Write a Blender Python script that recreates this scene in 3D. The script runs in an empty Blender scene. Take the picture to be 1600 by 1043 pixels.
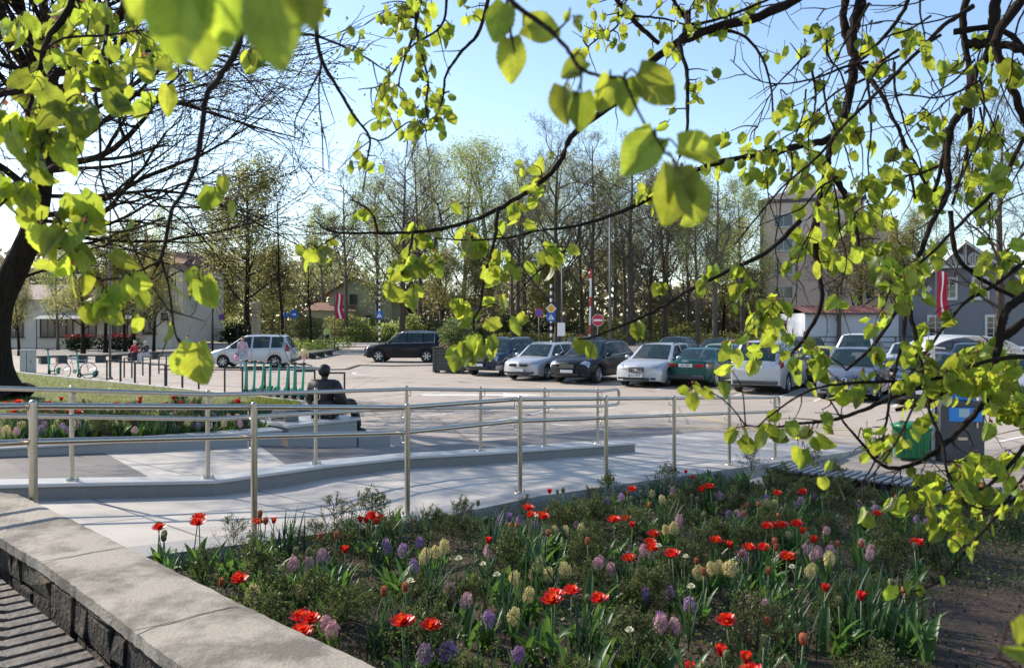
import bpy, math, random
import numpy as np
from mathutils import Vector, Matrix, noise
random.seed(7); rng = np.random.default_rng(7)
R = math.radians
scene = bpy.context.scene
COL = scene.collection
# ------------------------------------------------------------------ camera, sky, sun, exposure
F, HY, CX, CH = 1300.0, 503.0, 800.0, 2.35      # focal length in photo pixels, horizon row, centre column, eye height
cam_d = bpy.data.cameras.new("camera"); cam = bpy.data.objects.new("camera", cam_d); COL.objects.link(cam)
cam.location = (0, 0, CH); cam.rotation_euler = (R(90), 0, 0)
cam_d.sensor_width = 36; cam_d.lens = 36 * F / 1600; cam_d.shift_y = -(521.5 - HY) / 1600
cam_d.clip_start = 0.05; cam_d.clip_end = 3000
cam_d.dof.use_dof = True; cam_d.dof.focus_distance = 9.0; cam_d.dof.aperture_fstop = 6.5
scene.camera = cam
world = bpy.data.worlds.new("World"); scene.world = world; world.use_nodes = True
wn = world.node_tree; sky = wn.nodes.new("ShaderNodeTexSky"); sky.sky_type = 'NISHITA'; sky.sun_disc = False
SUN_EL = R(34); SUN_DIR = Vector((-0.845, 0.534, 0)).normalized()      # horizontal direction towards the sun
SUN_AZ = math.atan2(SUN_DIR.x, SUN_DIR.y)                             # clockwise from +Y
sky.sun_elevation = SUN_EL; sky.sun_rotation = SUN_AZ
sky.air_density = 1.0; sky.dust_density = 0.45; sky.ozone_density = 1.6; sky.altitude = 0
wn.links.new(sky.outputs[0], wn.nodes["Background"].inputs[0]); wn.nodes["Background"].inputs[1].default_value = 0.15
sun_d = bpy.data.lights.new("sun", 'SUN'); sun_d.energy = 4.5; sun_d.angle = R(0.45); sun_d.color = (1, 0.90, 0.76)
sun = bpy.data.objects.new("sun", sun_d); COL.objects.link(sun)
sd = Vector((SUN_DIR.x * math.cos(SUN_EL), SUN_DIR.y * math.cos(SUN_EL), math.sin(SUN_EL)))
sun.rotation_euler = sd.to_track_quat('Z', 'Y').to_euler(); sun.location = sd * 60
scene.view_settings.view_transform = 'Standard'; scene.view_settings.look = 'None'
scene.view_settings.exposure = 0.72; scene.view_settings.gamma = 1
scene.render.engine = 'CYCLES'
scene.cycles.max_bounces = 8; scene.cycles.transparent_max_bounces = 8

def P(x, y, d):                       # a photo pixel at depth d -> world point
    return Vector(((x - CX) / F * d, d, CH - (y - HY) / F * d))
def G(x, y, z=0.0):                   # a photo pixel lying on the level z
    d = (CH - z) * F / (y - HY)
    return Vector(((x - CX) / F * d, d, z))

# ------------------------------------------------------------------ object bookkeeping
def link(o, parent=None):
    COL.objects.link(o)
    if parent is not None: o.parent = parent
    return o
def tag(o, label=None, cat=None, group=None, kind=None):
    if label: o["label"] = label
    if cat: o["category"] = cat
    if group: o["group"] = group
    if kind: o["kind"] = kind
    return o
def thing(name, loc, rz=0.0, label=None, cat=None, group=None):
    o = bpy.data.objects.new(name, None); o.empty_display_size = 0.1
    o.location = loc; o.rotation_euler = (0, 0, rz); link(o); return tag(o, label, cat, group)
def copy_tree(o, loc=None, rz=None, parent=None, label=None, group=None, scale=None):
    c = o.copy(); link(c, parent)
    if loc is not None: c.location = loc
    if rz is not None: c.rotation_euler = (0, 0, rz)
    if scale is not None: c.scale = scale if hasattr(scale, '__len__') else (scale,) * 3
    if label: c["label"] = label
    if group: c["group"] = group
    for ch in o.children: copy_tree(ch, parent=c)
    return c

# ------------------------------------------------------------------ materials
MATS = {}
def nt(m): return m.node_tree.nodes, m.node_tree.links
def mat(name, col, rough=0.6, metal=0.0, var=0.0, scale=8.0, bump=0.0, bscale=60.0, col2=None, spec=0.5, coat=0.0, detail=5.0, stretch=None, thr=(0.35, 0.65)):
    if name in MATS: return MATS[name]
    m = bpy.data.materials.new(name); m.use_nodes = True; N, L = nt(m); b = N["Principled BSDF"]
    b.inputs["Base Color"].default_value = (*col, 1); b.inputs["Roughness"].default_value = rough
    b.inputs["Metallic"].default_value = metal; b.inputs["Specular IOR Level"].default_value = spec
    b.inputs["Coat Weight"].default_value = coat; b.inputs["Coat Roughness"].default_value = 0.04
    tc = N.new("ShaderNodeTexCoord"); src = tc.outputs["Object"]
    if stretch:
        mp = N.new("ShaderNodeMapping"); mp.inputs["Scale"].default_value = stretch
        L.new(src, mp.inputs[0]); src = mp.outputs[0]
    if var > 0 or col2:
        n = N.new("ShaderNodeTexNoise"); n.inputs["Scale"].default_value = scale; n.inputs["Detail"].default_value = detail
        n.inputs["Roughness"].default_value = 0.65
        L.new(src, n.inputs["Vector"])
        r = N.new("ShaderNodeValToRGB"); r.color_ramp.elements[0].position = thr[0]; r.color_ramp.elements[1].position = thr[1]
        c2 = col2 or tuple(min(1, c * (1 + var)) for c in col)
        c1 = col if col2 else tuple(c * (1 - var) for c in col)
        r.color_ramp.elements[0].color = (*c1, 1); r.color_ramp.elements[1].color = (*c2, 1)
        L.new(n.outputs[0], r.inputs[0]); L.new(r.outputs[0], b.inputs["Base Color"])
    if bump > 0:
        n2 = N.new("ShaderNodeTexNoise"); n2.inputs["Scale"].default_value = bscale; n2.inputs["Detail"].default_value = 4
        L.new(src, n2.inputs["Vector"])
        bp = N.new("ShaderNodeBump"); bp.inputs["Strength"].default_value = bump; bp.inputs["Distance"].default_value = 0.02
        L.new(n2.outputs[0], bp.inputs["Height"]); L.new(bp.outputs[0], b.inputs["Normal"])
    MATS[name] = m; return m
def leafmat(name, col, trans, mix=0.5, rough=0.45, veins=False, var=0.25, spec=0.4):
    if name in MATS: return MATS[name]
    m = bpy.data.materials.new(name); m.use_nodes = True; N, L = nt(m); b = N["Principled BSDF"]
    b.inputs["Roughness"].default_value = rough; b.inputs["Specular IOR Level"].default_value = spec
    tr = N.new("ShaderNodeBsdfTranslucent"); mx = N.new("ShaderNodeMixShader"); mx.inputs[0].default_value = mix
    g = N.new("ShaderNodeNewGeometry")
    def varied(c):
        hs = N.new("ShaderNodeHueSaturation"); hs.inputs["Color"].default_value = (*c, 1)
        mr = N.new("ShaderNodeMapRange"); mr.inputs[3].default_value = 1 - var; mr.inputs[4].default_value = 1 + var
        L.new(g.outputs["Random Per Island"], mr.inputs[0]); L.new(mr.outputs[0], hs.inputs["Value"])
        mr2 = N.new("ShaderNodeMapRange"); mr2.inputs[3].default_value = 0.485; mr2.inputs[4].default_value = 0.515
        wn_ = N.new("ShaderNodeMath"); wn_.operation = 'FRACT'; ml = N.new("ShaderNodeMath"); ml.operation = 'MULTIPLY'; ml.inputs[1].default_value = 17.3
        L.new(g.outputs["Random Per Island"], ml.inputs[0]); L.new(ml.outputs[0], wn_.inputs[0]); L.new(wn_.outputs[0], mr2.inputs[0])
        L.new(mr2.outputs[0], hs.inputs["Hue"]); return hs.outputs[0]
    c1, c2 = varied(col), varied(trans)
    if veins:
        uv = N.new("ShaderNodeUVMap"); uv.uv_map = "uv"; sx = N.new("ShaderNodeSeparateXYZ"); L.new(uv.outputs[0], sx.inputs[0])
        ab = N.new("ShaderNodeMath"); ab.operation = 'ABSOLUTE'; L.new(sx.outputs[0], ab.inputs[0])
        k = N.new("ShaderNodeMath"); k.operation = 'MULTIPLY_ADD'; k.inputs[1].default_value = -0.75
        L.new(ab.outputs[0], k.inputs[0]); L.new(sx.outputs[1], k.inputs[2])
        s = N.new("ShaderNodeMath"); s.operation = 'MULTIPLY'; s.inputs[1].default_value = 7.0; L.new(k.outputs[0], s.inputs[0])
        f = N.new("ShaderNodeMath"); f.operation = 'PINGPONG'; f.inputs[1].default_value = 0.5; L.new(s.outputs[0], f.inputs[0])
        mn = N.new("ShaderNodeMath"); mn.operation = 'MULTIPLY'; mn.inputs[1].default_value = 0.35; L.new(f.outputs[0], mn.inputs[0])
        m2 = N.new("ShaderNodeMath"); m2.operation = 'MINIMUM'; L.new(mn.outputs[0], m2.inputs[0]); L.new(ab.outputs[0], m2.inputs[1])
        rr = N.new("ShaderNodeMapRange"); rr.inputs[1].default_value = 0.0; rr.inputs[2].default_value = 0.035; rr.inputs[3].default_value = 0.74; rr.inputs[4].default_value = 1.0
        L.new(m2.outputs[0], rr.inputs[0])
        def mulc(c):
            v = N.new("ShaderNodeMix"); v.data_type = 'RGBA'; v.blend_type = 'MULTIPLY'; v.inputs[0].default_value = 1
            L.new(c, v.inputs[6]); L.new(rr.outputs[0], v.inputs[7]); return v.outputs[2]
        c1, c2 = mulc(c1), mulc(c2)
        tcn = N.new("ShaderNodeTexCoord"); nn = N.new("ShaderNodeTexNoise"); nn.inputs["Scale"].default_value = 55; nn.inputs["Detail"].default_value = 5; L.new(tcn.outputs["Object"], nn.inputs["Vector"])
        mr5 = N.new("ShaderNodeMapRange"); mr5.inputs[1].default_value = 0.3; mr5.inputs[2].default_value = 0.7; mr5.inputs[3].default_value = 0.72; mr5.inputs[4].default_value = 1.18; L.new(nn.outputs[0], mr5.inputs[0]); rr = mr5
        c1, c2 = mulc(c1), mulc(c2)
        bpn = N.new("ShaderNodeBump"); bpn.inputs["Strength"].default_value = 0.5; bpn.inputs["Distance"].default_value = 0.004; L.new(m2.outputs[0], bpn.inputs["Height"]); L.new(bpn.outputs[0], b.inputs["Normal"])
    L.new(c1, b.inputs["Base Color"]); L.new(c2, tr.inputs[0])
    L.new(b.outputs[0], mx.inputs[1]); L.new(tr.outputs[0], mx.inputs[2]); L.new(mx.outputs[0], N["Material Output"].inputs[0])
    MATS[name] = m; return m

# ------------------------------------------------------------------ mesh builder
class MB:
    def __init__(s): s.v = []; s.f = []; s.mi = []; s.uv = None
    def add(s, vs, fs, mi=0):
        n = len(s.v); s.v.extend([tuple(p) for p in vs]); s.f.extend([tuple(i + n for i in f) for f in fs]); s.mi.extend([mi] * len(fs)); return s
    def box(s, c, size, rz=0.0, mi=0, top=1.0, M=None):
        hx, hy, hz = [a / 2 for a in size]; vs = []
        for z in (-hz, hz):
            k = top if z > 0 else 1
            for x, y in ((-hx, -hy), (hx, -hy), (hx, hy), (-hx, hy)): vs.append(Vector((x * k, y * k, z)))
        if M is not None: vs = [M @ p for p in vs]
        else:
            ca, sa = math.cos(rz), math.sin(rz); vs = [Vector((p.x * ca - p.y * sa, p.x * sa + p.y * ca, p.z)) for p in vs]
        vs = [p + Vector(c) for p in vs]
        return s.add(vs, [(0, 3, 2, 1), (4, 5, 6, 7), (0, 1, 5, 4), (1, 2, 6, 5), (2, 3, 7, 6), (3, 0, 4, 7)], mi)
    def prism(s, poly, z0, z1, mi=0):            # vertical prism; z may be callables of (x, y)
        n = len(poly); f0 = z0 if callable(z0) else (lambda x, y: z0); f1 = z1 if callable(z1) else (lambda x, y: z1)
        vs = [(p[0], p[1], f0(p[0], p[1])) for p in poly] + [(p[0], p[1], f1(p[0], p[1])) for p in poly]
        fs = [tuple(range(n - 1, -1, -1)), tuple(range(n, 2 * n))] + [(i, (i + 1) % n, n + (i + 1) % n, n + i) for i in range(n)]
        return s.add(vs, fs, mi)
    def tube(s, pts, rad, k=8, mi=0, cap=True, twist=0.0):
        pts = [Vector(p) for p in pts]; n = len(pts)
        rad = [rad] * n if not hasattr(rad, '__len__') else rad
        vs = []; up = None
        for i, p in enumerate(pts):
            t = (pts[min(i + 1, n - 1)] - pts[max(i - 1, 0)]);
            if t.length < 1e-9: t = Vector((0, 0, 1))
            t.normalize()
            if up is None:
                up = Vector((0, 0, 1)) if abs(t.z) < 0.9 else Vector((0, 1, 0))
            a = t.cross(up);
            if a.length < 1e-6: a = t.cross(Vector((1, 0, 0)))
            a.normalize(); b = a.cross(t); up = b
            for j in range(k):
                an = 2 * math.pi * j / k + twist; vs.append(p + (a * math.cos(an) + b * math.sin(an)) * rad[i])
        fs = [(i * k + j, i * k + (j + 1) % k, (i + 1) * k + (j + 1) % k, (i + 1) * k + j) for i in range(n - 1) for j in range(k)]
        if cap: fs += [tuple(range(k - 1, -1, -1)), tuple(range((n - 1) * k, n * k))]
        return s.add(vs, fs, mi)
    def lathe(s, prof, c=(0, 0, 0), k=20, axis='z', mi=0, close=False):
        vs = []
        for r, h in prof:
            for j in range(k):
                a = 2 * math.pi * j / k; x, y = r * math.cos(a), r * math.sin(a)
                p = (x, y, h) if axis == 'z' else ((x, h, y) if axis == 'y' else (h, x, y)); vs.append(Vector(p) + Vector(c))
        n = len(prof); fs = [(i * k + j, i * k + (j + 1) % k, (i + 1) * k + (j + 1) % k, (i + 1) * k + j) for i in range(n - 1) for j in range(k)]
        if close: fs += [tuple(range(k - 1, -1, -1)), tuple(range((n - 1) * k, n * k))]
        return s.add(vs, fs, mi)
    def ball(s, c, r, k=10, m=6, mi=0, M=None):
        r = (r, r, r) if not hasattr(r, '__len__') else r; vs = []
        for i in range(m + 1):
            th = math.pi * i / m
            for j in range(k):
                a = 2 * math.pi * j / k; p = Vector((r[0] * math.sin(th) * math.cos(a), r[1] * math.sin(th) * math.sin(a), r[2] * math.cos(th)))
                if M is not None: p = M @ p
                vs.append(p + Vector(c))
        fs = [(i * k + j, (i + 1) * k + j, (i + 1) * k + (j + 1) % k, i * k + (j + 1) % k) for i in range(m) for j in range(k)]
        return s.add(vs, fs, mi)
    def build(s, name, mats, parent=None, smooth=False, loc=None, bevel=0.0, auto=None):
        me = bpy.data.meshes.new(name); me.from_pydata(s.v, [], s.f)
        mats = mats if isinstance(mats, (list, tuple)) else [mats]
        for m in mats: me.materials.append(m)
        if len(mats) > 1: me.polygons.foreach_set("material_index", s.mi)
        if smooth or auto: me.polygons.foreach_set("use_smooth", [True] * len(s.f))
        if auto: me.set_sharp_from_angle(angle=R(auto))
        me.validate(); me.update(); o = bpy.data.objects.new(name, me); link(o, parent)
        if loc is not None: o.location = loc
        if bevel > 0:
            bm = o.modifiers.new("bevel", 'BEVEL'); bm.width = bevel; bm.segments = 2; bm.limit_method = 'ANGLE'
        return o
def big_mesh(name, V, Fq, mats, parent=None, uv=None, smooth=False, mi=None):
    """V (n,3), Fq (m,k) faces of one size; fast path for foliage"""
    me = bpy.data.meshes.new(name); V = np.asarray(V, dtype=np.float32); Fq = np.asarray(Fq, dtype=np.int32)
    k = Fq.shape[1]; me.vertices.add(len(V)); me.vertices.foreach_set("co", V.ravel())
    me.loops.add(Fq.size); me.loops.foreach_set("vertex_index", Fq.ravel())
    me.polygons.add(len(Fq)); me.polygons.foreach_set("loop_start", np.arange(0, Fq.size, k, dtype=np.int32))
    me.polygons.foreach_set("loop_total", np.full(len(Fq), k, dtype=np.int32))
    for m in (mats if isinstance(mats, (list, tuple)) else [mats]): me.materials.append(m)
    if smooth: me.polygons.foreach_set("use_smooth", np.ones(len(Fq), dtype=bool))
    if mi is not None: me.polygons.foreach_set("material_index", np.asarray(mi, dtype=np.int32))
    me.update(calc_edges=True)
    if uv is not None:
        l = me.uv_layers.new(name="uv"); l.data.foreach_set("uv", np.asarray(uv, dtype=np.float32)[Fq.ravel()].ravel())
    me.validate(); o = bpy.data.objects.new(name, me); return link(o, parent)
def scatter(template_v, template_f, pos, X, Y, Z, size):
    """copies of a small template: pos (n,3), axes (n,3) each, size (n,)"""
    tv = np.asarray(template_v, float); tf = np.asarray(template_f); n = len(pos)
    V = pos[:, None, :] + size[:, None, None] * (tv[None, :, 0:1] * X[:, None, :] + tv[None, :, 1:2] * Y[:, None, :] + tv[None, :, 2:3] * Z[:, None, :])
    Fa = tf[None] + (np.arange(n) * len(tv))[:, None, None]
    return V.reshape(-1, 3), Fa.reshape(-1, tf.shape[1])
def frames(Yd, rg):
    """random frames whose Y axis is Yd"""
    Yd = Yd / np.linalg.norm(Yd, axis=1, keepdims=True); r = rg.normal(size=Yd.shape)
    X = np.cross(Yd, r); X /= np.linalg.norm(X, axis=1, keepdims=True); return X, Yd, np.cross(X, Yd)
def tubes_np(polys, k=4):
    """polys: list of (pts (n,3), rad (n,)) -> V, F (quads)"""
    Vs = []; Fs = []; off = 0; an = np.arange(k) * 2 * np.pi / k; c, s_ = np.cos(an), np.sin(an)
    for pts, rad in polys:
        pts = np.asarray(pts, float); rad = np.asarray(rad, float); n = len(pts)
        t = np.gradient(pts, axis=0); t /= (np.linalg.norm(t, axis=1, keepdims=True) + 1e-12)
        ref = np.array([0.31, 0.22, 0.92]) if abs(t[0, 2]) < 0.8 else np.array([0.9, 0.3, 0.1])
        a = np.cross(t, ref); a /= (np.linalg.norm(a, axis=1, keepdims=True) + 1e-12); b = np.cross(t, a)
        ring = pts[:, None] + rad[:, None, None] * (c[None, :, None] * a[:, None] + s_[None, :, None] * b[:, None])
        Vs.append(ring.reshape(-1, 3)); i = np.arange(n - 1)[:, None] * k; j = np.arange(k)[None]
        q = np.stack([i + j, i + (j + 1) % k, i + k + (j + 1) % k, i + k + j], -1).reshape(-1, 4) + off
        Fs.append(q); off += n * k
    return np.concatenate(Vs), np.concatenate(Fs)
def smooth_line(pts, step=0.06, m=None):
    """Catmull-Rom through points"""
    pts = [np.asarray(p, float) for p in pts]; out = []
    ex = [2 * pts[0] - pts[1]] + pts + [2 * pts[-1] - pts[-2]]
    for i in range(1, len(ex) - 2):
        p0, p1, p2, p3 = ex[i - 1:i + 3]; n = m or max(2, int(np.linalg.norm(p2 - p1) / step))
        for t in np.linspace(0, 1, n, endpoint=False):
            out.append(0.5 * ((2 * p1) + (-p0 + p2) * t + (2 * p0 - 5 * p1 + 4 * p2 - p3) * t * t + (-p0 + 3 * p1 - 3 * p2 + p3) * t ** 3))
    out.append(pts[-1]); return np.array(out)
def text_mesh(txt, size, name, m, parent, M, depth=0.002, align='CENTER'):
    cu = bpy.data.curves.new(name, 'FONT'); cu.body = txt; cu.size = size; cu.extrude = depth; cu.align_x = align; cu.align_y = 'CENTER'
    t = bpy.data.objects.new("tmp", cu); COL.objects.link(t); dg = bpy.context.evaluated_depsgraph_get()
    me = bpy.data.meshes.new_from_object(t.evaluated_get(dg)); bpy.data.objects.remove(t)
    me.materials.clear(); me.materials.append(m); o = bpy.data.objects.new(name, me); link(o, parent); o.matrix_local = M; return o

# shared materials
M_STEEL = mat("brushed stainless steel", (0.47, 0.43, 0.37), 0.30, 1.0, var=0.08, scale=30, bump=0.05, bscale=200, stretch=(1, 1, 1))
M_BLACK = mat("black plastic", (0.015, 0.015, 0.016), 0.5, bump=0.1)
M_RUBBER = mat("tyre rubber", (0.02, 0.02, 0.021), 0.85, bump=0.3, bscale=80)
M_GLASS = mat("car glass", (0.012, 0.022, 0.026), 0.03, spec=0.6)
M_ALLOY = mat("alloy rim", (0.5, 0.51, 0.53), 0.3, 0.9)
M_DARKM = mat("dark painted metal", (0.035, 0.045, 0.05), 0.45, 0.3, var=0.2, scale=20)
M_GREYM = mat("galvanised pole", (0.10, 0.105, 0.11), 0.6, 0.0, var=0.15, scale=10)
M_WHITE = mat("white paint", (0.75, 0.75, 0.73), 0.5, var=0.05, scale=12)
M_RED = mat("red paint", (0.55, 0.02, 0.03), 0.4)
M_BARK = mat("dark bark", (0.012, 0.009, 0.007), 0.95, spec=0.12, col2=(0.030, 0.023, 0.019), scale=14, bump=0.9, bscale=35, stretch=(1, 1, 0.25))
M_BARKG = mat("grey bark", (0.06, 0.05, 0.04), 0.9, col2=(0.15, 0.125, 0.10), scale=10, bump=0.6, bscale=25, stretch=(1, 1, 0.3))
M_TWIG = mat("twig bark", (0.018, 0.012, 0.010), 0.85, spec=0.2, col2=(0.05, 0.03, 0.022), scale=40, bump=0.5, bscale=120)
# ================================================================== SETTING
# the ramp axis: direction of the near handrail on the plan
U = Vector((0.667, 0.746, 0)).normalized(); N_ = Vector((-U.y, U.x, 0))     # N_ points away from the flower bed
O_ = Vector((-2.9, 5.04, 0))
def UV(u, n): return O_ + U * u + N_ * n
def uv_of(x, y): d = Vector((x, y, 0)) - O_; return d.dot(U), d.dot(N_)
def ramp_z(u):
    pts = [(-6, 1.22), (0, 0.885), (3.0, 0.645), (4.5, 0.615), (12.0, 0.13), (14.2, 0.005), (30, 0.0)]
    for (a, za), (b, zb) in zip(pts, pts[1:]):
        if u <= b: return za + (zb - za) * (u - a) / (b - a)
    return 0
def soil_z(x, y):
    u, n = uv_of(x, y); return max(0.06, 0.80 - 0.072 * u) + 0.025 * noise.noise(Vector((x * 1.3, y * 1.3, 0)))
def on_soil(px, py, h):           # pixel of something h above the soil -> its foot
    d = 6.0
    for _ in range(30):
        x = (px - CX) / F * d; z = soil_z(x, d) + h; d = 0.5 * d + 0.5 * (CH - z) * F / (py - HY)
    x = (px - CX) / F * d; return Vector((x, d, soil_z(x, d)))

def grid_sheet(name, poly, zf, step, m, kind='structure', parent=None, frame=None):
    """sheet over a quad given by 4 plan corners (bilinear)"""
    a, b, c, d = [Vector((p[0], p[1], 0)) for p in poly]
    nu = max(1, int(max((b - a).length, (c - d).length) / step)); nv = max(1, int(max((d - a).length, (c - b).length) / step))
    mb = MB(); vs = []
    for j in range(nv + 1):
        for i in range(nu + 1):
            s, t = i / nu, j / nv; p = (a * (1 - s) + b * s) * (1 - t) + (d * (1 - s) + c * s) * t; vs.append((p.x, p.y, zf(p.x, p.y)))
    fs = [(j * (nu + 1) + i, j * (nu + 1) + i + 1, (j + 1) * (nu + 1) + i + 1, (j + 1) * (nu + 1) + i) for j in range(nv) for i in range(nu)]
    mb.add(vs, fs); o = mb.build(name, m, parent, smooth=True)
    if kind: o["kind"] = kind
    return o

# --- asphalt of the square
def asphalt_mat():
    m = bpy.data.materials.new("pale asphalt"); m.use_nodes = True; N, L = nt(m); b = N["Principled BSDF"]; b.inputs["Roughness"].default_value = 0.85
    tc = N.new("ShaderNodeTexCoord")
    def nz(sc, det=4): n = N.new("ShaderNodeTexNoise"); n.inputs["Scale"].default_value = sc; n.inputs["Detail"].default_value = det; L.new(tc.outputs["Object"], n.inputs["Vector"]); return n.outputs[0]
    r = N.new("ShaderNodeValToRGB"); r.color_ramp.elements[0].position = 0.3; r.color_ramp.elements[1].position = 0.7
    r.color_ramp.elements[0].color = (0.31, 0.262, 0.215, 1); r.color_ramp.elements[1].color = (0.43, 0.368, 0.31, 1); L.new(nz(0.13, 6), r.inputs[0])
    r2 = N.new("ShaderNodeValToRGB"); r2.color_ramp.elements[0].position = 0.35; r2.color_ramp.elements[1].position = 0.65
    r2.color_ramp.elements[0].color = (0.8, 0.8, 0.8, 1); r2.color_ramp.elements[1].color = (1.12, 1.12, 1.12, 1); L.new(nz(45, 2), r2.inputs[0])
    mx = N.new("ShaderNodeMix"); mx.data_type = 'RGBA'; mx.blend_type = 'MULTIPLY'; mx.inputs[0].default_value = 1
    L.new(r.outputs[0], mx.inputs[6]); L.new(r2.outputs[0], mx.inputs[7])
    vo = N.new("ShaderNodeTexVoronoi"); vo.feature = 'DISTANCE_TO_EDGE'; vo.inputs["Scale"].default_value = 0.22
    wv = N.new("ShaderNodeMix"); wv.data_type = 'VECTOR'; wv.inputs[0].default_value = 0.12; nn = N.new("ShaderNodeTexNoise"); nn.inputs["Scale"].default_value = 1.3
    L.new(tc.outputs["Object"], nn.inputs["Vector"]); L.new(tc.outputs["Object"], wv.inputs[4]); L.new(nn.outputs[1], wv.inputs[5]); L.new(wv.outputs[1], vo.inputs["Vector"])
    r3 = N.new("ShaderNodeValToRGB"); r3.color_ramp.elements[0].position = 0.0; r3.color_ramp.elements[1].position = 0.006
    r3.color_ramp.elements[0].color = (0.48, 0.47, 0.46, 1); r3.color_ramp.elements[1].color = (1, 1, 1, 1); L.new(vo.outputs[0], r3.inputs[0])
    mx2 = N.new("ShaderNodeMix"); mx2.data_type = 'RGBA'; mx2.blend_type = 'MULTIPLY'; mx2.inputs[0].default_value = 1
    L.new(mx.outputs[2], mx2.inputs[6]); L.new(r3.outputs[0], mx2.inputs[7]); r4 = N.new("ShaderNodeValToRGB"); r4.color_ramp.elements[0].position = 0.30; r4.color_ramp.elements[1].position = 0.42; r4.color_ramp.elements[0].color = (0.58, 0.58, 0.59, 1); r4.color_ramp.elements[1].color = (1, 1, 1, 1); L.new(nz(0.9, 8), r4.inputs[0])
    mx3 = N.new("ShaderNodeMix"); mx3.data_type = 'RGBA'; mx3.blend_type = 'MULTIPLY'; mx3.inputs[0].default_value = 1; L.new(mx2.outputs[2], mx3.inputs[6]); L.new(r4.outputs[0], mx3.inputs[7]); L.new(mx3.outputs[2], b.inputs["Base Color"])
    bp = N.new("ShaderNodeBump"); bp.inputs["Strength"].default_value = 0.4; bp.inputs["Distance"].default_value = 0.01; L.new(nz(90, 3), bp.inputs["Height"]); L.new(bp.outputs[0], b.inputs["Normal"])
    return m
M_ASPH = asphalt_mat()
mb = MB(); mb.add([(-1500, -60, 0), (1500, -60, 0), (1500, 2200, 0), (-1500, 2200, 0)], [(0, 1, 2, 3)])
tag(mb.build("ground", M_ASPH), kind='structure')
M_GRASS = mat("lawn grass", (0.055, 0.085, 0.012), 0.9, col2=(0.19, 0.19, 0.035), scale=1.6, bump=1.0, bscale=60, detail=9)
M_GRASSD = mat("far meadow", (0.05, 0.08, 0.015), 0.95, col2=(0.12, 0.15, 0.03), scale=0.4, bump=0.6, bscale=20, detail=8)
tag(MB().prism([(-1400, 96), (1400, 96), (1400, 2100), (-1400, 2100)], -0.2, 0.06).build("park_lawn", M_GRASSD), kind='structure')
M_ROAD = mat("grey road asphalt", (0.19, 0.175, 0.16), 0.85, var=0.18, scale=0.6, bump=0.4, bscale=80, detail=7)
tag(MB().prism([(-1000, 56), (1000, 62), (1000, 74), (-1000, 68)], -0.1, 0.005).build("road", M_ROAD), kind='structure')
M_PAVE = mat("pavement slabs", (0.42, 0.37, 0.33), 0.85, var=0.12, scale=1.2, bump=0.3)
tag(MB().prism([(-1000, 76), (-2, 78), (-2, 95.6), (-1000, 93)], -0.1, 0.11).build("pavement", M_PAVE), kind='structure')
# kerb line crossing the square, seen as a thin dark ledge
mb = MB()
kp = [(250, 577.5), (440, 578.5), (540, 577.5), (560, 571), (612, 572), (690, 570.5), (860, 571)]
for (a, b) in zip(kp, kp[1:]):
    A, B = G(*a), G(*b); d = (B - A).normalized(); n = Vector((-d.y, d.x, 0)) * 0.10
    mb.prism([A - n, B - n, B + n, A + n], -0.05, 0.05)
tag(mb.build("kerb", mat("dark kerb stone", (0.07, 0.065, 0.06), 0.8, var=0.2)), kind='structure')

# --- painted markings
M_LINEW = mat("worn white road paint", (0.48, 0.45, 0.41), 0.8, col2=(0.78, 0.75, 0.70), scale=6, detail=8)
M_LINEY = mat("worn yellow road paint", (0.42, 0.32, 0.17), 0.8, col2=(0.62, 0.44, 0.16), scale=6, detail=8)
def stripe(mb, pts, w):
    P_ = [G(*p) for p in pts]
    for A, B in zip(P_, P_[1:]):
        d = (B - A).normalized(); n = Vector((-d.y, d.x, 0)) * w / 2
        mb.add([A - n + Vector((0, 0, .006)), B - n + Vector((0, 0, .006)), B + n + Vector((0, 0, .006)), A + n + Vector((0, 0, .006))], [(0, 1, 2, 3)])
mb = MB()
for pts in ([(545, 620), (700, 607)], [(560, 628), (690, 612)], [(725, 646), (860, 633)], [(640, 652), (760, 640)], [(930, 650), (1045, 642)], [(955, 652), (1060, 644)],
            [(1235, 727), (1460, 672)], [(1395, 708), (1440, 697)], [(1390, 706), (1475, 683)], [(930, 641), (960, 637)], [(735, 664), (830, 648)], [(755, 668), (880, 634)],
            [(940, 678), (1140, 690)], [(860, 662), (1200, 700)], [(700, 690), (940, 712)], [(1560, 690), (1600, 682)]):
    stripe(mb, pts, 0.10)
for i in range(9):
    a = G(900 + i * 62, 600 + i * 4.5); d = Vector((0.5, 0.866, 0)); q = a + d * 5; n = Vector((-d.y, d.x, 0)) * 0.06; z = Vector((0, 0, .006))
    mb.add([a - n + z, q - n + z, q + n + z, a + n + z], [(0, 3, 2, 1)])
# oval around the planter and a direction arrow
c0 = G(690, 582); pr = None
for i in range(41):
    a = 2 * math.pi * i / 40; p = c0 + Vector((math.cos(a) * 4.0, math.sin(a) * 3.1, 0.006)); q = c0 + Vector((math.cos(a) * 4.14, math.sin(a) * 3.24, 0.006))
    if pr: mb.add([pr[0], p, q, pr[1]], [(0, 3, 2, 1)])
    pr = (p, q)
A = G(660, 617)
mb.add([A + Vector(v) for v in [(0, -.3, .006), (2.6, -.3, .006), (2.6, -.75, .006), (4, 0, .006), (2.6, .75, .006), (2.6, .3, .006), (0, .3, .006)]], [(0, 1, 2, 3, 4, 5, 6)])
tag(mb.build("white_road_markings", M_LINEW), kind='structure')
mb = MB()
for pts in ([(900, 666), (1560, 674)], [(1063, 644), (1215, 680), (1330, 704)], [(1180, 668), (1440, 690)]): stripe(mb, pts, 0.10)
tag(mb.build("yellow_road_markings", M_LINEY), kind='structure')

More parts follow.
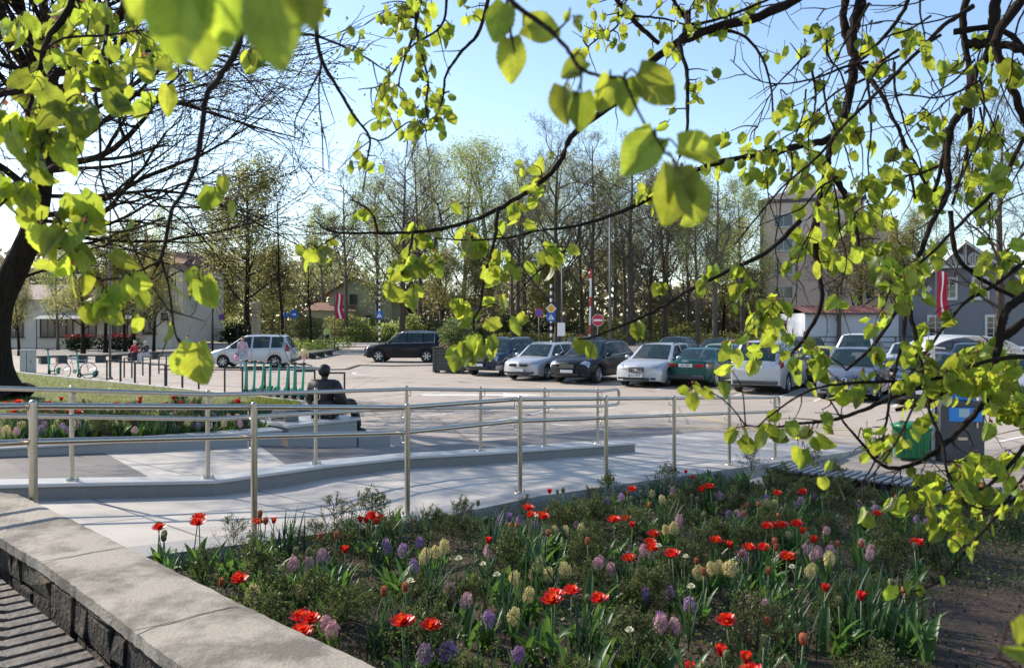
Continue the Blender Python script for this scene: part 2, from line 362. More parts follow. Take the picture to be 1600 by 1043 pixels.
# --- the ramp with its granite slabs
def slab_mat(name, c1, c2, tile, grout=(0.12, 0.115, 0.11), off=0.0):
    m = bpy.data.materials.new(name); m.use_nodes = True; N, L = nt(m); b = N["Principled BSDF"]; b.inputs["Roughness"].default_value = 0.62
    tc = N.new("ShaderNodeTexCoord"); mp = N.new("ShaderNodeMapping"); mp.inputs["Rotation"].default_value = (0, 0, -math.atan2(U.y, U.x)); L.new(tc.outputs["Object"], mp.inputs[0])
    br = N.new("ShaderNodeTexBrick"); br.offset = off; br.inputs["Scale"].default_value = 1; br.inputs["Brick Width"].default_value = tile[0]; br.inputs["Row Height"].default_value = tile[1]
    br.inputs["Mortar Size"].default_value = 0.011; br.inputs["Color1"].default_value = (*c1, 1); br.inputs["Color2"].default_value = (*c2, 1); br.inputs["Mortar"].default_value = (*grout, 1)
    L.new(mp.outputs[0], br.inputs["Vector"])
    n = N.new("ShaderNodeTexNoise"); n.inputs["Scale"].default_value = 220; n.inputs["Detail"].default_value = 2; L.new(tc.outputs["Object"], n.inputs["Vector"])
    n3 = N.new("ShaderNodeTexNoise"); n3.inputs["Scale"].default_value = 1.4; n3.inputs["Detail"].default_value = 6; L.new(tc.outputs["Object"], n3.inputs["Vector"])
    mr = N.new("ShaderNodeMapRange"); mr.inputs[1].default_value = 0.3; mr.inputs[2].default_value = 0.7; mr.inputs[3].default_value = 0.78; mr.inputs[4].default_value = 1.15; L.new(n.outputs[0], mr.inputs[0])
    mr3 = N.new("ShaderNodeMapRange"); mr3.inputs[1].default_value = 0.3; mr3.inputs[2].default_value = 0.7; mr3.inputs[3].default_value = 0.78; mr3.inputs[4].default_value = 1.08; L.new(n3.outputs[0], mr3.inputs[0])
    ml = N.new("ShaderNodeMath"); ml.operation = 'MULTIPLY'; L.new(mr.outputs[0], ml.inputs[0]); L.new(mr3.outputs[0], ml.inputs[1])
    mx = N.new("ShaderNodeMix"); mx.data_type = 'RGBA'; mx.blend_type = 'MULTIPLY'; mx.inputs[0].default_value = 1; L.new(br.outputs[0], mx.inputs[6]); L.new(ml.outputs[0], mx.inputs[7])
    L.new(mx.outputs[2], b.inputs["Base Color"]); MATS[name] = m; return m
M_GRAN = slab_mat("pale granite slabs", (0.54, 0.49, 0.43), (0.47, 0.43, 0.38), (1.5, 1.1))
M_GRAND = slab_mat("dark granite slabs", (0.14, 0.125, 0.115), (0.165, 0.15, 0.14), (1.2, 0.9), (0.11, 0.10, 0.1))
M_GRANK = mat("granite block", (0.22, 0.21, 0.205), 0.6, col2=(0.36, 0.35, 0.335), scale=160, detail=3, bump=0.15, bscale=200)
def ramp_strip(name, n0, n1, u0, u1, m, dz=0.0, kind='structure', thick=None, du=0.5):
    us = [u0]
    while us[-1] < u1 - 1e-6:
        nx = us[-1] + du
        for k in (0, 3.0, 4.5, 12.0, 14.2):
            if us[-1] + 1e-6 < k < nx: nx = k
        us.append(min(u1, nx))
    mb = MB(); vs = []
    for u in us:
        for n in (n0, n1):
            p = UV(u, n); vs.append((p.x, p.y, ramp_z(u) + dz))
    k = len(us); fs = [(2 * i, 2 * i + 2, 2 * i + 3, 2 * i + 1) for i in range(k - 1)]
    if thick:
        zb = lambda u: ramp_z(u) + dz - thick
        for u in us:
            for n in (n0, n1):
                p = UV(u, n); vs.append((p.x, p.y, zb(u)))
        o = 2 * k
        fs += [(2 * i, o + 2 * i, o + 2 * i + 2, 2 * i + 2) for i in range(k - 1)] + [(2 * i + 1, 2 * i + 3, o + 2 * i + 3, o + 2 * i + 1) for i in range(k - 1)]
        fs += [(0, 1, o + 1, o), (2 * k - 2, o + 2 * k - 2, o + 2 * k - 1, 2 * k - 1)]
    mb.add(vs, fs); o = mb.build(name, m)
    if kind: o["kind"] = kind
    return o
RW = 3.30                                       # clear width of the ramp
# kinked far kerb: passes the measured feet of the far posts
FP = [G_ for G_ in [(-6.6, 6.0), (-3.9, 7.37), (-2.9, 7.93), (-2.17, 9.2), (-1.28, 10.1), (-0.41, 10.85), (0.46, 11.75), (1.30, 12.62), (1.85, 13.2)]]
def kerb_z(x, y): u, n = uv_of(x, y); return ramp_z(u) + 0.15
nl = [Vector((*p, 0)) for p in FP]
ramp_strip("ramp", -0.16, 3.25, -3.2, 14.2, M_GRAN, 0.0, thick=0.4)
# edge strip that carries the near posts: a lighter band at the bed
ramp_strip("ramp_edge", -0.22, 0.10, -0.1, 12.6, M_GRANK, 0.012, thick=0.5)
def offset_line(pts, o):
    out = []
    for i, p in enumerate(pts):
        d = (pts[min(i + 1, len(pts) - 1)] - pts[max(i - 1, 0)]).normalized(); out.append(p + Vector((-d.y, d.x, 0)) * o)
    return out
def wall_along(pts, o0, o1, zf, z_bot, name, m, kind=None, bev=0.012):
    A, B = offset_line(pts, o0), offset_line(pts, o1); mb = MB(); vs = []
    for a, b in zip(A, B): vs += [(a.x, a.y, zf(a.x, a.y)), (b.x, b.y, zf(b.x, b.y)), (a.x, a.y, z_bot(a.x, a.y)), (b.x, b.y, z_bot(b.x, b.y))]
    n = len(A); fs = []
    for i in range(n - 1):
        a, b = 4 * i, 4 * i + 4; fs += [(a, b, b + 1, a + 1), (a + 2, b + 2, b, a), (a + 1, b + 1, b + 3, a + 3), (a + 2, a + 3, b + 3, b + 2)]
    fs += [(0, 1, 3, 2), (4 * n - 4, 4 * n - 2, 4 * n - 1, 4 * n - 3)]
    mb.add(vs, fs); return mb.build(name, m, bevel=bev)
kc = thing("ramp_kerb", (0, 0, 0), label="long pale granite kerb carrying the handrail on the far side of the ramp", cat="kerb")
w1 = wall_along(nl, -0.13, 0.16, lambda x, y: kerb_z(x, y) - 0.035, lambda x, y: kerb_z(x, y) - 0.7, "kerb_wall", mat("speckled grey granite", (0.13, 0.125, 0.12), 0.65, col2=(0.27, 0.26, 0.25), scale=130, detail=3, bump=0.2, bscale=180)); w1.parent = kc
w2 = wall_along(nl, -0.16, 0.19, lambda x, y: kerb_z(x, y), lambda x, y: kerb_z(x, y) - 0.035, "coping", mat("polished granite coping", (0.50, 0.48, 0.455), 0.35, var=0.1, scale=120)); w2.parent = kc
# --- plaza beyond the kerb, sloping down to the square
def plaza_z(x, y):
    # falls from the left towards the square on the right
    u, n = uv_of(x, y); z = 0.72 if u < 1.5 else (0.72 - (u - 1.5) * 0.065 if u < 4.9 else 0.499 - (u - 4.9) * 0.098)
    c = lambda v: max(0.0, min(1.0, v))
    return max(0.008, z * (1 - c((u - 5.5) / 2) * c((n - 5.3) / 1.2)))
pl = [(-14, 3.2), (3.0, 14.8), (1.5, 21), (-16, 12.5)]
ol = offset_line(nl, 0.10)
mb = MB(); vs = []
lineA = [(p.x, p.y) for p in ol]; lineA.insert(2, (-3.1, 7.92)); lineA += [(3.6, 14.9)]
lineB = [(-9.5, 7.0), (-6.3, 10.2), (-5.39, 10.97), (-4.6, 11.9), (-3.85, 12.6), (-2.4, 14.3), (-1.2, 15.6), (0.4, 17.0), (1.6, 18.0), (2.6, 18.4), (3.6, 18.6)]
ns = 10
for i in range(len(lineA)):
    for j in range(ns + 1):
        t = j / ns; x = lineA[i][0] * (1 - t) + lineB[i][0] * t; y = lineA[i][1] * (1 - t) + lineB[i][1] * t
        vs.append((x, y, plaza_z(x, y)))
for i in range(len(lineA) - 1):
    for j in range(ns): a = i * (ns + 1) + j; mb.add([], []) ; mb.f.append((a, a + ns + 1, a + ns + 2, a + 1)); mb.mi.append(0 if i in (2, 3) else 1)
mb.v = vs; o = mb.build("plaza_paving", [M_GRAN, M_GRAND]); o["kind"] = 'structure'

# --- handrails
def handrail(name, posts, label, post_h, rail_bend_end, kind_near, mid_h):
    t = thing(name, (0, 0, 0), label=label, cat="handrail")
    r = 0.024 if kind_near else 0.021
    for (x, y, z) in posts:
        mb = MB().tube([(x, y, z), (x, y, z + post_h - 0.005)], r, 14)
        mb.ball((x, y, z + post_h - 0.005), (r, r, r * 0.8), 14, 6)
        mb.build("post", M_STEEL, t, auto=50)
        b = MB(); b.lathe([(0.001, .016), (0.055, .016), (0.06, .010), (0.06, 0.0)], (x, y, z), 16)
        for k in range(3):
            a = k * 2.1 + 0.5; b.lathe([(0.001, .034), (.009, .034), (.011, .016)], (x + .046 * math.cos(a), y + .046 * math.sin(a), z), 6)
        b.build("base_flange", M_STEEL, t, auto=40)
    off = Vector((U.y, -U.x, 0)) * (-0.075)      # rails run on the ramp side of the posts
    if not kind_near: off = -off
    for h, nm in ((post_h - 0.03, "top_rail"), (mid_h, "lower_rail")):
        pts = [Vector((x, y, z + h)) + off for (x, y, z) in posts]
        pts = [pts[0] + (pts[0] - pts[1]) * 1.2] + pts + [rail_bend_end(pts[-1], h)]
        mb = MB().tube(pts, 0.0215, 14)
        if nm == "top_rail": top_end = pts[-1]
        else:
            mid_end = pts[-1]
        mb.build(nm, M_STEEL, t, auto=60)
        for (x, y, z) in posts:
            q = Vector((x, y, z + h)) + off; p0 = Vector((x, y, z + h - 0.085))
            MB().tube([p0, p0 * 0.35 + Vector((q.x, q.y, z + h - 0.085)) * 0.65, Vector((q.x, q.y, z + h - 0.08)), Vector((q.x, q.y, z + h - 0.02))], 0.006, 6).build("rail_bracket", M_STEEL, t, smooth=True)
    # rounded end joining both rails
    d = U * 0.13; c = [top_end, top_end + d * 0.7, top_end + d + Vector((0, 0, -0.05)), mid_end + d + Vector((0, 0, 0.05)), mid_end + d * 0.7, mid_end]
    MB().tube([Vector(p) for p in smooth_line(c, m=5)], 0.0215, 12).build("rail_end_bend", M_STEEL, t, smooth=True)
    return t
near = []
for i in range(-1, 8):
    u = i * 1.49; p = UV(u, 0); near.append((p.x, p.y, ramp_z(u) + 0.012))
handrail("handrail", near, "stainless steel handrail standing along the flower bed side of the ramp", 0.97, lambda p, h: p + U * 0.18, True, 0.72)
far = [(x, y, kerb_z(x, y)) for x, y in FP[0:8]]
far[0] = (-5.25, 6.68, kerb_z(-5.25, 6.68))
handrail("handrail", far, "stainless steel handrail beyond the ramp, mounted on the granite kerb", 0.83, lambda p, h: p + U * 0.32, False, 0.57)

# --- low stone wall with the concrete coping, bottom left
W = 1.30
def capP(x, y): return G(x, y, W)
capmat = mat("weathered concrete coping", (0.135, 0.118, 0.095), 0.92, col2=(0.32, 0.285, 0.235), scale=2.2, detail=14, bump=0.30, bscale=70, thr=(0.42, 0.54))
wt = thing("stone_wall", (0, 0, 0), label="low dark stone wall with wide weathered concrete coping beside the slatted bench", cat="wall")
far_e = [capP(*p) for p in [(0, 767), (28, 770), (50, 780), (130, 818), (215, 860), (330, 917), (450, 975), (600, 1043)]]
near_e = [capP(*p) for p in [(0, 838), (60, 872), (150, 936), (290, 1043)]]
dS = (near_e[-1] - near_e[0]).normalized()
far_e += [far_e[-1] + dS * 3.0]; near_e += [near_e[-1] + dS * 3.2]
lft = [far_e[0] + Vector((-0.9, 0.45, 0)), near_e[0] - dS * 0.0 + Vector((-1.1, 0.75, 0))]
poly = [lft[1]] + near_e + far_e[::-1] + [lft[0]]
mb = MB(); rr = random.Random(3)
# subdivided top with a slightly ragged edge
def rag(pts, n, a):
    out = []
    for p, q in zip(pts, pts[1:]):
        for i in range(n):
            t = i / n; v = p.lerp(q, t); out.append(v + Vector((rr.uniform(-a, a), rr.uniform(-a, a), 0)))
    return out + [pts[-1]]
ne = rag([lft[1]] + near_e, 24, 0.0035); fe = rag([lft[0]] + far_e, 14, 0.004)
nn = len(ne); fi = [fe[min(len(fe) - 1, int(i * (len(fe) - 1) / (nn - 1)))] for i in range(nn)]
cols = 7; vs = []
for a, b in zip(ne, fi):
    for j in range(cols + 1):
        p = a.lerp(b, j / cols); z = W + 0.0025 * noise.noise(p * 4.0) + 0.0025 * noise.noise(p * 22)
        if j in (0, cols): z -= 0.008
        vs.append((p.x, p.y, z))
fs = [(i * (cols + 1) + j, (i + 1) * (cols + 1) + j, (i + 1) * (cols + 1) + j + 1, i * (cols + 1) + j + 1) for i in range(nn - 1) for j in range(cols)]
o = len(vs)
for a, b in zip(ne, fi): vs += [(a.x, a.y, W - 0.055), (b.x, b.y, W - 0.055)]
for i in range(nn - 1):
    fs += [(o + 2 * i, o + 2 * i + 2, (i + 1) * (cols + 1), i * (cols + 1)), (o + 2 * i + 1, i * (cols + 1) + cols, (i + 1) * (cols + 1) + cols, o + 2 * i + 3), (o + 2 * i, o + 2 * i + 1, o + 2 * i + 3, o + 2 * i + 2)]
mb.add(vs, fs); mb.build("coping", capmat, wt, auto=40)
perp = Vector((dS.y, -dS.x, 0))
if perp.dot(near_e[0] - far_e[3]) < 0: perp = -perp
# mortar joints and moss line across the coping
jm = MB()
for k, L_ in enumerate((0.62, 1.75, 2.95)):
    a = near_e[0] + dS * L_; b = a - perp * .0; q = Vector((-dS.y, dS.x, 0)); q = q if q.dot(far_e[3] - near_e[0]) > 0 else -q
    for i in range(5):
        w0 = a + q * (.075 * i) + dS * .006 * ((i * 7) % 3 - 1); w1 = a + q * (.075 * (i + 1)) + dS * .006 * (((i + 1) * 7) % 3 - 1); h_ = dS * .004
        jm.add([(p_.x, p_.y, W + .0022) for p_ in (w0 - h_, w1 - h_, w1 + h_, w0 + h_)], [(0, 1, 2, 3)])
jm.build("mortar_joint", mat("mortar crack", (.05, .045, .04), .95), wt)
# rubble body: separate-looking stones in one wall mesh
stone = mat("dark rubble stone", (0.012, 0.011, 0.010), 0.95, col2=(0.115, 0.082, 0.048), scale=9, thr=(0.45, 0.72), detail=12, bump=1.0, bscale=45)
mb = MB(); s0 = near_e[0] - dS * 1.4 - perp * 0.07; s = 0
core = [near_e[0] - dS * 1.4 - perp * 0.10, near_e[-1] - perp * 0.10, near_e[-1] - perp * 0.36, near_e[0] - dS * 0.0 - perp * 0.34, near_e[0] - dS * 0.5 - perp * 0.22]
mb.prism(core, 0.3, W - 0.05)
rg_ = random.Random(11)
while s < (near_e[-1] - near_e[0]).length + 1.4:
    w = rg_.uniform(0.14, 0.34); z = 0.45
    while z < W - 0.07:
        h = rg_.uniform(0.10, 0.24); h = min(h, W - 0.058 - z)
        c = s0 + dS * (s + w / 2); c.z = z + h / 2; o_ = len(mb.v)
        mb.box(c, (w * 0.94, 0.10, h * 0.94), rz=math.atan2(dS.y, dS.x), top=rg_.uniform(0.86, 1.0))
        for i in range(o_, len(mb.v)): mb.v[i] = tuple(Vector(mb.v[i]) + Vector((rg_.uniform(-1, 1), rg_.uniform(-1, 1), rg_.uniform(-1, 1))) * 0.013)
        z += h
    s += w
mb.build("stone_facing", stone, wt, bevel=0.008)
# terrace floor the photographer stands on
mb = MB().prism([near_e[0] - dS * 3 - perp * 0.05, near_e[-1] + dS * 2 - perp * 0.05, Vector((4.5, -4, 0)), Vector((-8, -4, 0)), Vector((-9, 7, 0))], 0.0, 0.70)
tag(mb.build("terrace", M_PAVE), kind='structure')
# --- slatted bench, bottom left
bench = thing("slatted_bench", (0, 0, 0), label="grey weathered wooden slatted bench in front of the low stone wall", cat="bench")
wood = mat("weathered grey decking", (0.045, 0.037, 0.032), 0.75, col2=(0.115, 0.097, 0.085), scale=7, detail=8, bump=0.5, bscale=30, stretch=(1, 1, 1))
BZ = 1.145; mbs = MB(); wv = dS
base0 = near_e[0] + perp * 0.015 - dS * 1.6
for k in range(46):
    c = base0 + wv * (0.108 * k); a = c + perp * 0.02
    m0, md = Vector((-1.80, 2.95, 0)), Vector((-.51, .86, 0)).normalized(); den = perp.x * md.y - perp.y * md.x
    tk = max(0.10, min(1.6, ((m0.x - c.x) * md.y - (m0.y - c.y) * md.x) / den)); kink = c + perp * tk; e2 = kink + Vector((-1, .18, 0)).normalized() * 0.9
    hw = wv * 0.0385
    for p, q in ((a, kink), (kink, e2)):
        vs = []
        for z in (BZ - 0.032, BZ):
            vs += [p - hw, q - hw, q + hw, p + hw]
            for i in range(-4, 0): vs[i] = Vector((vs[i].x, vs[i].y, z))
        mbs.add(vs, [(0, 1, 2, 3), (7, 6, 5, 4), (0, 4, 5, 1), (1, 5, 6, 2), (2, 6, 7, 3), (3, 7, 4, 0)])
mbs.build("seat", wood, bench, bevel=0.003)
mb = MB()
for k in (0.5, 2.2, 3.9):
    c = base0 + wv * k + perp * 0.3; mb.box((c.x, c.y, 0.9), (0.06, 0.5, 0.42), math.atan2(dS.y, dS.x))
mb.prism([base0 + perp * 0.06, base0 + wv * 5 + perp * 0.06, base0 + wv * 5 + perp * 0.10, base0 + perp * 0.10], BZ - 0.09, BZ - 0.036)
mb.prism([base0 + perp * 0.50, base0 + wv * 5 + perp * 0.50, base0 + wv * 5 + perp * 0.56, base0 + perp * 0.56], BZ - 0.09, BZ - 0.036)
mb.build("support_frame", M_DARKM, bench)

# --- flower bed soil
M_SOIL = mat("bark mulch soil", (0.016, 0.009, 0.006), 0.95, col2=(0.075, 0.042, 0.027), scale=22, detail=9, bump=1.0, bscale=45)
grid_sheet("flower_bed_soil", [(-3.2, 4.7), tuple(UV(8.42, -0.15))[:2], tuple(UV(8.42, -12))[:2], (1.5, -1.2)], soil_z, 0.10, M_SOIL)
# mulch chips: countless flakes
n = 15000; px = rng.uniform(-2.5, 7, n); py = rng.uniform(1.6, 12, n); ok = []
for i in range(n):
    u, nn_ = uv_of(px[i], py[i])
    if nn_ < -0.25 and u < 8.3 and px[i] + py[i] > 2.1 + rng.uniform(0, 0.2): ok.append(i)
ok = np.array(ok); pos = np.array([(px[i], py[i], soil_z(px[i], py[i]) + 0.006) for i in ok])
tv = [(-.5, -.2, 0), (.5, -.25, .1), (.55, .2, 0), (-.45, .22, .12)]; tf = [(0, 1, 2, 3)]
dv = rng.normal(size=(len(ok), 3)) * [1, 1, .35]; X, Y, Z = frames(dv, rng); sz = rng.uniform(0.01, 0.038, len(ok))
Vv, Ff = scatter(tv, tf, pos, X, Y, Z, sz)
tag(big_mesh("mulch_chips", Vv, Ff, mat("mulch chip", (0.04, 0.021, 0.013), 0.9, col2=(0.14, 0.08, 0.05), scale=30)), "dark brown bark mulch chips covering the flower bed soil", "mulch", kind='stuff')
# granite edging and low dark bench at the far right of the bed
ed = thing("granite_edging", (0, 0, 0), label="pale granite edging under the low dark bench beyond the flower bed", cat="edging")
A0, A1 = UV(8.38, -0.25), UV(8.38, -8.5); B0, B1 = UV(9.05, -0.25), UV(9.05, -8.5)
MB().prism([A0, A1, B1, B0], -0.1, 0.215).build("edging_block", M_GRANK, ed, bevel=0.01)
db = thing("low_bench", (0, 0, 0), label="long low dark slatted bench on the granite edging beyond the flower bed", cat="bench")
slat = mat("dark blue grey slats", (0.10, 0.105, 0.12), 0.45, col2=(0.17, 0.175, 0.19), scale=9, bump=0.2)
mb = MB(); mf = MB(); nb = -0.75
while nb > -7.6:
    a, b = UV(8.48, nb), UV(9.02, nb - 0.062); c = (a + b) / 2
    mb.box((c.x, c.y, 0.445), (0.56, 0.062, 0.03), math.atan2(U.y, U.x))
    if int(-nb * 10) % 2 == 0:
        q = UV(8.50, nb); mf.box((q.x, q.y, 0.32), (0.04, 0.07, 0.215), math.atan2(U.y, U.x))
    nb -= 0.098
mb.build("seat", slat, db, bevel=0.003)
q0, q1 = UV(8.62, -0.8), UV(8.62, -7.5); q2, q3 = UV(8.66, -7.5), UV(8.66, -0.8); mf.prism([q0, q1, q2, q3], 0.36, 0.43)
q0, q1 = UV(8.95, -0.8), UV(8.95, -7.5); q2, q3 = UV(8.99, -7.5), UV(8.99, -0.8); mf.prism([q0, q1, q2, q3], 0.215, 0.43)
mf.build("support_frame", M_BLACK, db)

# --- planter with flowers beyond the plaza, lawn behind
LA = [(-9.5, 7.0), (-6.2, 10.1), (-5.1, 11.1), (-3.55, 12.85)]         # granite planter face
LB = [Vector((*p, 0)) for p in LA]
pw = thing("planter_wall", (0, 0, 0), label="low pale granite wall in front of the left tulip bed", cat="wall")
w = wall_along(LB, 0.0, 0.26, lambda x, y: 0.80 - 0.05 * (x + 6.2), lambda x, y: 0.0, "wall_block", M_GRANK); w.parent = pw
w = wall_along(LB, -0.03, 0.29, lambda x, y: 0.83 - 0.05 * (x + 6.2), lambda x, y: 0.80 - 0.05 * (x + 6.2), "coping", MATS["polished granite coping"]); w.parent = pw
def lawn_z(x, y): return 0.14 + 0.55 * max(0, min(1, (22 - y) / 10))
far_l = [G(-40, 577, 0.14), G(30, 583, 0.14), G(400, 621, 0.14), G(470, 629, 0.14)]
nearl = [(-9.7, 7.3), (-6.4, 10.35), (-5.3, 11.35), (-3.9, 13.1)]
mb = MB(); vs = []; cols = 26
for i in range(37):
    t = i / 36 * 3; k = min(2, int(t)); f = t - k
    a = Vector((*nearl[k], 0)).lerp(Vector((*nearl[k + 1], 0)), f); b = far_l[k].lerp(far_l[k + 1], f)
    for j in range(cols + 1):
        p = a.lerp(b, j / cols); zz = lawn_z(p.x, p.y) + 0.03 * noise.noise(p * 0.9)
        wl = 16.3 / (1 - .96 * p.x / p.y) if p.y > 0 else 0
        if p.y < wl + 2.1: zz = 0.71 - 0.05 * (p.x + 6.2)
        vs.append((p.x, p.y, zz))
mb.v = vs
for i in range(36):
    for j in range(cols): a = i * (cols + 1) + j; mb.f.append((a, a + cols + 1, a + cols + 2, a + 1)); mb.mi.append(1 if vs[a][1] < 16.3 / (1 - .96 * vs[a][0] / vs[a][1]) + 1.9 else 0)
o = mb.build("lawn", [M_GRASS, M_SOIL], smooth=True); o["kind"] = 'structure'
# white edging of the lawn
le = MB(); fl = [Vector((p.x, p.y, 0)) for p in far_l]
for a, b in zip(fl, fl[1:]):
    d = (b - a).normalized(); n_ = Vector((-d.y, d.x, 0)) * 0.14; le.prism([a - n_ * 0, b - n_ * 0, b + n_, a + n_], -0.05, 0.19)
tag(le.build("lawn_kerb", mat("light kerb concrete", (0.55, 0.52, 0.48), 0.8, var=0.1)), kind='structure')
# grass blades on the lawn
n = 26000; t = rng.uniform(0, 3, n); k = np.minimum(2, t.astype(int)); f = t - k
na = np.array([(*p, 0) for p in nearl]); fa = np.array([tuple(p) for p in far_l])
a = na[k] * (1 - f)[:, None] + na[k + 1] * f[:, None]; b = fa[k] * (1 - f)[:, None] + fa[k + 1] * f[:, None]
s_ = rng.uniform(0.12, 1, n)[:, None]; pos = a * (1 - s_) + b * s_
pos = pos[pos[:, 1] > 18.3 / (1 - .96 * pos[:, 0] / pos[:, 1])]; pos[:, 2] = [lawn_z(x, y) for x, y, _ in pos]
tv = [(-.06, 0, 0), (.06, 0, 0), (.02, .9, .3), (-.02, .9, .3)]; dv = rng.normal(size=pos.shape) * [.45, .45, 0] + [0, 0, 1]; X, Y, Z = frames(dv, rng)
Vv, Ff = scatter(tv, [(0, 1, 2, 3)], pos, X, Y, Z, rng.uniform(0.05, 0.14, len(pos)))
M_BLADE = leafmat("grass blade", (0.10, 0.14, 0.02), (0.28, 0.32, 0.05), 0.4)
tag(big_mesh("lawn_grass", Vv, Ff, M_BLADE), "short yellowish green grass on the lawn at the left", "grass", kind='stuff')
# ================================================================== VEHICLES
def paint(name, col, metal=0.3): return mat("paint " + name, col, 0.34, metal * .6, coat=0.4, spec=0.3)
M_HEAD = mat("headlight lens", (0.42, 0.45, 0.48), 0.10, 0.5, coat=1.0)
M_TAIL = mat("tail light lens", (0.26, 0.008, 0.010), 0.12, coat=1.0)
M_CHROME = mat("chrome", (0.75, 0.76, 0.78), 0.12, 1.0)
M_PLATE = mat("number plate", (0.72, 0.72, 0.70), 0.4)
M_TRIM = mat("grey bumper trim", (0.05, 0.05, 0.052), 0.6)
def _glassy():
    m = M_GLASS; b = m.node_tree.nodes["Principled BSDF"]; b.inputs["Alpha"].default_value = 0.66; b.inputs["Base Color"].default_value = (.02, .045, .05, 1)
_glassy(); M_SEAT = mat("car seat cloth", (.05, .05, .055), .9)
def lerp_pts(pts, s):
    if s <= pts[0][0]: return pts[0][1]
    for (a, va), (b, vb) in zip(pts, pts[1:]):
        if s <= b: t = (s - a) / (b - a); return va + (vb - va) * t
    return pts[-1][1]
def make_wheel(parent, x, y, r, flip, spokes, rimcol):
    w = 0.20
    prof = [(r * 0.62, -w / 2), (r * 0.80, -w / 2), (r * 0.95, -w / 2 + .012), (r, -w / 2 + .04), (r, w / 2 - .04), (r * .95, w / 2 - .012), (r * .80, w / 2), (r * .64, w / 2 - .004), (r * .62, w / 2 - .03), (r * .62, -w / 2)]
    t = MB().lathe(prof, k=28, axis='y').build("wheel", M_RUBBER, parent, auto=40)
    t.location = (x, y, r); t.rotation_euler = (0, 0, math.pi if flip else 0)
    mb = MB(); mb.lathe([(r * .63, w / 2 - .028), (r * .655, w / 2 - .006), (r * .63, w / 2 + .002), (r * .60, w / 2 - .012), (r * .57, w / 2 - .06)], k=28, axis='y')
    mb.lathe([(r * .58, w / 2 - .10), (r * .001, w / 2 - .10)], k=20, axis='y', mi=1)
    mb.lathe([(r * .16, w / 2 - .05), (r * .15, w / 2 - .012), (.001, w / 2 - .008)], k=14, axis='y')
    for k in range(spokes):
        a = 2 * math.pi * k / spokes; ca, sa = math.cos(a), math.sin(a); wd = 0.9 * r / spokes
        q = []
        for rr_, yy, hw in ((r * .10, w / 2 - .02, wd * .45), (r * .61, w / 2 - .012, wd * .75)):
            for sgn in (-1, 1): q.append((rr_ * ca - sgn * hw * sa, yy, rr_ * sa + sgn * hw * ca))
        q2 = [(p[0], p[1] - .03, p[2]) for p in q]
        mb.add(q + q2, [(0, 1, 3, 2), (4, 6, 7, 5), (0, 2, 6, 4), (1, 5, 7, 3)])
    rm = mb.build("rim", [rimcol, M_BLACK], t, auto=40); return t
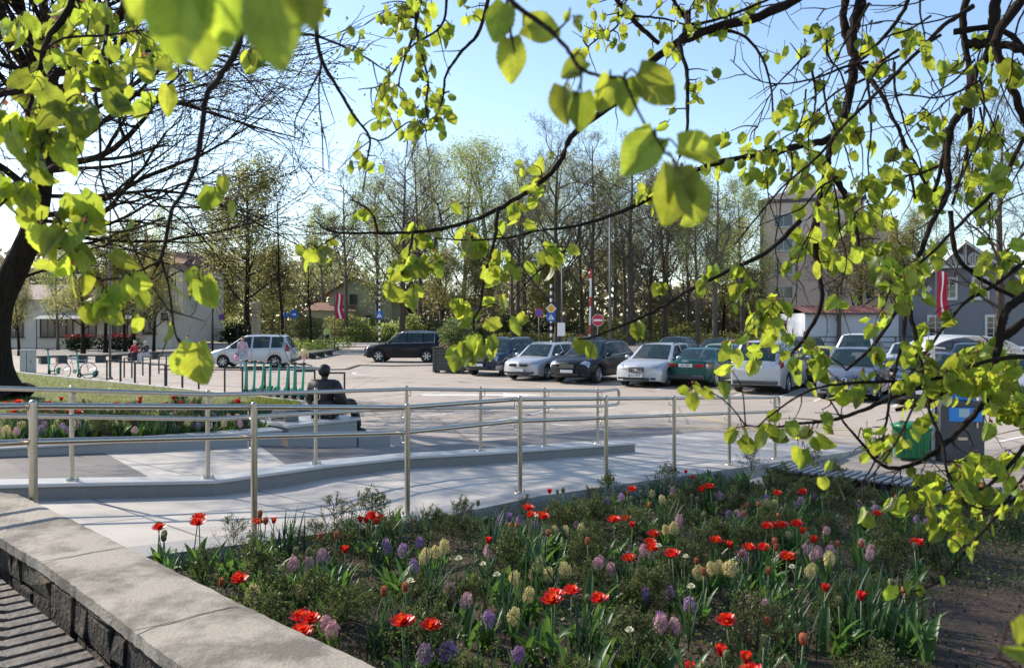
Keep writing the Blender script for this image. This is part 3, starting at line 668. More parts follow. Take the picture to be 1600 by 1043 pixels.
def make_car(name, label, pcol, loc, heading, L=4.6, W=1.80, H=1.46, wb=2.7, fo=0.90, r=0.32, hood=0.93, nose=0.74, swb=1.20, swt=1.95, srt=4.0, srb=4.55,
             deck=None, belt=0.93, beltr=None, sge=None, sb=None, sc=None, rails=False, spokes=7, cat="car", group="cars parked on the square", rimcol=None,
             lights='wagon', clad=False, plate=None, grille='bars', spoiler=False, chrome_win=False, trim=None, zb=0.19, plate_rear=None, rearplate_z=0.75, logo=None, taxi=False):
    f = Vector((math.cos(heading), math.sin(heading), 0))
    t = thing(name, loc, heading, label, cat, group)
    deck = deck if deck is not None else belt + 0.02; beltr = beltr or belt + 0.05
    sge = sge or srt + 0.1; rimcol = rimcol or M_ALLOY; hw = W / 2
    sf, sr = fo, fo + wb
    zt_p = [(0, nose - .10), (0.03, nose - .05), (0.10, nose), (0.30, nose + (hood - nose) * .45), (swb * .7, hood - .03), (swb, hood), (swt, H - .045), (swt + .25, H - .012), ((swt + srt) / 2, H), (srt - .15, H - .02), (srt, H - .06), (srb, deck), (max(srb + .01, L - .06), deck - (.02 if deck < 1.0 or srb < L - .3 else 0)), (L, deck - .10)]
    def zt(s): return lerp_pts(zt_p, s)
    def zs(s):
        b = lerp_pts([(0, nose - .2), (.1, nose - .08), (swb, belt - .02), (srt, beltr), (L - .25, beltr + .01), (L - .08, beltr - .02), (L, beltr - .12)], s)
        return min(b, zt(s) - .035)
    def zl(s):
        z = lerp_pts([(0, zb + .06), (.15, zb), (L - .3, zb), (L, zb + .12)], s)
        for c in (sf, sr):
            Ra = r + .055; d = abs(s - c)
            if d < Ra: z = max(z, r + math.sqrt(max(0, Ra * Ra - d * d)) * 0.98)
        return z
    def wd(s): return hw * lerp_pts([(0, .86), (.04, .92), (.15, .96), (.45, .985), (.9, 1), (L - .7, 1), (L - .25, .965), (L - .06, .92), (L, .87)], s)
    def bend(s, y):
        b = (y / hw) ** 2; x = L / 2 - s
        if s < .8: x -= .22 * b * (1 - s / .8)
        if s > L - .6: x += .10 * b * (1 - (L - s) / .6)
        return x
    def section(s):
        w, z0, z1, zt_ = wd(s), zl(s), zs(s), zt(s); hg = zt_ - z1
        y6 = w * .955 - .05 - .36 * max(0, hg - .06); z6 = z1 + max(.6 * hg, hg - .055)
        zl0 = min(z0, lerp_pts([(0, zb + .06), (.15, zb), (L - .3, zb), (L, zb + .12)], s))
        pts = [(0, zl0), (.62 * w, zl0), (.62 * w + .001, z0), (w * .965, z0), (w, z0 + (z1 - z0) * .40), (w * .995, z0 + (z1 - z0) * .72), (w * .955, z1), (y6, z6), (y6 * .84, zt_ - .010), (y6 * .45, zt_ + .008), (0, zt_ + .014)]
        return [(bend(s, y), y, z) for y, z in pts]
    NT = 11
    S = {0, .03, .10, .2, .30, .5, swb * .7, swb, swt, swt + .25, (swt + srt) / 2, srt - .15, srt, srb, L - .25, L - .06, L, swb + (swt - swb) * .33, swb + (swt - swb) * .66, sge}
    for c in (sf, sr):
        Ra = r + .055
        for k in range(13): S.add(c - Ra * math.cos(math.pi * k / 12))
    sb = sb or swt + .55; sc = sc or sb + .95
    for c in (sb, sc):
        if c < sge: S.update({c - .045, c + .045})
    S = sorted(s for s in S if 0 <= s <= L); SS = [S[0]]
    for s in S[1:]:
        if s - SS[-1] > .012: SS.append(s)
    if SS[-1] < L: SS[-1] = L
    secs = [section(s) for s in SS]
    body, wind, side, side2, rear = MB(), MB(), MB(), MB(), MB()
    V = []
    for sec in secs:
        V += [(x, y, z) for x, y, z in sec] + [(x, -y, z) for x, y, z in sec]
    for m_ in (body,): m_.v = list(V)
    for i in range(len(SS) - 1):
        sm = (SS[i] + SS[i + 1]) / 2
        for sd_ in (0, 1):
            for j in range(NT - 1):
                a, b = i * 2 * NT + sd_ * NT + j, (i + 1) * 2 * NT + sd_ * NT + j
                q = (a, a + 1, b + 1, b) if sd_ == 0 else (a, b, b + 1, a + 1)
                tgt = body
                if j == 6 and swb + .16 < sm < sge and not (sb - .045 < sm < sb + .045) and not (sc - .045 < sm < sc + .045): tgt = side if sd_ == 0 else side2
                elif j >= 8 and swb < sm < swt: tgt = wind
                elif j >= 8 and srt < sm < srb: tgt = rear
                if tgt is body: body.f.append(q); body.mi.append(1 if j <= 2 else (2 if clad and j == 3 else 0))
                else: tgt.add([V[k] for k in q], [(0, 1, 2, 3)])
    for e, base in ((0, 0), (1, (len(SS) - 1) * 2 * NT)):      # end caps
        ring = [base + NT - 1 - k for k in range(NT)] + [base + NT + k for k in range(1, NT)]
        pr_ = [V[k] for k in ring]; c = Vector((sum(p[0] for p in pr_) / len(pr_) + (.07 if e == 0 else -.05), 0, sum(p[2] for p in pr_) / len(pr_)))
        ci = len(body.v); body.v.append(tuple(c))
        for k in range(len(ring)):
            a, b = ring[k], ring[(k + 1) % len(ring)]; body.f.append((ci, b, a) if e else (ci, a, b)); body.mi.append(0)
    bo = body.build("body", [pcol, M_BLACK, trim or M_TRIM], t, auto=38)
    def merge(mb): return mb
    wind.build("windscreen", M_GLASS, t, smooth=False); side.build("side_window", M_GLASS, t); side2.build("side_window", M_GLASS, t); rear.build("rear_window", M_GLASS, t)
    def at(s, tt, sg):
        sec = section(s); j = min(NT - 2, int(tt)); f_ = tt - j; p = [sec[j][k] * (1 - f_) + sec[j + 1][k] * f_ for k in range(3)]
        return Vector((p[0], p[1] * sg, p[2]))
    def patch(nm, s0, s1, t0, t1, sg, m, off=.010, ns=6, ntt=6, taper=0.0):
        mb = MB(); vs = []
        for i in range(ns + 1):
            for j in range(ntt + 1):
                u_, v_ = i / ns, j / ntt; s = s0 + (s1 - s0) * u_; k = t0 + (t1 - t0) * (v_ if not taper else (v_ * (1 - taper * u_) + taper * u_ * .8))
                p = at(s, k, sg); a = at(min(L, s + .01), k, sg) - at(max(0, s - .01), k, sg); b = at(s, min(NT - 1.01, k + .05), sg) - at(s, max(0, k - .05), sg)
                n = a.cross(b);
                if n.length < 1e-9: n = Vector((0, sg, 0))
                n.normalize()
                if n.dot(p - Vector((0, 0, .6))) < 0: n = -n
                vs.append(p + n * off)
        fs = [(i * (ntt + 1) + j, (i + 1) * (ntt + 1) + j, (i + 1) * (ntt + 1) + j + 1, i * (ntt + 1) + j + 1) for i in range(ns) for j in range(ntt)]
        mb.add(vs, fs); return mb.build(nm, m, t, smooth=True)
    for sg in (1, -1):
        patch("headlight", .014, .19, 5.7, 8.4, sg, M_HEAD, .010, ns=7, ntt=8, taper=.30)
        if lights == 'wagon': patch("tail_light", L - .26, L - .02, 5.2, 6.9, sg, M_TAIL)
        else:
            patch("tail_light", L - .22, L - .004, 5.0, 6.0, sg, M_TAIL)
            MB().box((-L / 2 - .028, sg * .50, rearplate_z), (.09, .33, .12)).build("rear_lamp", M_TAIL, t, bevel=.02)
        # shut lines of the doors and the handle
        for s in (swb + .05, sb, sc):
            if s < sr - .1: patch("door_gap", s - .006, s + .006, 3.15, 6.0, sg, M_BLACK, .003, 1, 8)
        for s in (sb - .22, min(sc, sr) - .20):
            p = at(s, 5.55, sg); MB().box((p.x, p.y + sg * .012, p.z), (.16, .03, .028)).build("door_handle", pcol, t, bevel=.006)
        p = at(swb + .33, 6.05, sg); mb = MB(); mb.ball((p.x, p.y + sg * .13, p.z + .06), (.06, .11, .075), 12, 8); mb.tube([p + Vector((0, -.03 * sg, 0)), (p.x, p.y + sg * .08, p.z + .03)], .022, 6)
        mb.build("wing_mirror", pcol, t, smooth=True)
        if rails:
            pts = [at(s, 7.8, sg) + Vector((0, 0, .012 + (.035 if 0 < k < 4 else 0))) for k, s in enumerate((swt + .15, swt + .35, (swt + srt) / 2, srt - .3, srt - .1))]
            MB().tube(pts, .016, 6).build("roof_rail", M_BLACK if rails == 'black' else M_CHROME, t, smooth=True)
        if chrome_win:
            pts = [at(s, 6.05, sg) + Vector((0, sg * .008, 0)) for s in np.linspace(swb + .2, sge, 10)]; pts += [at(s, 7.0, sg) + Vector((0, sg * .01, .0)) for s in np.linspace(sge - .04, swt, 8)]
            MB().tube(pts, .009, 5).build("window_trim", M_CHROME, t, smooth=True)
        for k_, c in ((0, sf), (1, sr)): make_wheel(t, L / 2 - c, sg * (hw * .975 - .105), r, sg < 0, spokes, rimcol)
    # cabin: dashboard, steering wheel, seats with head restraints
    dz = belt - .06; MB().box((L / 2 - swt + .12, 0, dz), (.34, W * .74, .16)).build("dashboard", M_BLACK, t, bevel=.03)
    for k, s in enumerate((swt + .62, swt + 1.45)):
        if s < srt - .1:
            for y in (-.36, .36):
                mb = MB(); mb.box((L / 2 - s, y, belt - .02), (.14, .46, .52)); mb.box((L / 2 - s, y, min(H - .22, belt + .33)), (.09, .24, .17)); mb.build("seat", M_SEAT, t, bevel=.03)
    mb = MB(); mb.tube([(L / 2 - swt - .10 - .08 * math.sin(a), .36 + .18 * math.cos(a), belt + .05 + .17 * math.sin(a)) for a in np.linspace(0, 2 * math.pi, 17)], .014, 5); mb.build("steering_wheel", M_BLACK, t, smooth=True)
    # black rubber edge round the windscreen
    e = [at(swb + .01, 8, sg) for sg in (1, -1)]; e2 = [at(swt - .01, 8, sg) for sg in (1, -1)]; up_ = Vector((0, 0, .006))
    MB().tube([e[0] + up_, at(swb + .01, 10, 1) + up_, e[1] + up_], .014, 5).build("windscreen_seal", M_BLACK, t, smooth=True)
    mb = MB()
    for y0 in (-.12, .42): mb.tube([at(swb + .03, 10, 1) + Vector((-.02, y0, .02)), at(swb + .22, 10, 1) + Vector((-.0, y0 - .42, .012))], .008, 4)
    mb.build("wiper", M_BLACK, t)
    mb = MB(); xf = L / 2
    gz = nose - .16
    if grille == 'bars':
        mb.box((xf + .045, 0, gz), (.05, .62, .15)); mb.build("grille", M_BLACK, t, bevel=.02)
        m2 = MB(); [m2.box((xf + .075, 0, gz - .05 + k * .034), (.01, .58, .010)) for k in range(4)]; m2.build("grille_bar", M_CHROME, t)
    elif grille == 'volvo':
        mb.box((xf + .045, 0, gz), (.05, .56, .19)); mb.build("grille", M_BLACK, t, bevel=.015)
        m2 = MB(); [m2.box((xf + .074, -.24 + k * .06, gz), (.01, .012, .165)) for k in range(9)]; m2.tube([(xf + .082, .27, gz - .09), (xf + .082, -.27, gz + .09)], .011, 6)
        m2.lathe([(.045, .078), (.05, .088), (.03, .092), (.001, .092)], (xf, 0, gz), 14, 'x'); m2.build("grille_bar", M_CHROME, t)
    elif grille == 'split':
        for sg in (1, -1): mb.box((xf + .035, sg * .24, gz + .01), (.05, .34, .11))
        mb.build("grille", M_BLACK, t, bevel=.02); m2 = MB(); m2.lathe([(.05, .06), (.055, .07), (.001, .075)], (xf, 0, gz + .03), 14, 'x'); m2.build("badge", M_CHROME, t)
    elif grille == 'vw':
        mb.box((xf + .04, 0, gz), (.05, .70, .10)); mb.build("grille", M_BLACK, t, bevel=.02)
        m2 = MB(); m2.lathe([(.078, .07), (.082, .082), (.068, .085), (.066, .078)], (xf, 0, gz), 22, 'x')
        m2.tube([(xf + .08, .045, gz + .055), (xf + .08, .0, gz - .03), (xf + .08, -.045, gz + .055)], .006, 5); m2.tube([(xf + .08, .066, gz + .02), (xf + .08, .03, gz - .06), (xf + .08, 0, gz - .0), (xf + .08, -.03, gz - .06), (xf + .08, -.066, gz + .02)], .006, 5)
        m2.build("badge", M_CHROME, t); m3 = MB(); [m3.box((xf + .07, 0, gz - .03 + .03 * k), (.008, .68, .007)) for k in range(3)]; m3.build("grille_bar", M_CHROME, t)
    MB().box((xf + .05, 0, zb + .13), (.05, 1.0, .10)).build("lower_intake", M_BLACK, t, bevel=.02)
    for sg in (1, -1): MB().box((xf - .05, sg * hw * .66, zb + .14), (.06, .22, .07), rz=-sg * .3).build("fog_lamp", M_BLACK, t, bevel=.02)
    pz = zb + .245; pl = MB().box((xf + .082, 0, pz), (.012, .52, .112)).build("number_plate", M_PLATE, t, bevel=.004)
    def ptext(txt, back=False):
        x = (xf + .091) if not back else -(xf + .081); zz = pz if not back else rearplate_z
        M = Matrix.Translation((x, 0, zz)) @ Matrix.Rotation(R(90 if not back else -90), 4, 'Z') @ Matrix.Rotation(R(90), 4, 'X')
        text_mesh(txt, .10, "plate_lettering", M_BLACK, t, M)
        M2 = Matrix.Translation((0, 0, 0)); MB().box((x - (.002 if not back else -.002), (-.235 if not back else .235), zz), (.006, .04, .108)).build("plate_band", mat("plate blue", (.02, .06, .35), .4), t)
    if plate: ptext(plate)
    MB().box((-(xf + .062), 0, rearplate_z), (.012, .52, .112)).build("number_plate", M_PLATE, t, bevel=.004)
    if plate_rear: 
        x = -(xf + .072); M = Matrix.Translation((x, 0, rearplate_z)) @ Matrix.Rotation(R(-90), 4, 'Z') @ Matrix.Rotation(R(90), 4, 'X'); text_mesh(plate_rear, .10, "plate_lettering", M_BLACK, t, M)
    MB().box((-xf - .02, 0, zb + .20), (.10, W * .80, .13)).build("rear_bumper", trim or M_TRIM, t, bevel=.03)
    MB().box((xf * .55, 0, zb - .0), (.5, W * .5, .06)).build("underbody", M_BLACK, t)
    if spoiler:
        p = at(L - .12, 8, 1); m = MB(); m.box((-xf + .16, 0, p.z + .065), (.15, W * .70, .022))
        for sg in (1, -1): m.box((-xf + .17, sg * W * .31, p.z + .03), (.10, .03, .07))
        m.build("rear_spoiler", pcol, t, bevel=.008)
    if logo == 'rings':
        m = MB()
        for k in range(4):
            c = Vector((-xf - .052, -.075 + .05 * k, rearplate_z + .16)); m.tube([c + Vector((0, .032 * math.cos(a), .032 * math.sin(a))) for a in np.linspace(0, 2 * math.pi, 15)], .005, 5)
        m.build("badge", M_CHROME, t)
    return t
def corner_loc(px, py, heading, L, W, rear=False, side=1):
    """centre of a car whose nearest front (or rear) corner stands at this pixel; side=+1: its left corner"""
    c = G(px, py); f = Vector((math.cos(heading), math.sin(heading), 0)); l = Vector((-f.y, f.x, 0))
    return c - f * (L / 2 * (-1 if rear else 1)) - l * (W / 2 * side)
HD = R(-90 - 30)                       # nose towards the camera, a little to the left
HA = R(90 - 31)                        # tail towards the camera
P_SILV = paint("silver", (0.50, 0.51, 0.53), .7); P_WHT = paint("white silver", (0.46, 0.475, 0.50), .6); P_BLK = mat("paint black", (0.006, 0.007, 0.012), 0.38, 0.0, coat=0.25, spec=0.2); P_NAVY = paint("dark blue", (0.018, 0.03, 0.06), .4)
P_GREEN = paint("dark green", (0.005, 0.075, 0.065), .4); P_GREY = paint("graphite", (0.05, 0.052, 0.058), .5); P_MINT = paint("pale green", (0.22, 0.33, 0.24), .3)
P_RED = paint("red", (0.45, 0.02, 0.035), .2); P_YEL = paint("yellow", (0.50, 0.46, 0.05), .1); P_BLUE = paint("slate blue", (0.13, 0.15, 0.20), .6); P_VAN = paint("white", (0.7, 0.7, 0.7), .0)
P_SBEIGE = paint("silver beige", (0.46, 0.46, 0.45), .6)
make_car("parked_car", "dark blue compact SUV beside the wooden planter box, leftmost of the front row", P_NAVY, corner_loc(776, 589, HD, 4.35, 1.82), HD, L=4.35, W=1.82, H=1.63, wb=2.67, fo=.84, r=.34, hood=1.05, nose=.88, swb=1.15, swt=1.75, srt=3.75, srb=4.27, belt=1.05, beltr=1.12, rails='chrome', clad=True, zb=.26, trim=mat("silver skid plate", (.4, .41, .42), .4, .6))
make_car("parked_car", "silver estate car with black bumper strips beside the dark blue compact SUV", P_WHT, corner_loc(840, 596, HD, 4.51, 1.73), HD, L=4.51, W=1.73, H=1.47, wb=2.51, fo=.90, r=.315, hood=.94, nose=.78, swb=1.25, swt=1.95, srt=3.95, srb=4.40, belt=.93, rails='chrome', grille='split', trim=M_BLACK)
make_car("parked_car", "black estate car with chrome grille and pale alloy wheels between the two silver estates", P_BLK, corner_loc(921, 601.5, HD, 4.80, 1.84), HD, L=4.80, W=1.84, H=1.62, wb=2.74, fo=.95, r=.345, hood=1.02, nose=.84, swb=1.30, swt=2.10, srt=4.15, srb=4.68, belt=1.03, rails='black', spokes=10, chrome_win=True, zb=.25)
make_car("parked_car", "pale silver estate car with a diagonal grille bar beside the dark green saloon", P_WHT, corner_loc(1033, 607, HD, 4.82, 1.86), HD, L=4.82, W=1.86, H=1.54, wb=2.82, fo=.93, r=.33, hood=.98, nose=.80, swb=1.35, swt=2.15, srt=4.15, srb=4.68, belt=.97, rails='black', spokes=9, grille='volvo', plate="KC-7977")
make_car("parked_car", "dark teal green saloon with a boot spoiler, parked tail towards the ramp", P_GREEN, corner_loc(1108, 607, HA, 4.48, 1.70, True, -1), HA, L=4.48, W=1.70, H=1.39, wb=2.61, fo=.90, r=.31, hood=.92, nose=.76, swb=1.30, swt=2.00, srt=3.05, srb=3.80, deck=.98, belt=.90, sge=3.35, lights='sedan', spoiler=True, plate_rear="FA-1887", rearplate_z=.80, logo='rings')
make_car("parked_car", "silver minivan with dark rear glass parked tail first, right of the dark green saloon", P_WHT, corner_loc(1224, 618, HA, 4.63, 1.81, True, -1), HA, L=4.63, W=1.81, H=1.73, wb=2.84, fo=.88, r=.33, hood=1.05, nose=.84, swb=.95, swt=1.75, srt=4.15, srb=4.58, belt=1.05, beltr=1.08, rearplate_z=.9)
make_car("parked_car", "slate blue hatchback with a round grille badge, nose towards the ramp", P_BLUE, corner_loc(1370, 630, HD, 4.20, 1.76), HD, L=4.20, W=1.76, H=1.55, wb=2.58, fo=.88, r=.32, hood=1.0, nose=.80, swb=1.05, swt=1.80, srt=3.65, srb=4.12, belt=1.0, grille='vw')
make_car("parked_car", "dark blue hatchback mostly hidden by leaves beside the slate blue hatchback", P_NAVY, corner_loc(1505, 640, HD, 4.25, 1.76), HD, L=4.25, W=1.76, H=1.46, wb=2.58, fo=.88, r=.32, swb=1.1, swt=1.85, srt=3.65, srb=4.15, belt=.94, grille='bars')
make_car("parked_car", "silver minivan at the right edge of the photo, behind the ticket machine", P_WHT, corner_loc(1655, 652, HD, 4.5, 1.82), HD, L=4.5, W=1.82, H=1.66, wb=2.7, fo=.9, r=.33, hood=1.02, nose=.82, swb=1.0, swt=1.8, srt=4.0, srb=4.45, belt=1.02)
G2 = "cars parked on the square"
make_car("parked_car", "dark grey estate with roof rails in the back row behind the silver estate", P_GREY, corner_loc(905, 570, HD, 4.6, 1.8), HD, H=1.52, swb=1.2, swt=1.95, rails='black')
make_car("parked_car", "dark grey hatchback in the back row behind the pale silver estate", P_GREY, corner_loc(1058, 571, HD, 4.3, 1.78), HD, L=4.3, W=1.78, H=1.53, wb=2.6, swb=1.05, swt=1.9, srt=3.5, srb=4.2, belt=.98)
make_car("parked_car", "black saloon in the back row, left of the red hatchback", P_BLK, corner_loc(1130, 573, HD, 4.6, 1.8), HD, H=1.46, swb=1.25, swt=2.0, srt=3.4, srb=4.05, lights='sedan', sge=3.6)
make_car("parked_car", "pale green small car behind the dark green saloon", P_MINT, corner_loc(1146, 589, HA, 3.9, 1.65, True, -1), HA, L=3.9, W=1.65, H=1.40, wb=2.45, fo=.75, r=.29, swb=1.0, swt=1.7, srt=3.2, srb=3.75, belt=.9)
make_car("parked_car", "bright red hatchback left of the silver minivan", P_RED, corner_loc(1170, 583, HA, 4.0, 1.70, True, -1), HA, L=4.0, W=1.70, H=1.50, wb=2.5, fo=.8, r=.3, swb=1.0, swt=1.7, srt=3.4, srb=3.9, belt=.95)
make_car("parked_car", "dark people carrier in the back row behind the silver minivan", P_GREY, corner_loc(1268, 585, HD, 4.6, 1.85), HD, H=1.66, W=1.85, hood=1.05, nose=.85, swb=1.0, swt=1.8, belt=1.05)
make_car("parked_car", "small yellow car behind the slate blue hatchback", P_YEL, corner_loc(1306, 607, HA, 3.6, 1.62, True, -1), HA, L=3.6, W=1.62, H=1.46, wb=2.35, fo=.65, r=.28, swb=.8, swt=1.5, srt=3.05, srb=3.5, belt=.95, hood=.95)
make_car("parked_van", "white van in the back row in front of the pale garage wall", P_VAN, corner_loc(1368, 597, HD, 4.4, 1.83), HD, L=4.4, W=1.83, H=1.86, wb=2.7, fo=.85, r=.32, hood=1.12, nose=.88, swb=.95, swt=1.65, srt=4.15, srb=4.36, belt=1.10, cat="van")
make_car("parked_car", "silver saloon beside the white van in the back row", P_SILV, corner_loc(1448, 590, HD, 4.5, 1.75), HD, L=4.5, W=1.75, H=1.43, swb=1.25, swt=2.0, srt=3.4, srb=4.0, lights='sedan', sge=3.6)
make_car("parked_car", "dark blue estate in the back row behind the ticket machine", P_NAVY, corner_loc(1560, 600, HD, 4.6, 1.8), HD, H=1.5, swb=1.2, swt=1.95, srt=4.0, srb=4.5)
make_car("parked_suv", "black SUV driving left past the wooden planter box", P_BLK, G(632, 566) + Vector((0, .95, 0)), R(175), L=4.80, W=1.90, H=1.78, wb=2.86, fo=.92, r=.37, hood=1.10, nose=.90, swb=1.25, swt=2.05, srt=4.30, srb=4.72, belt=1.10, beltr=1.14, rails='chrome', chrome_win=True, zb=.26, spokes=6, cat="SUV", group=None, sge=4.25)
tx = make_car("parked_car", "silver people carrier with a dark oval door mark, side on behind the bicycle hoops", P_SILV, G(388, 574.5) + Vector((0, .9, 0)), R(180), L=4.40, W=1.80, H=1.66, wb=2.68, fo=.86, r=.32, hood=1.0, nose=.80, swb=.95, swt=1.80, srt=4.0, srb=4.36, belt=1.0, beltr=1.04, rails='chrome', spokes=7, group=None, sge=3.95)
m = MB(); m.lathe([(.22, 0.0), (.001, .002)], (0.45, .905, .72), 20, 'y'); m.v = [(x, y, .72 + (z - .72) * .6) for x, y, z in m.v]; m.build("door_mark", mat("dark decal", (.03, .03, .035), .4), tx)
# ================================================================== PEOPLE, STATUE
ORD = "first second third fourth fifth sixth seventh eighth ninth tenth eleventh twelfth thirteenth fourteenth fifteenth sixteenth seventeenth eighteenth nineteenth twentieth twenty-first twenty-second twenty-third twenty-fourth twenty-fifth twenty-sixth twenty-seventh twenty-eighth".split()
def skin_obj(name, nodes, edges, m, parent, sub=1, root=0):
    me = bpy.data.meshes.new(name); me.from_pydata([n[0] for n in nodes], edges, []); me.materials.append(m)
    o = bpy.data.objects.new(name, me); link(o, parent); sk = o.modifiers.new("skin", 'SKIN'); sk.use_smooth_shade = True
    for i, n in enumerate(nodes):
        r = n[1]; o.data.skin_vertices[0].data[i].radius = (r, r) if not hasattr(r, '__len__') else r
        o.data.skin_vertices[0].data[i].use_root = (i == root)
    s = o.modifiers.new("sub", 'SUBSURF'); s.levels = sub; s.render_levels = sub; return o
def chain(*lists):
    nodes, edges = [], []
    return nodes, edges
def person(label, loc, rz, pose, top, legs, hair, skin=(0.50, 0.30, 0.22), k=1.0, long_hair=False, group=None, coat=False, cat="person", bronze=None, cap=False, name="person"):
    """pose: dict of joints in metres for a 1.70 m person, x right, y forward, z up"""
    t = thing(name, loc, rz, label, cat, group); t.scale = (k, k, k)
    ms = bronze or mat("skin %.2f" % skin[0], skin, 0.5); J = {n: Vector(v) for n, v in pose.items()}
    nodes, edges, idx = [], [], {}
    def nd(key, p, r):
        idx[key] = len(nodes); nodes.append((tuple(p), r)); return idx[key]
    def ed(a, b): edges.append((idx[a], idx[b]))
    nd('pel', J['pel'], (.125, .10)); nd('waist', J['pel'].lerp(J['neck'], .35), (.115, .085)); nd('chest', J['pel'].lerp(J['neck'], .75), (.14, .10)); nd('neck', J['neck'], .052)
    hd = J['head'] - J['neck']; nd('jaw', J['neck'] + hd * .42, (.060, .062)); nd('head', J['neck'] + hd * .80, (.078, .092)); nd('crown', J['neck'] + hd * 1.15, (.060, .07))
    for a, b in (('pel', 'waist'), ('waist', 'chest'), ('chest', 'neck'), ('neck', 'jaw'), ('jaw', 'head'), ('head', 'crown')): ed(a, b)
    fw = J.get('face', Vector((0, 1, 0))).normalized(); rt = fw.cross(Vector((0, 0, 1))).normalized()
    nd('nose', J['neck'] + hd * .72 + fw * .105, .014); ed('head', 'nose')
    for s, sg in (('l', -1), ('r', 1)):
        nd('sh' + s, J['sh' + s], (.058, .058)); nd('el' + s, J['el' + s], .040); nd('wr' + s, J['wr' + s], .027); hv = (J['wr' + s] - J['el' + s]).normalized(); pm = J['wr' + s] + hv * .07; nd('pm' + s, pm, (.036, .018))
        ed('chest', 'sh' + s); ed('sh' + s, 'el' + s); ed('el' + s, 'wr' + s); ed('wr' + s, 'pm' + s)
        sx = hv.cross(Vector((0, 1, 0)));
        if sx.length < .2: sx = hv.cross(Vector((1, 0, 0)))
        sx.normalize(); dn = hv.cross(sx)
        for q, (o_, ln) in enumerate(((-.027, .065), (-.009, .078), (.009, .074), (.026, .058))):
            a = pm + hv * .025 + sx * o_; nd('f%s%d' % (s, q), a, .0085); nd('g%s%d' % (s, q), a + hv * ln * .55 + dn * .010 * sg, .0078); nd('h%s%d' % (s, q), a + hv * ln * .9 + dn * .030 * sg, .0068)
            ed('pm' + s, 'f%s%d' % (s, q)); ed('f%s%d' % (s, q), 'g%s%d' % (s, q)); ed('g%s%d' % (s, q), 'h%s%d' % (s, q))
        nd('th' + s, pm - hv * .03 - sx * .045, .009); nd('ti' + s, pm + hv * .02 - sx * .058 + dn * .01, .008); ed('pm' + s, 'th' + s); ed('th' + s, 'ti' + s)
        nd('hp' + s, J['hp' + s], .085); nd('kn' + s, J['kn' + s], .055); nd('an' + s, J['an' + s], .036); nd('to' + s, J['to' + s], (.038, .026))
        ed('pel', 'hp' + s); ed('hp' + s, 'kn' + s); ed('kn' + s, 'an' + s); ed('an' + s, 'to' + s)
        nd('ea' + s, J['neck'] + hd * .72 + rt * .088 * sg, .012); ed('head', 'ea' + s)
    body = skin_obj("body", nodes, edges, ms, t)
    def wear(nm, keys, ed_, grow, m, extra=None):
        n2, ix = [], {}
        for key in keys:
            p, r = nodes[idx[key]]; r = r if hasattr(r, '__len__') else (r, r); ix[key] = len(n2); n2.append((p, tuple(a + grow for a in r)))
        e2 = [(ix[a], ix[b]) for a, b in ed_]
        if extra:
            for par, p, r in extra: n2.append((tuple(p), r)); e2.append((ix[par], len(n2) - 1))
        return skin_obj(nm, n2, e2, m, t)
    mt = bronze or mat("cloth " + label[:24], top, 0.85, bump=.3, bscale=40); ml = bronze or mat("trousers " + label[:24], legs, 0.85)
    mh = bronze or mat("hair " + str(hair), hair, 0.7)
    wear("coat" if coat else "shirt", ['pel', 'waist', 'chest', 'neck', 'shl', 'ell', 'wrl', 'shr', 'elr', 'wrr'], [('pel', 'waist'), ('waist', 'chest'), ('chest', 'neck'), ('chest', 'shl'), ('shl', 'ell'), ('ell', 'wrl'), ('chest', 'shr'), ('shr', 'elr'), ('elr', 'wrr')], .022 if not coat else (.034 if not bronze else .060), mt)
    wear("trousers", ['pel', 'hpl', 'knl', 'anl', 'hpr', 'knr', 'anr'], [('pel', 'hpl'), ('hpl', 'knl'), ('knl', 'anl'), ('pel', 'hpr'), ('hpr', 'knr'), ('knr', 'anr')], .018 if not bronze else .034, ml)
    msh = bronze or M_BLACK
    for s in 'lr':
        a, b = J['an' + s], J['to' + s]; d = (b - a); skin_obj("shoe", [(tuple(a - d * .25 + Vector((0, 0, -.02))), (.038, .034)), (tuple(a + d * .4 + Vector((0, 0, -.012))), (.046, .036)), (tuple(b + d * .12), (.042, .026))], [(0, 1), (1, 2)], msh, t)
    c = J['neck'] + hd * .92; mb = MB()
    mb.ball(c - fw * .018 + Vector((0, 0, .008)), (.093, .104, .100) if not bronze else (.108, .115, .108), 14, 9)
    mb.v = [v for v in mb.v]
    if long_hair:
        for q in range(5): a = (q - 2) * .035; mb.tube([c - fw * .06 + rt * a, c - fw * .10 + rt * a + Vector((0, 0, -.16)), c - fw * .09 + rt * a * 1.1 + Vector((0, 0, -.33))], [.035, .034, .014], 7)
    # keep the face free: pull front-lower vertices back
    out = []
    for v in mb.v:
        v = Vector(v); r_ = v - c; f_ = r_.dot(fw)
        if f_ > .02 and r_.z < .035: v -= fw * (f_ - .0)
        out.append(tuple(v))
    mb.v = out; mb.build("hair" if not cap else "cap", mh, t, smooth=True)
    if not bronze:
        e = MB()
        for sg in (-1, 1): e.ball(J['neck'] + hd * .80 + fw * .082 + rt * .030 * sg, .009, 6, 4)
        e.build("eyes", M_BLACK, t); m_ = MB(); q = J['neck'] + hd * .50 + fw * .070; m_.box(q, (.04, .012, .008), rz=math.atan2(-fw.x, fw.y)); m_.build("mouth", mat("lips", (.35, .08, .07), .5), t)
    return t
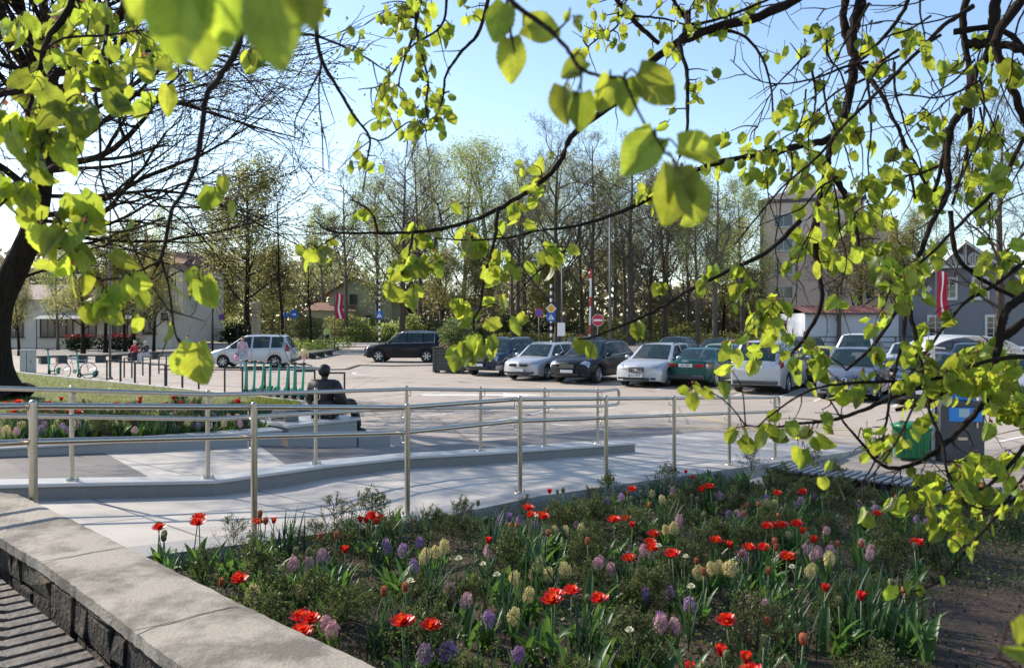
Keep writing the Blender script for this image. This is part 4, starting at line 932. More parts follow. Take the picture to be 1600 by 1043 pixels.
STAND = dict(pel=(0, 0, .93), neck=(0, 0, 1.44), head=(0, .02, 1.64), shl=(-.18, 0, 1.38), shr=(.18, 0, 1.38), ell=(-.23, -.02, 1.10), elr=(.23, -.02, 1.10), wrl=(-.24, .05, .86), wrr=(.24, .05, .86),
             hpl=(-.09, 0, .88), hpr=(.09, 0, .88), knl=(-.10, .02, .48), knr=(.10, .02, .48), anl=(-.10, -.02, .07), anr=(.10, -.02, .07), tol=(-.12, .12, .035), tor=(.12, .12, .035))
WALK = dict(STAND); WALK.update(knl=(-.09, .17, .50), anl=(-.09, .22, .10), tol=(-.10, .36, .06), knr=(.09, .02, .48), anr=(.09, -.24, .12), tor=(.10, -.13, .035), ell=(-.24, -.12, 1.12), wrl=(-.25, -.16, .88), elr=(.24, .10, 1.12), wrr=(.22, .27, .95))
SIT = dict(pel=(0, 0, .52), neck=(0, .06, 1.00), head=(0, .10, 1.19), shl=(-.18, .05, .94), shr=(.18, .05, .94), ell=(-.24, .14, .70), elr=(.24, .14, .70), wrl=(-.13, .36, .62), wrr=(.13, .36, .62),
           hpl=(-.09, .05, .52), hpr=(.09, .05, .52), knl=(-.11, .46, .53), knr=(.11, .46, .53), anl=(-.11, .44, .09), anr=(.11, .44, .09), tol=(-.12, .58, .04), tor=(.12, .58, .04))
t = person("woman with long brown hair and pale jeans in front of the silver people carrier", G(379, 579), R(180), STAND, (.50, .33, .40), (.35, .42, .50), (.09, .05, .03), long_hair=True, k=.97)
bg = MB(); bg.ball((.29, .06, .62), (.11, .07, .15), 10, 7); bg.tube([(.27, .06, .74), (.26, .06, .88)], .012, 6); o = bg.build("pink_bag", mat("pink bag", (.75, .28, .50), .5), smooth=True)
o.location = t.location; o.rotation_euler = t.rotation_euler; tag(o, "pink bag hanging from the hand of the woman in pale jeans", "bag")
person("child in a pale yellow coat and pink trousers beside the low bench", G(475, 576.5), R(150), WALK, (.70, .58, .30), (.68, .42, .45), (.45, .28, .12), k=.70, long_hair=True, coat=True)
gp = G(511, 540, .25)
t = person("man in a light green jacket and dark trousers walking behind the grassy mound", gp, R(200), WALK, (.38, .52, .16), (.02, .02, .03), (.12, .09, .07), k=1.03)
mb = MB(); mb.box((0, 0, .28), (.5, .3, .34)); mb.tube([(-.2, 0, .45), (-.2, 0, .6), (.2, 0, .6), (.2, 0, .45)], .012, 6); mb.v = [(x, y, z) for x, y, z in mb.v]; o = mb.build("basket", M_BLACK, bevel=.03); o.location = gp + Vector((-.62, -.1, 0)); tag(o, "black shopping basket beside the man in the light green jacket", "basket")
def sit_at(px, py_seat, seat, lab, rz, top, legs, hair):
    d = (CH - seat) * F / (py_seat - HY); x = (px - CX) / F * d; return person(lab, (x, d, seat - .45), rz, SIT, top, legs, hair)
sit_at(212, 554, .45, "person in a red checked jacket with white hair sitting on the long bench", R(165), (.42, .03, .04), (.03, .03, .04), (.7, .68, .65))
sit_at(229, 554, .45, "person in a dark jacket with grey hair sitting on the long bench", R(150), (.02, .022, .03), (.45, .45, .5), (.5, .5, .5))
person("person in a green and white top standing left of the silver people carrier", G(293, 572), R(190), STAND, (.10, .35, .22), (.5, .52, .55), (.12, .07, .05), k=.96)
# bronze statue seated on the granite block with its back to us
M_BRONZE = mat("dark bronze", (0.012, 0.009, 0.009), 0.5, 0.3, col2=(0.035, 0.027, 0.024), scale=9, bump=.4, bscale=30)
st = thing("granite_bench", (0, 0, 0), label="pale granite block bench under the seated bronze statue", cat="bench")
def GB(x, y, z): return G(x, y, z)
c1 = Vector((-3.48, 12.95, 0)); c2 = Vector((-2.60, 13.98, 0)); c3 = Vector((-3.45, 14.85, 0)); c4 = Vector((-4.35, 13.80, 0))
MB().prism([c1, c2, c3, c4], 0.0, .70).build("block", M_GRANK, st, bevel=.012)
def grow(pts, g):
    c = sum(pts, Vector()) / len(pts); return [p + (p - c).normalized() * g for p in pts]
MB().prism(grow([c1, c2, c3, c4], .05), .70, .75).build("coping", MATS["polished granite coping"], st, bevel=.008)
MB().prism([c2 + Vector((.02, .02, 0)), c2 + Vector((.48, .54, 0)), c3 + Vector((.48, .54, 0)), c3 + Vector((.02, .02, 0))], 0, .40).build("step", M_GRANK, st, bevel=.012)
SS_ = dict(pel=(0, 0, .10), neck=(-.02, .02, .62), head=(-.02, .05, .80), shl=(-.22, 0, .55), shr=(.22, 0, .55), ell=(-.31, .03, .27), elr=(.31, .06, .27), wrl=(-.22, .27, .14), wrr=(.22, .32, .20),
           hpl=(-.10, .04, .11), hpr=(.11, .04, .11), knl=(-.16, .50, .20), knr=(.24, .46, .26), anl=(-.15, .58, -.22), anr=(.30, .56, -.22), tol=(-.15, .72, -.27), tor=(.36, .69, -.27))
stp = person("dark bronze statue of a seated person in a cap on the granite block", Vector((-3.12, 13.85, .75)), R(-22), SS_, None or (0, 0, 0), (0, 0, 0), (0, 0, 0), bronze=M_BRONZE, coat=True, cat="statue", k=1.0, cap=True, name="statue")
cb = MB(); 
# the coat skirt of the statue
skin_obj("coat_skirt", [((0, 0, .40), (.23, .16)), ((0, -.03, .16), (.30, .19)), ((0, .08, .08), (.27, .12)), ((.02, .24, .11), (.28, .08))], [(0, 1), (1, 2), (2, 3)], M_BRONZE, stp)
pb = thing("plaque_stone", (-3.70, 13.55, .75), R(-40), label="small dark stone plaque standing on the granite bench left of the statue", cat="plaque")
MB().box((0, 0, .09), (.42, .26, .18), top=.9).build("stone", mat("plaque granite", (.14, .14, .13), .7, var=.2, scale=60), pb, bevel=.01); MB().box((0.02, -.127, .09), (.22, .006, .09)).build("plate", M_BLACK, pb)
# dark low planter edge behind the statue
lp = thing("dark_slab_bench", (0, 0, 0), label="dark bench slab between the scooters and the statue", cat="bench")
a, b = Vector((-4.7, 15.1, 0)), Vector((-6.0, 16.6, 0)); a, b = Vector((-6.3, 16.2, 0)), Vector((-3.2, 15.8, 0)); n = Vector((0.05, .5, 0))
MB().prism([a, b, b + n, a + n], .58, .68).build("seat", M_DARKM, lp, bevel=.01); mb = MB()
for q in (.1, .5, .9): c = a.lerp(b, q) + n * .5; mb.box((c.x, c.y, .30), (.12, .4, .56))
mb.build("support", M_DARKM, lp)

# ================================================================== STREET FURNITURE
# planter box with shrub on the square
bx = thing("planter_box", G(708, 583) + Vector((0, .8, 0)), R(-18), label="large dark wooden planter box with a bushy shrub beside the dark blue SUV", cat="planter")
wd_ = mat("dark stained planter wood", (0.05, 0.052, 0.045), .75, col2=(.10, .10, .088), scale=6, bump=.4, stretch=(1, 1, 5))
mb = MB(); A_ = .72
for k in range(7):
    z = .18 + k * .145
    for sgx, sgy, lx, ly in ((0, -1, 2 * A_ - .02, .03), (0, 1, 2 * A_ - .02, .03), (-1, 0, .03, 2 * A_ - .02), (1, 0, .03, 2 * A_ - .02)): mb.box((sgx * A_, sgy * A_, z), (lx, ly, .132))
mb.build("side_boards", wd_, bx, bevel=.006); mb = MB()
for sx in (-1, 1):
    for sy in (-1, 1): mb.box((sx * A_, sy * A_, .60), (.11, .11, 1.12))
for sx, sy, lx, ly in ((0, -1, 1.6, .14), (0, 1, 1.6, .14), (-1, 0, .14, 1.6), (1, 0, .14, 1.6)): mb.box((sx * A_, sy * A_, 1.18), (lx, ly, .05))
mb.build("frame", wd_, bx, bevel=.008); mb = MB()
for sx in (-.6, 0, .6):
    for sy in (-.6, .6): mb.box((sx, sy, .05), (.22, .12, .10))
mb.build("foot", wd_, bx); MB().box((0, 0, 1.08), (1.38, 1.38, .05)).build("soil", M_SOIL, bx)
def leafy(name, n, ell, center, size, m, parent, seed=1, tv=None, flat=0.0, shell=.35):
    rg = np.random.default_rng(seed); d = rg.normal(size=(n, 3)); d /= np.linalg.norm(d, axis=1, keepdims=True); rad = (shell + (1 - shell) * rg.random(n) ** .6)
    clump = 1 + .22 * np.sin(d[:, 0] * 5 + seed) * np.sin(d[:, 1] * 4.3 + 2 * seed) + .16 * np.sin(d[:, 2] * 9 + seed * 3)
    pos = d * (rad * clump)[:, None] * np.array(ell) + np.array(center); X, Y, Z = frames(rg.normal(size=(n, 3)) + d * .8, rg)
    tv = tv or [(0, 0, 0), (.35, .45, .08), (0, 1, 0), (-.35, .45, .08)]
    V_, F_ = scatter(tv, [(0, 1, 2, 3)], pos, X, Y, Z, rg.uniform(.6, 1.3, n) * size); return big_mesh(name, V_, F_, m, parent)
M_SHRUB = leafmat("grey green shrub leaf", (.11, .13, .05), (.22, .27, .08), .35); M_DKLEAF = leafmat("dark evergreen leaf", (.022, .035, .012), (.06, .09, .02), .25)
leafy("shrub_foliage", 2600, (.75, .75, .75), (0, 0, 1.75), .11, M_SHRUB, bx, 4); leafy("red_flowers", 90, (.6, .6, .12), (.1, -.35, 1.22), .07, mat("salmon petals", (.55, .12, .08), .6), bx, 5)
mb = MB(); [mb.tube([(0, 0, 1.1), (.25 * math.cos(a), .25 * math.sin(a), 1.7), (.5 * math.cos(a), .5 * math.sin(a), 2.3)], [.03, .02, .006], 5) for a in (0, 1.2, 2.4, 3.7, 5)]; mb.build("shrub_stems", M_BARK, bx)
# green wheeled bin and ticket machine
gb = thing("green_bin", G(1437, 722) + Vector((0, .3, 0)), R(-20), label="green plastic wheeled bin left of the ticket machine", cat="bin")
pg = mat("green bin plastic", (.008, .16, .05), .35); mb = MB(); mb.box((0, 0, .34), (.60, .52, .58), top=1.0); vs = mb.v; mb.v = [(x * (1.08 if z > .5 else .94), y * (1.08 if z > .5 else .94), z) for x, y, z in vs]; mb.build("tub", pg, gb, bevel=.035)
mb = MB(); [mb.box((-.22 + q * .11, -.272, .32), (.035, .03, .42)) for q in range(5)]; mb.build("ribs", pg, gb, bevel=.01)
mb = MB(); mb.box((0, 0, .65), (.70, .62, .05)); mb.build("rim", pg, gb, bevel=.012); mb = MB(); mb.ball((0, .02, .67), (.34, .30, .09), 16, 8); mb.build("lid", pg, gb, smooth=True); mb = MB()
for sx in (-.24, .24): mb.lathe([(.001, -.02), (.07, -.02), (.07, .02), (.001, .02)], (sx, .2, .07), 14, 'x')
mb.build("wheel", M_RUBBER, gb)
gb.scale = (.88, .88, .86)
tm = thing("ticket_machine", G(1511, 724) + Vector((0, .28, 0)), R(-8), label="dark grey parking ticket machine with a blue panel under an arched clear canopy", cat="ticket machine")
mg = mat("machine grey", (.055, .055, .065), .4, var=.1); mb = MB(); mb.box((0, 0, .50), (.74, .42, .96)); mb.build("cabinet", mg, tm, bevel=.02)
MB().box((0, -.025, 1.02), (.70, .38, .10)).build("sloping_top", mg, tm, bevel=.02)
mb = MB(); mb.box((0.05, -.215, .84), (.56, .012, .24)); mb.build("blue_panel", mat("machine blue", (.02, .22, .62), .4), tm, bevel=.004); MB().box((.02, -.223, .87), (.18, .012, .15)).build("screen", mat("pale screen", (.35, .5, .55), .2), tm)
MB().box((-.02, .05, 1.22), (.52, .25, .30)).build("blue_head", mat("machine blue", (.02, .22, .62), .4), tm, bevel=.02)
mb = MB(); mb.box((.24, -.22, .66), (.03, .02, .10)); mb.box((0, -.216, .42), (.16, .01, .05)); mb.build("coin_slot", M_STEEL, tm)
mb = MB()
for sx in (-.42, .42): mb.box((sx, .05, 1.0), (.07, .10, 2.0))
mb.build("post", M_WHITE, tm, bevel=.01)
cn = MB(); vs = []; q = 14
for i in range(q + 1):
    a = math.pi * (.06 + .88 * i / q)
    for y in (-.75, .55): vs.append((.78 * -math.cos(a), y, 1.86 + .34 * math.sin(a)))
cn.add(vs, [(2 * i, 2 * i + 1, 2 * i + 3, 2 * i + 2) for i in range(q)])
pc = bpy.data.materials.new("milky polycarbonate"); pc.use_nodes = True; N, L_ = nt(pc); b = N["Principled BSDF"]; b.inputs["Base Color"].default_value = (.8, .82, .8, 1); b.inputs["Roughness"].default_value = .25; b.inputs["Alpha"].default_value = .62
o = cn.build("canopy", pc, tm, smooth=True); sm = o.modifiers.new("s", 'SOLIDIFY'); sm.thickness = .008
mb = MB()
for y in (-.75, -.32, .12, .55): mb.tube([(.785 * -math.cos(math.pi * (.06 + .88 * i / q)), y, 1.865 + .345 * math.sin(math.pi * (.06 + .88 * i / q))) for i in range(q + 1)], .014, 6)
for sx in (-.77, .77): mb.tube([(sx, -.75, 1.92), (sx, .55, 1.92)], .014, 6)
for sx in (-.42, .42): mb.tube([(sx, -.55, 2.0), (sx, .4, 2.0)], .018, 6)
mb.build("canopy_frame", M_WHITE, tm, smooth=True); tm.scale = (.94, .94, .96)

# bicycle racks (dark hoops), scooters, bicycles
def hoop_proto():
    mb = MB(); w, h, s = .58, .80, .05
    mb.box((-w / 2, 0, h / 2), (s, s, h)); mb.box((w / 2, 0, h / 2), (s, s, h)); mb.box((0, 0, h + s / 2 - .002), (w + s, s, s)); return mb
hoops = []; hm = hoop_proto().build("bicycle_rack", M_DARKM, bevel=.004)
near_f = [(166, 595.5), (187, 599), (210, 602), (233, 605), (259, 608), (284, 611), (365, 613), (400, 615), (437, 617.5), (477, 621), (523, 625)]
back_f = [(200, 590), (229, 587), (254, 584), (275, 582), (300, 581)]
for i, (x, y) in enumerate(near_f + back_f):
    o = hm if i == 0 else hm.copy()
    if i: COL.objects.link(o)
    o.location = G(x, y) + Vector((.3 if i < 6 else 0, 0, 0)); o.rotation_euler = (0, 0, R(-6 if i < 6 else (4 if i < 11 else -35)))
    tag(o, "dark steel bicycle hoop, %s from the left in the near row" % ORD[i] if i < 11 else "dark steel bicycle hoop, %s from the left in the back row" % ORD[i - 11], "bicycle rack", "near row of bicycle hoops" if i < 11 else "back row of bicycle hoops")
mint = mat("mint green scooter paint", (.03, .36, .24), .4)
def make_scooter():
    t = thing("electric_scooter", (0, 0, 0), 0, "mint green rental scooter in the row left of the statue", "scooter", "mint green scooters parked in a row")
    MB().tube([(0, -.02, .16), (0, -.06, .5), (0, -.16, 1.10)], [.050, .040, .032], 8).build("steering_column", mint, t, smooth=True)
    MB().box((0, .50, .14), (.17, .80, .045)).build("deck", mint, t, bevel=.012); MB().box((0, .50, .166), (.14, .66, .006)).build("deck_grip", M_BLACK, t)
    mb = MB().tube([(-.26, -.13, 1.10), (-.10, -.16, 1.12), (.10, -.16, 1.12), (.26, -.13, 1.10)], .017, 7); mb.box((0, -.16, 1.14), (.09, .07, .05)); mb.tube([(-.2, -.16, 1.12), (-.12, -.24, 1.05)], .007, 5); mb.build("handlebar", M_BLACK, t, smooth=True)
    for y in (0.0, 1.0): MB().lathe([(.06, -.025), (.11, -.028), (.125, -.012), (.125, .012), (.11, .028), (.06, .025)], (0, y, .125), 18, 'x').build("wheel", M_RUBBER, t, auto=40)
    MB().lathe([(.15, -.035), (.15, .035)], (0, 1.0, .125), 12, 'x').build("hub", mint, t); mb = MB()
    mb.add([(-.05, .88 + .0, .24), (.05, .88, .24), (.05, 1.12, .27), (-.05, 1.12, .27), (-.05, 1.2, .16), (.05, 1.2, .16)], [(0, 1, 2, 3), (3, 2, 5, 4)]); mb.build("rear_mudguard", mint, t); return t
sp = make_scooter()
for i in range(8):
    x = 383 + i * 12.6; y = 618 + i * 1.2; loc = G(x, y, .0)
    o = sp if i == 0 else copy_tree(sp); o.location = loc + Vector((0, .0, 0)); o.rotation_euler = (0, R(7 + (i % 3)), R(-14 + 2 * (i % 3)))
    if i == 0: o["label"] = "mint green rental scooter, leftmost of the row beside the statue"
    elif i == 7: o["label"] = "mint green rental scooter nearest the bronze statue"
    else: o["label"] = "mint green rental scooter, %s from the left in the row beside the statue" % ORD[i]
for i, (x, y, rz) in enumerate(((77, 585, 8), (124, 591, -10))):
    o = copy_tree(sp, G(x, y), R(rz)); o["label"] = ("mint green scooter standing left of the bicycle by the grey cabinet", "mint green scooter standing in front of the bicycle near the first hoops")[i]; o["group"] = None or "mint green scooters by the bicycle"
bi = thing("bicycle", G(113, 592) + Vector((0, .25, 0)), R(4), "white and blue bicycle leaning between the hoops at the left", "bicycle")
for x in (-.52, .52):
    mb = MB(); mb.tube([(x + .33 * math.cos(a), 0, .34 + .33 * math.sin(a)) for a in np.linspace(0, 2 * math.pi, 29)], .018, 6); w = mb.build("wheel", M_RUBBER, bi, smooth=True)
    mb = MB(); [mb.tube([(x, 0, .34), (x + .32 * math.cos(a), 0, .34 + .32 * math.sin(a))], .003, 3) for a in np.linspace(0, 2 * math.pi, 17)]; mb.build("spokes", M_STEEL, w).location = (0, 0, 0)
fr = mat("bicycle frame paint", (.35, .45, .55), .35)
MB().tube([(.52, 0, .34), (.40, 0, .82)], .016, 6).tube([(.42, 0, .75), (-.16, 0, .80)], .018, 6).tube([(.43, 0, .68), (-.05, 0, .30)], .018, 6).tube([(-.2, 0, .92), (-.05, 0, .30), (-.52, 0, .34), (-.15, 0, .74)], .014, 6).build("frame", fr, bi, smooth=True)
MB().tube([(.40, 0, .82), (.37, 0, .95)], .014, 6).tube([(.25, -.26, 1.0), (.38, -.12, .98), (.38, .12, .98), (.25, .26, 1.0)], .014, 6).build("handlebar", M_BLACK, bi, smooth=True)
MB().ball((-.22, 0, .95), (.14, .08, .04), 10, 6).build("saddle", M_BLACK, bi, smooth=True); MB().lathe([(.09, -.01), (.09, .01)], (-.05, .04, .30), 14, 'y', close=True).build("crank", M_STEEL, bi)

# grey cabinet, poles, signs, flags
cb = thing("utility_cabinet", G(40, 583) + Vector((0, .2, 0)), R(10), "pale grey utility cabinet beside the big linden trunk", "cabinet"); mc = mat("cabinet grey", (.38, .39, .36), .5, var=.05)
MB().box((0, 0, .52), (.58, .36, 1.04)).build("body", mc, cb, bevel=.01); MB().box((0, 0, 1.06), (.64, .42, .05)).build("lid", mc, cb, bevel=.01); mb = MB(); mb.box((0, -.183, .52), (.02, .006, .94)); mb.box((.18, -.186, .55), (.03, .01, .12)); mb.build("door_seam", M_DARKM, cb)
def pole(nm, label, x, y, ytop, r, m, z=0.0, cat="pole", taper=.7, k=10):
    p = G(x, y, z); h = CH - (ytop - HY) / F * p.y - z; t = thing(nm, p, 0, label, cat); MB().tube([(0, 0, 0), (0, 0, h)], [r, r * taper], k).build("shaft", m, t, smooth=True); MB().lathe([(r * 2.2, 0), (r * 2.2, .06), (r * 1.1, .10)], k=10).build("base", m, t); return t, h
t, h = pole("flag_pole", "tall thin grey pole in front of the left house near the long bench", 172, 592, 320, .05, M_GREYM)
t, h = pole("advertising_column", "dark square post left of the silver people carrier", 332, 549, 458, .10, M_DARKM, k=4)
def street_lamp(x, y, ytop, label, arm=1.2, two=False):
    t, h = pole("street_lamp", label, x, y, ytop, .085, M_GREYM, cat="street lamp")
    MB().tube([(0, 0, h - .05), (-arm * .5, 0, h + .28), (-arm, 0, h + .34)], [.045, .04, .035], 7).build("arm", M_GREYM, t, smooth=True)
    MB().ball((-arm - .25, 0, h + .33), (.36, .14, .07), 12, 6).build("lamp_head", mat("lamp head", (.45, .46, .47), .4, .3), t, smooth=True)
street_lamp(953, 560, 325, "tall grey street lamp between the no entry sign and the tree trunks", 1.0)
street_lamp(878, 545, 412, "smaller grey street lamp behind the white notice board", 2.2)
def flag(x, ybase, ytop, fy0, fy1, fw, label, z=0.0, ripple=.10, hang=0.0):
    t, h = pole("flag", label, x, ybase, ytop, .04, M_GREYM, z, "flag"); p = G(x, ybase, z); z0 = CH - (fy0 - HY) / F * p.y - z; z1 = CH - (fy1 - HY) / F * p.y - z; W_ = fw / F * p.y
    mats_ = [mat("flag carmine", (.42, .015, .04), .8), mat("flag white", (.8, .79, .78), .8)]
    mb = MB(); ni, nj = 20, 30; vs = []
    for j in range(nj + 1):
        v = j / nj
        for i in range(ni + 1):
            u = i / ni; vs.append((.05 + W_ * u * (1 - .18 * math.sin(v * 5)) + .10 * W_ * math.sin(v * 7), ripple * math.sin(u * 9 + v * 3) * u, z0 + (z1 - z0) * v - .35 * W_ * u * (1 - v)))
    mb.v = vs
    for j in range(nj):
        for i in range(ni): a = j * (ni + 1) + i; mb.f.append((a, a + 1, a + ni + 2, a + ni + 1)); mb.mi.append(1 if 8 <= i <= 11 else 0)
    mb.build("cloth", mats_, t, smooth=True)
flag(523, 548, 425, 456, 498, 13, "hanging carmine and white flag on a pole in front of the yellow house")
flag(1463, 558, 340, 421, 496, 17, "hanging carmine and white flag on a pole in front of the grey gabled house")
def striped(x, yb, yt, label, z=0.0):
    p = G(x, yb, z); h = CH - (yt - HY) / F * p.y - z; t = thing("striped_pole", p, 0, label, "pole"); n = max(4, int(h / .28)); mb = MB()
    for i in range(n): mb.tube([(0, 0, h * i / n), (0, 0, h * (i + 1) / n)], .085, 10, mi=i % 2, cap=False)
    mb.build("shaft", [M_WHITE, M_BLACK], t, smooth=True); return t, h
M_SBLUE = mat("sign blue", (.01, .10, .42), .4)
def sign_square(t, h, z, s=.7, nm="crossing_sign"):
    MB().box((0, -.12, z), (s, .03, s)).build(nm, M_SBLUE, t, bevel=.01); MB().add([(-s * .36, -.138, z - s * .3), (s * .36, -.138, z - s * .3), (0, -.138, z + s * .34)], [(0, 1, 2)]).build("white_triangle", M_WHITE, t)
    mb = MB(); mb.ball((0, -.142, z + s * .1), (s * .05, .003, s * .05), 8, 5); mb.tube([(0, -.142, z + s * .05), (-.01, -.142, z - s * .08), (-.10 * s, -.142, z - s * .24)], .02 * s, 4); mb.tube([(-.01, -.142, z - s * .08), (.12 * s, -.142, z - s * .24)], .02 * s, 4); mb.build("walking_figure", M_BLACK, t)
t, h = striped(593, 541, 436, "tall black and white striped pole carrying a blue crossing sign in front of the fence"); sign_square(t, h, CH - (492 - HY) / F * t.location.y)
t, h = striped(861, 548, 444, "striped pole with a crossing sign and a yellow diamond sign"); zz = CH - (495 - HY) / F * t.location.y; sign_square(t, h, zz)
dz = CH - (482 - HY) / F * t.location.y; MB().box((0, -.12, dz), (.62, .03, .62), M=Matrix.Rotation(R(45), 3, 'Y')).build("diamond_border", M_WHITE, t); MB().box((0, -.138, dz), (.46, .02, .46), M=Matrix.Rotation(R(45), 3, 'Y')).build("yellow_diamond", mat("sign yellow", (.75, .38, .01), .4), t)
striped(713, 545, 430, "black and white striped pole behind the leaves above the planter box"); striped(442, 541, 488, "short black and white striped pole beside the round blue signs")
def round_sign(x, yb, yc, d, m, label, inner=None, z=0.0):
    p = G(x, yb, z); zc = CH - (yc - HY) / F * p.y - z; t = thing("road_sign", p, 0, label, "road sign"); MB().tube([(0, 0, 0), (0, 0, zc + d * .45)], .035, 8).build("post", M_GREYM, t, smooth=True)
    MB().lathe([(d / 2, -.05), (d / 2, -.075), (d / 2 * .97, -.085), (.001, -.085)], (0, 0, zc), 28, 'y').build("disc", m, t)
    if inner == 'bar': MB().box((0, -.092, zc), (d * .74, .012, d * .17)).build("white_bar", M_WHITE, t); MB().lathe([(d / 2, -.084), (d / 2 * .95, -.09), (d / 2 * .93, -.084)], (0, 0, zc), 28, 'y').build("rim", M_WHITE, t)
    if inner == 'stop': MB().lathe([(d / 2, -.084), (d / 2, -.092), (d * .40, -.092), (d * .40, -.084)], (0, 0, zc), 24, 'y').build("red_ring", M_RED, t); MB().tube([(-d * .28, -.09, zc + d * .28), (d * .28, -.09, zc - d * .28)], d * .045, 4).build("red_slash", M_RED, t)
    if inner == 'arrow': MB().add([(-d * .2, -.09, zc - d * .05), (d * .08, -.09, zc - d * .05), (d * .08, -.09, zc - d * .18), (d * .3, -.09, zc), (d * .08, -.09, zc + d * .18), (d * .08, -.09, zc + d * .05), (-d * .2, -.09, zc + d * .05)], [tuple(range(7))]).build("white_arrow", M_WHITE, t)
    return t
round_sign(934, 566, 500, .70, M_RED, "round red no entry sign behind the parked cars", 'bar')
round_sign(459, 541, 491, .85, M_SBLUE, "round blue arrow sign left of the flag, larger of two", 'arrow'); round_sign(445, 540, 492, .6, M_SBLUE, "smaller round blue sign beside the striped pole")
round_sign(744, 546, 484, .60, M_SBLUE, "round blue and red no parking sign above the planter box", 'stop'); round_sign(842, 560, 488, .55, M_SBLUE, "round blue and red no stopping sign left of the yellow diamond sign", 'stop'); round_sign(347, 541, 495, .6, M_SBLUE, "distant round no stopping sign left of the pillar", 'stop')
nb_ = thing("notice_board", G(877, 556), 0, "blank white notice board on two legs behind the dark grey estate", "board"); s = 24.5
MB().box((0, 0, 1.85), (.52, .05, .92)).build("panel", M_WHITE, nb_, bevel=.01); mb = MB(); [mb.box((sx, .03, 1.05), (.05, .05, 2.1)) for sx in (-.24, .24)]; mb.build("leg", M_GREYM, nb_)
ba = thing("barrier", G(921, 562), 0, "raised white and red barrier arm left of the no entry sign", "barrier"); MB().box((-.35, 0, .6), (.34, .34, 1.2)).build("housing", mat("cabinet grey", (.38, .39, .36), .5), ba, bevel=.02)
mb = MB(); hh = CH - (420 - HY) / F * ba.location.y
for i in range(8): mb.box((.0 + .012 * i, -.05, 1.0 + (hh - 1) * (i + .5) / 8), (.11, .04, (hh - 1) / 8 - .004), mi=1 if i % 3 == 1 else 0)
mb.build("arm", [M_WHITE, M_RED], ba)
# stone pillar with carved head
pi_ = thing("stone_pillar", G(400, 541), 0, "pale stone information pillar with a rounded carved head behind the silver people carrier", "pillar"); ps = mat("warm limestone", (.42, .34, .24), .8, var=.15, scale=3, bump=.3)
hp = (541 - 482) / F * pi_.location.y; MB().box((0, 0, hp / 2), (.78, .5, hp), top=.96).build("shaft", ps, pi_, bevel=.02); mb = MB(); mb.lathe([(.42, 0), (.50, .12), (.36, .28), (.46, .42), (.30, .62), (.001, .70)], (0, 0, hp), 14); mb.build("carved_head", ps, pi_, smooth=True)
mb = MB(); mb.lathe([(.15, -.27), (.11, -.275)], (0, 0, hp - .45), 18, 'y'); [mb.box((0, -.262, hp - .8 - q * .18), (.36 + .1 * (q % 2), .01, .03)) for q in range(9)]; mb.build("carved_lines", mat("engraving", (.16, .11, .07), .8), pi_)
# long dark bench of the left square
def long_bench(pts, label, z=.45, wdt=.5):
    t = thing("long_bench", (0, 0, 0), 0, label, "bench"); mb = MB(); ml = MB()
    P_ = [G(x, y, z) for x, y in pts]
    for a, b in zip(P_, P_[1:]):
        d = (b - a).normalized(); n = Vector((-d.y, d.x, 0)) * wdt; mb.prism([a - d * .05, b + d * .0, b + n, a + n - d * .05], z - .09, z); ln = (b - a).length; k = max(2, int(ln / 2.2))
        for i in range(k): c = a + d * (ln * (i + .5) / k) + n * .5; ml.box((c.x, c.y, (z - .09) / 2), (.5, .4, z - .09), rz=math.atan2(d.y, d.x))
    mb.build("seat", mat("dark stained slats", (.05, .055, .045), .7, var=.3, scale=5), t, bevel=.01); ml.build("support", M_DARKM, t)
long_bench([(58, 556), (112, 554.5), (170, 554)], "long dark bench behind the bicycle, left of the tall thin pole"); long_bench([(176, 554), (225, 550), (300, 548)], "long dark bench with two people sitting on it")
long_bench([(488, 551), (527, 545)], "dark bench at the edge of the grassy mound beside the child", z=.4, wdt=.6)
# mound of grass with flowers
mo = [G(x, y, .05) for x, y in ((432, 562), (470, 560), (498, 553), (530, 545), (520, 541), (432, 541))]
tag(MB().prism(mo, -.1, .22).build("grass_mound", M_GRASS), kind='structure')
for i, (x, y) in enumerate(((450, 549), (465, 547), (480, 546), (495, 545), (510, 543), (535, 543))):
    p = G(x, y, .2); o = leafy("shrub", 260, (1.0, .6, .45), (0, 0, .3), .16, leafmat("spring yellow green", (.16, .22, .03), (.34, .42, .06), .4), None, 30 + i); o.location = p; tag(o, "low yellow green shrub on the grassy mound, %s from the left" % ORD[i], "shrub", "low shrubs on the grassy mound")
# park fence along the road
fe_ = thing("park_fence", (0, 0, 0), 0, "thin dark metal fence along the far road in front of the park", "fence"); mb = MB(); mr_ = MB()
pts = [G(x, 538.5) for x in (330, 400, 470, 540, 610, 680, 765)]
for a, b in zip(pts, pts[1:]):
    n = int((b - a).length / 2)
    for i in range(n): c = a.lerp(b, i / n); mb.box((c.x, c.y, .85), (.06, .06, 1.7))
    for z in (.3, 1.0, 1.62): mr_.tube([a + Vector((0, 0, z)), b + Vector((0, 0, z))], .022, 4)
    for i in range(n * 4): c = a.lerp(b, i / (n * 4)); mr_.box((c.x, c.y, .95), (.015, .015, 1.3))
mb.build("post", M_BLACK, fe_); mr_.build("rails", M_BLACK, fe_)
fe_ = thing("park_fence", (0, 0, 0), 0, "dark metal railing in front of the pale garage wall and grey house", "fence"); mb = MB()
pts = [G(x, 549) for x in (1262, 1400, 1620)]
for a, b in zip(pts, pts[1:]):
    n = int((b - a).length / 2)
    for i in range(n): c = a.lerp(b, i / n); mb.box((c.x, c.y, .6), (.06, .06, 1.2))
    for z in (.3, .75, 1.18): mb.tube([a + Vector((0, 0, z)), b + Vector((0, 0, z))], .025, 4)
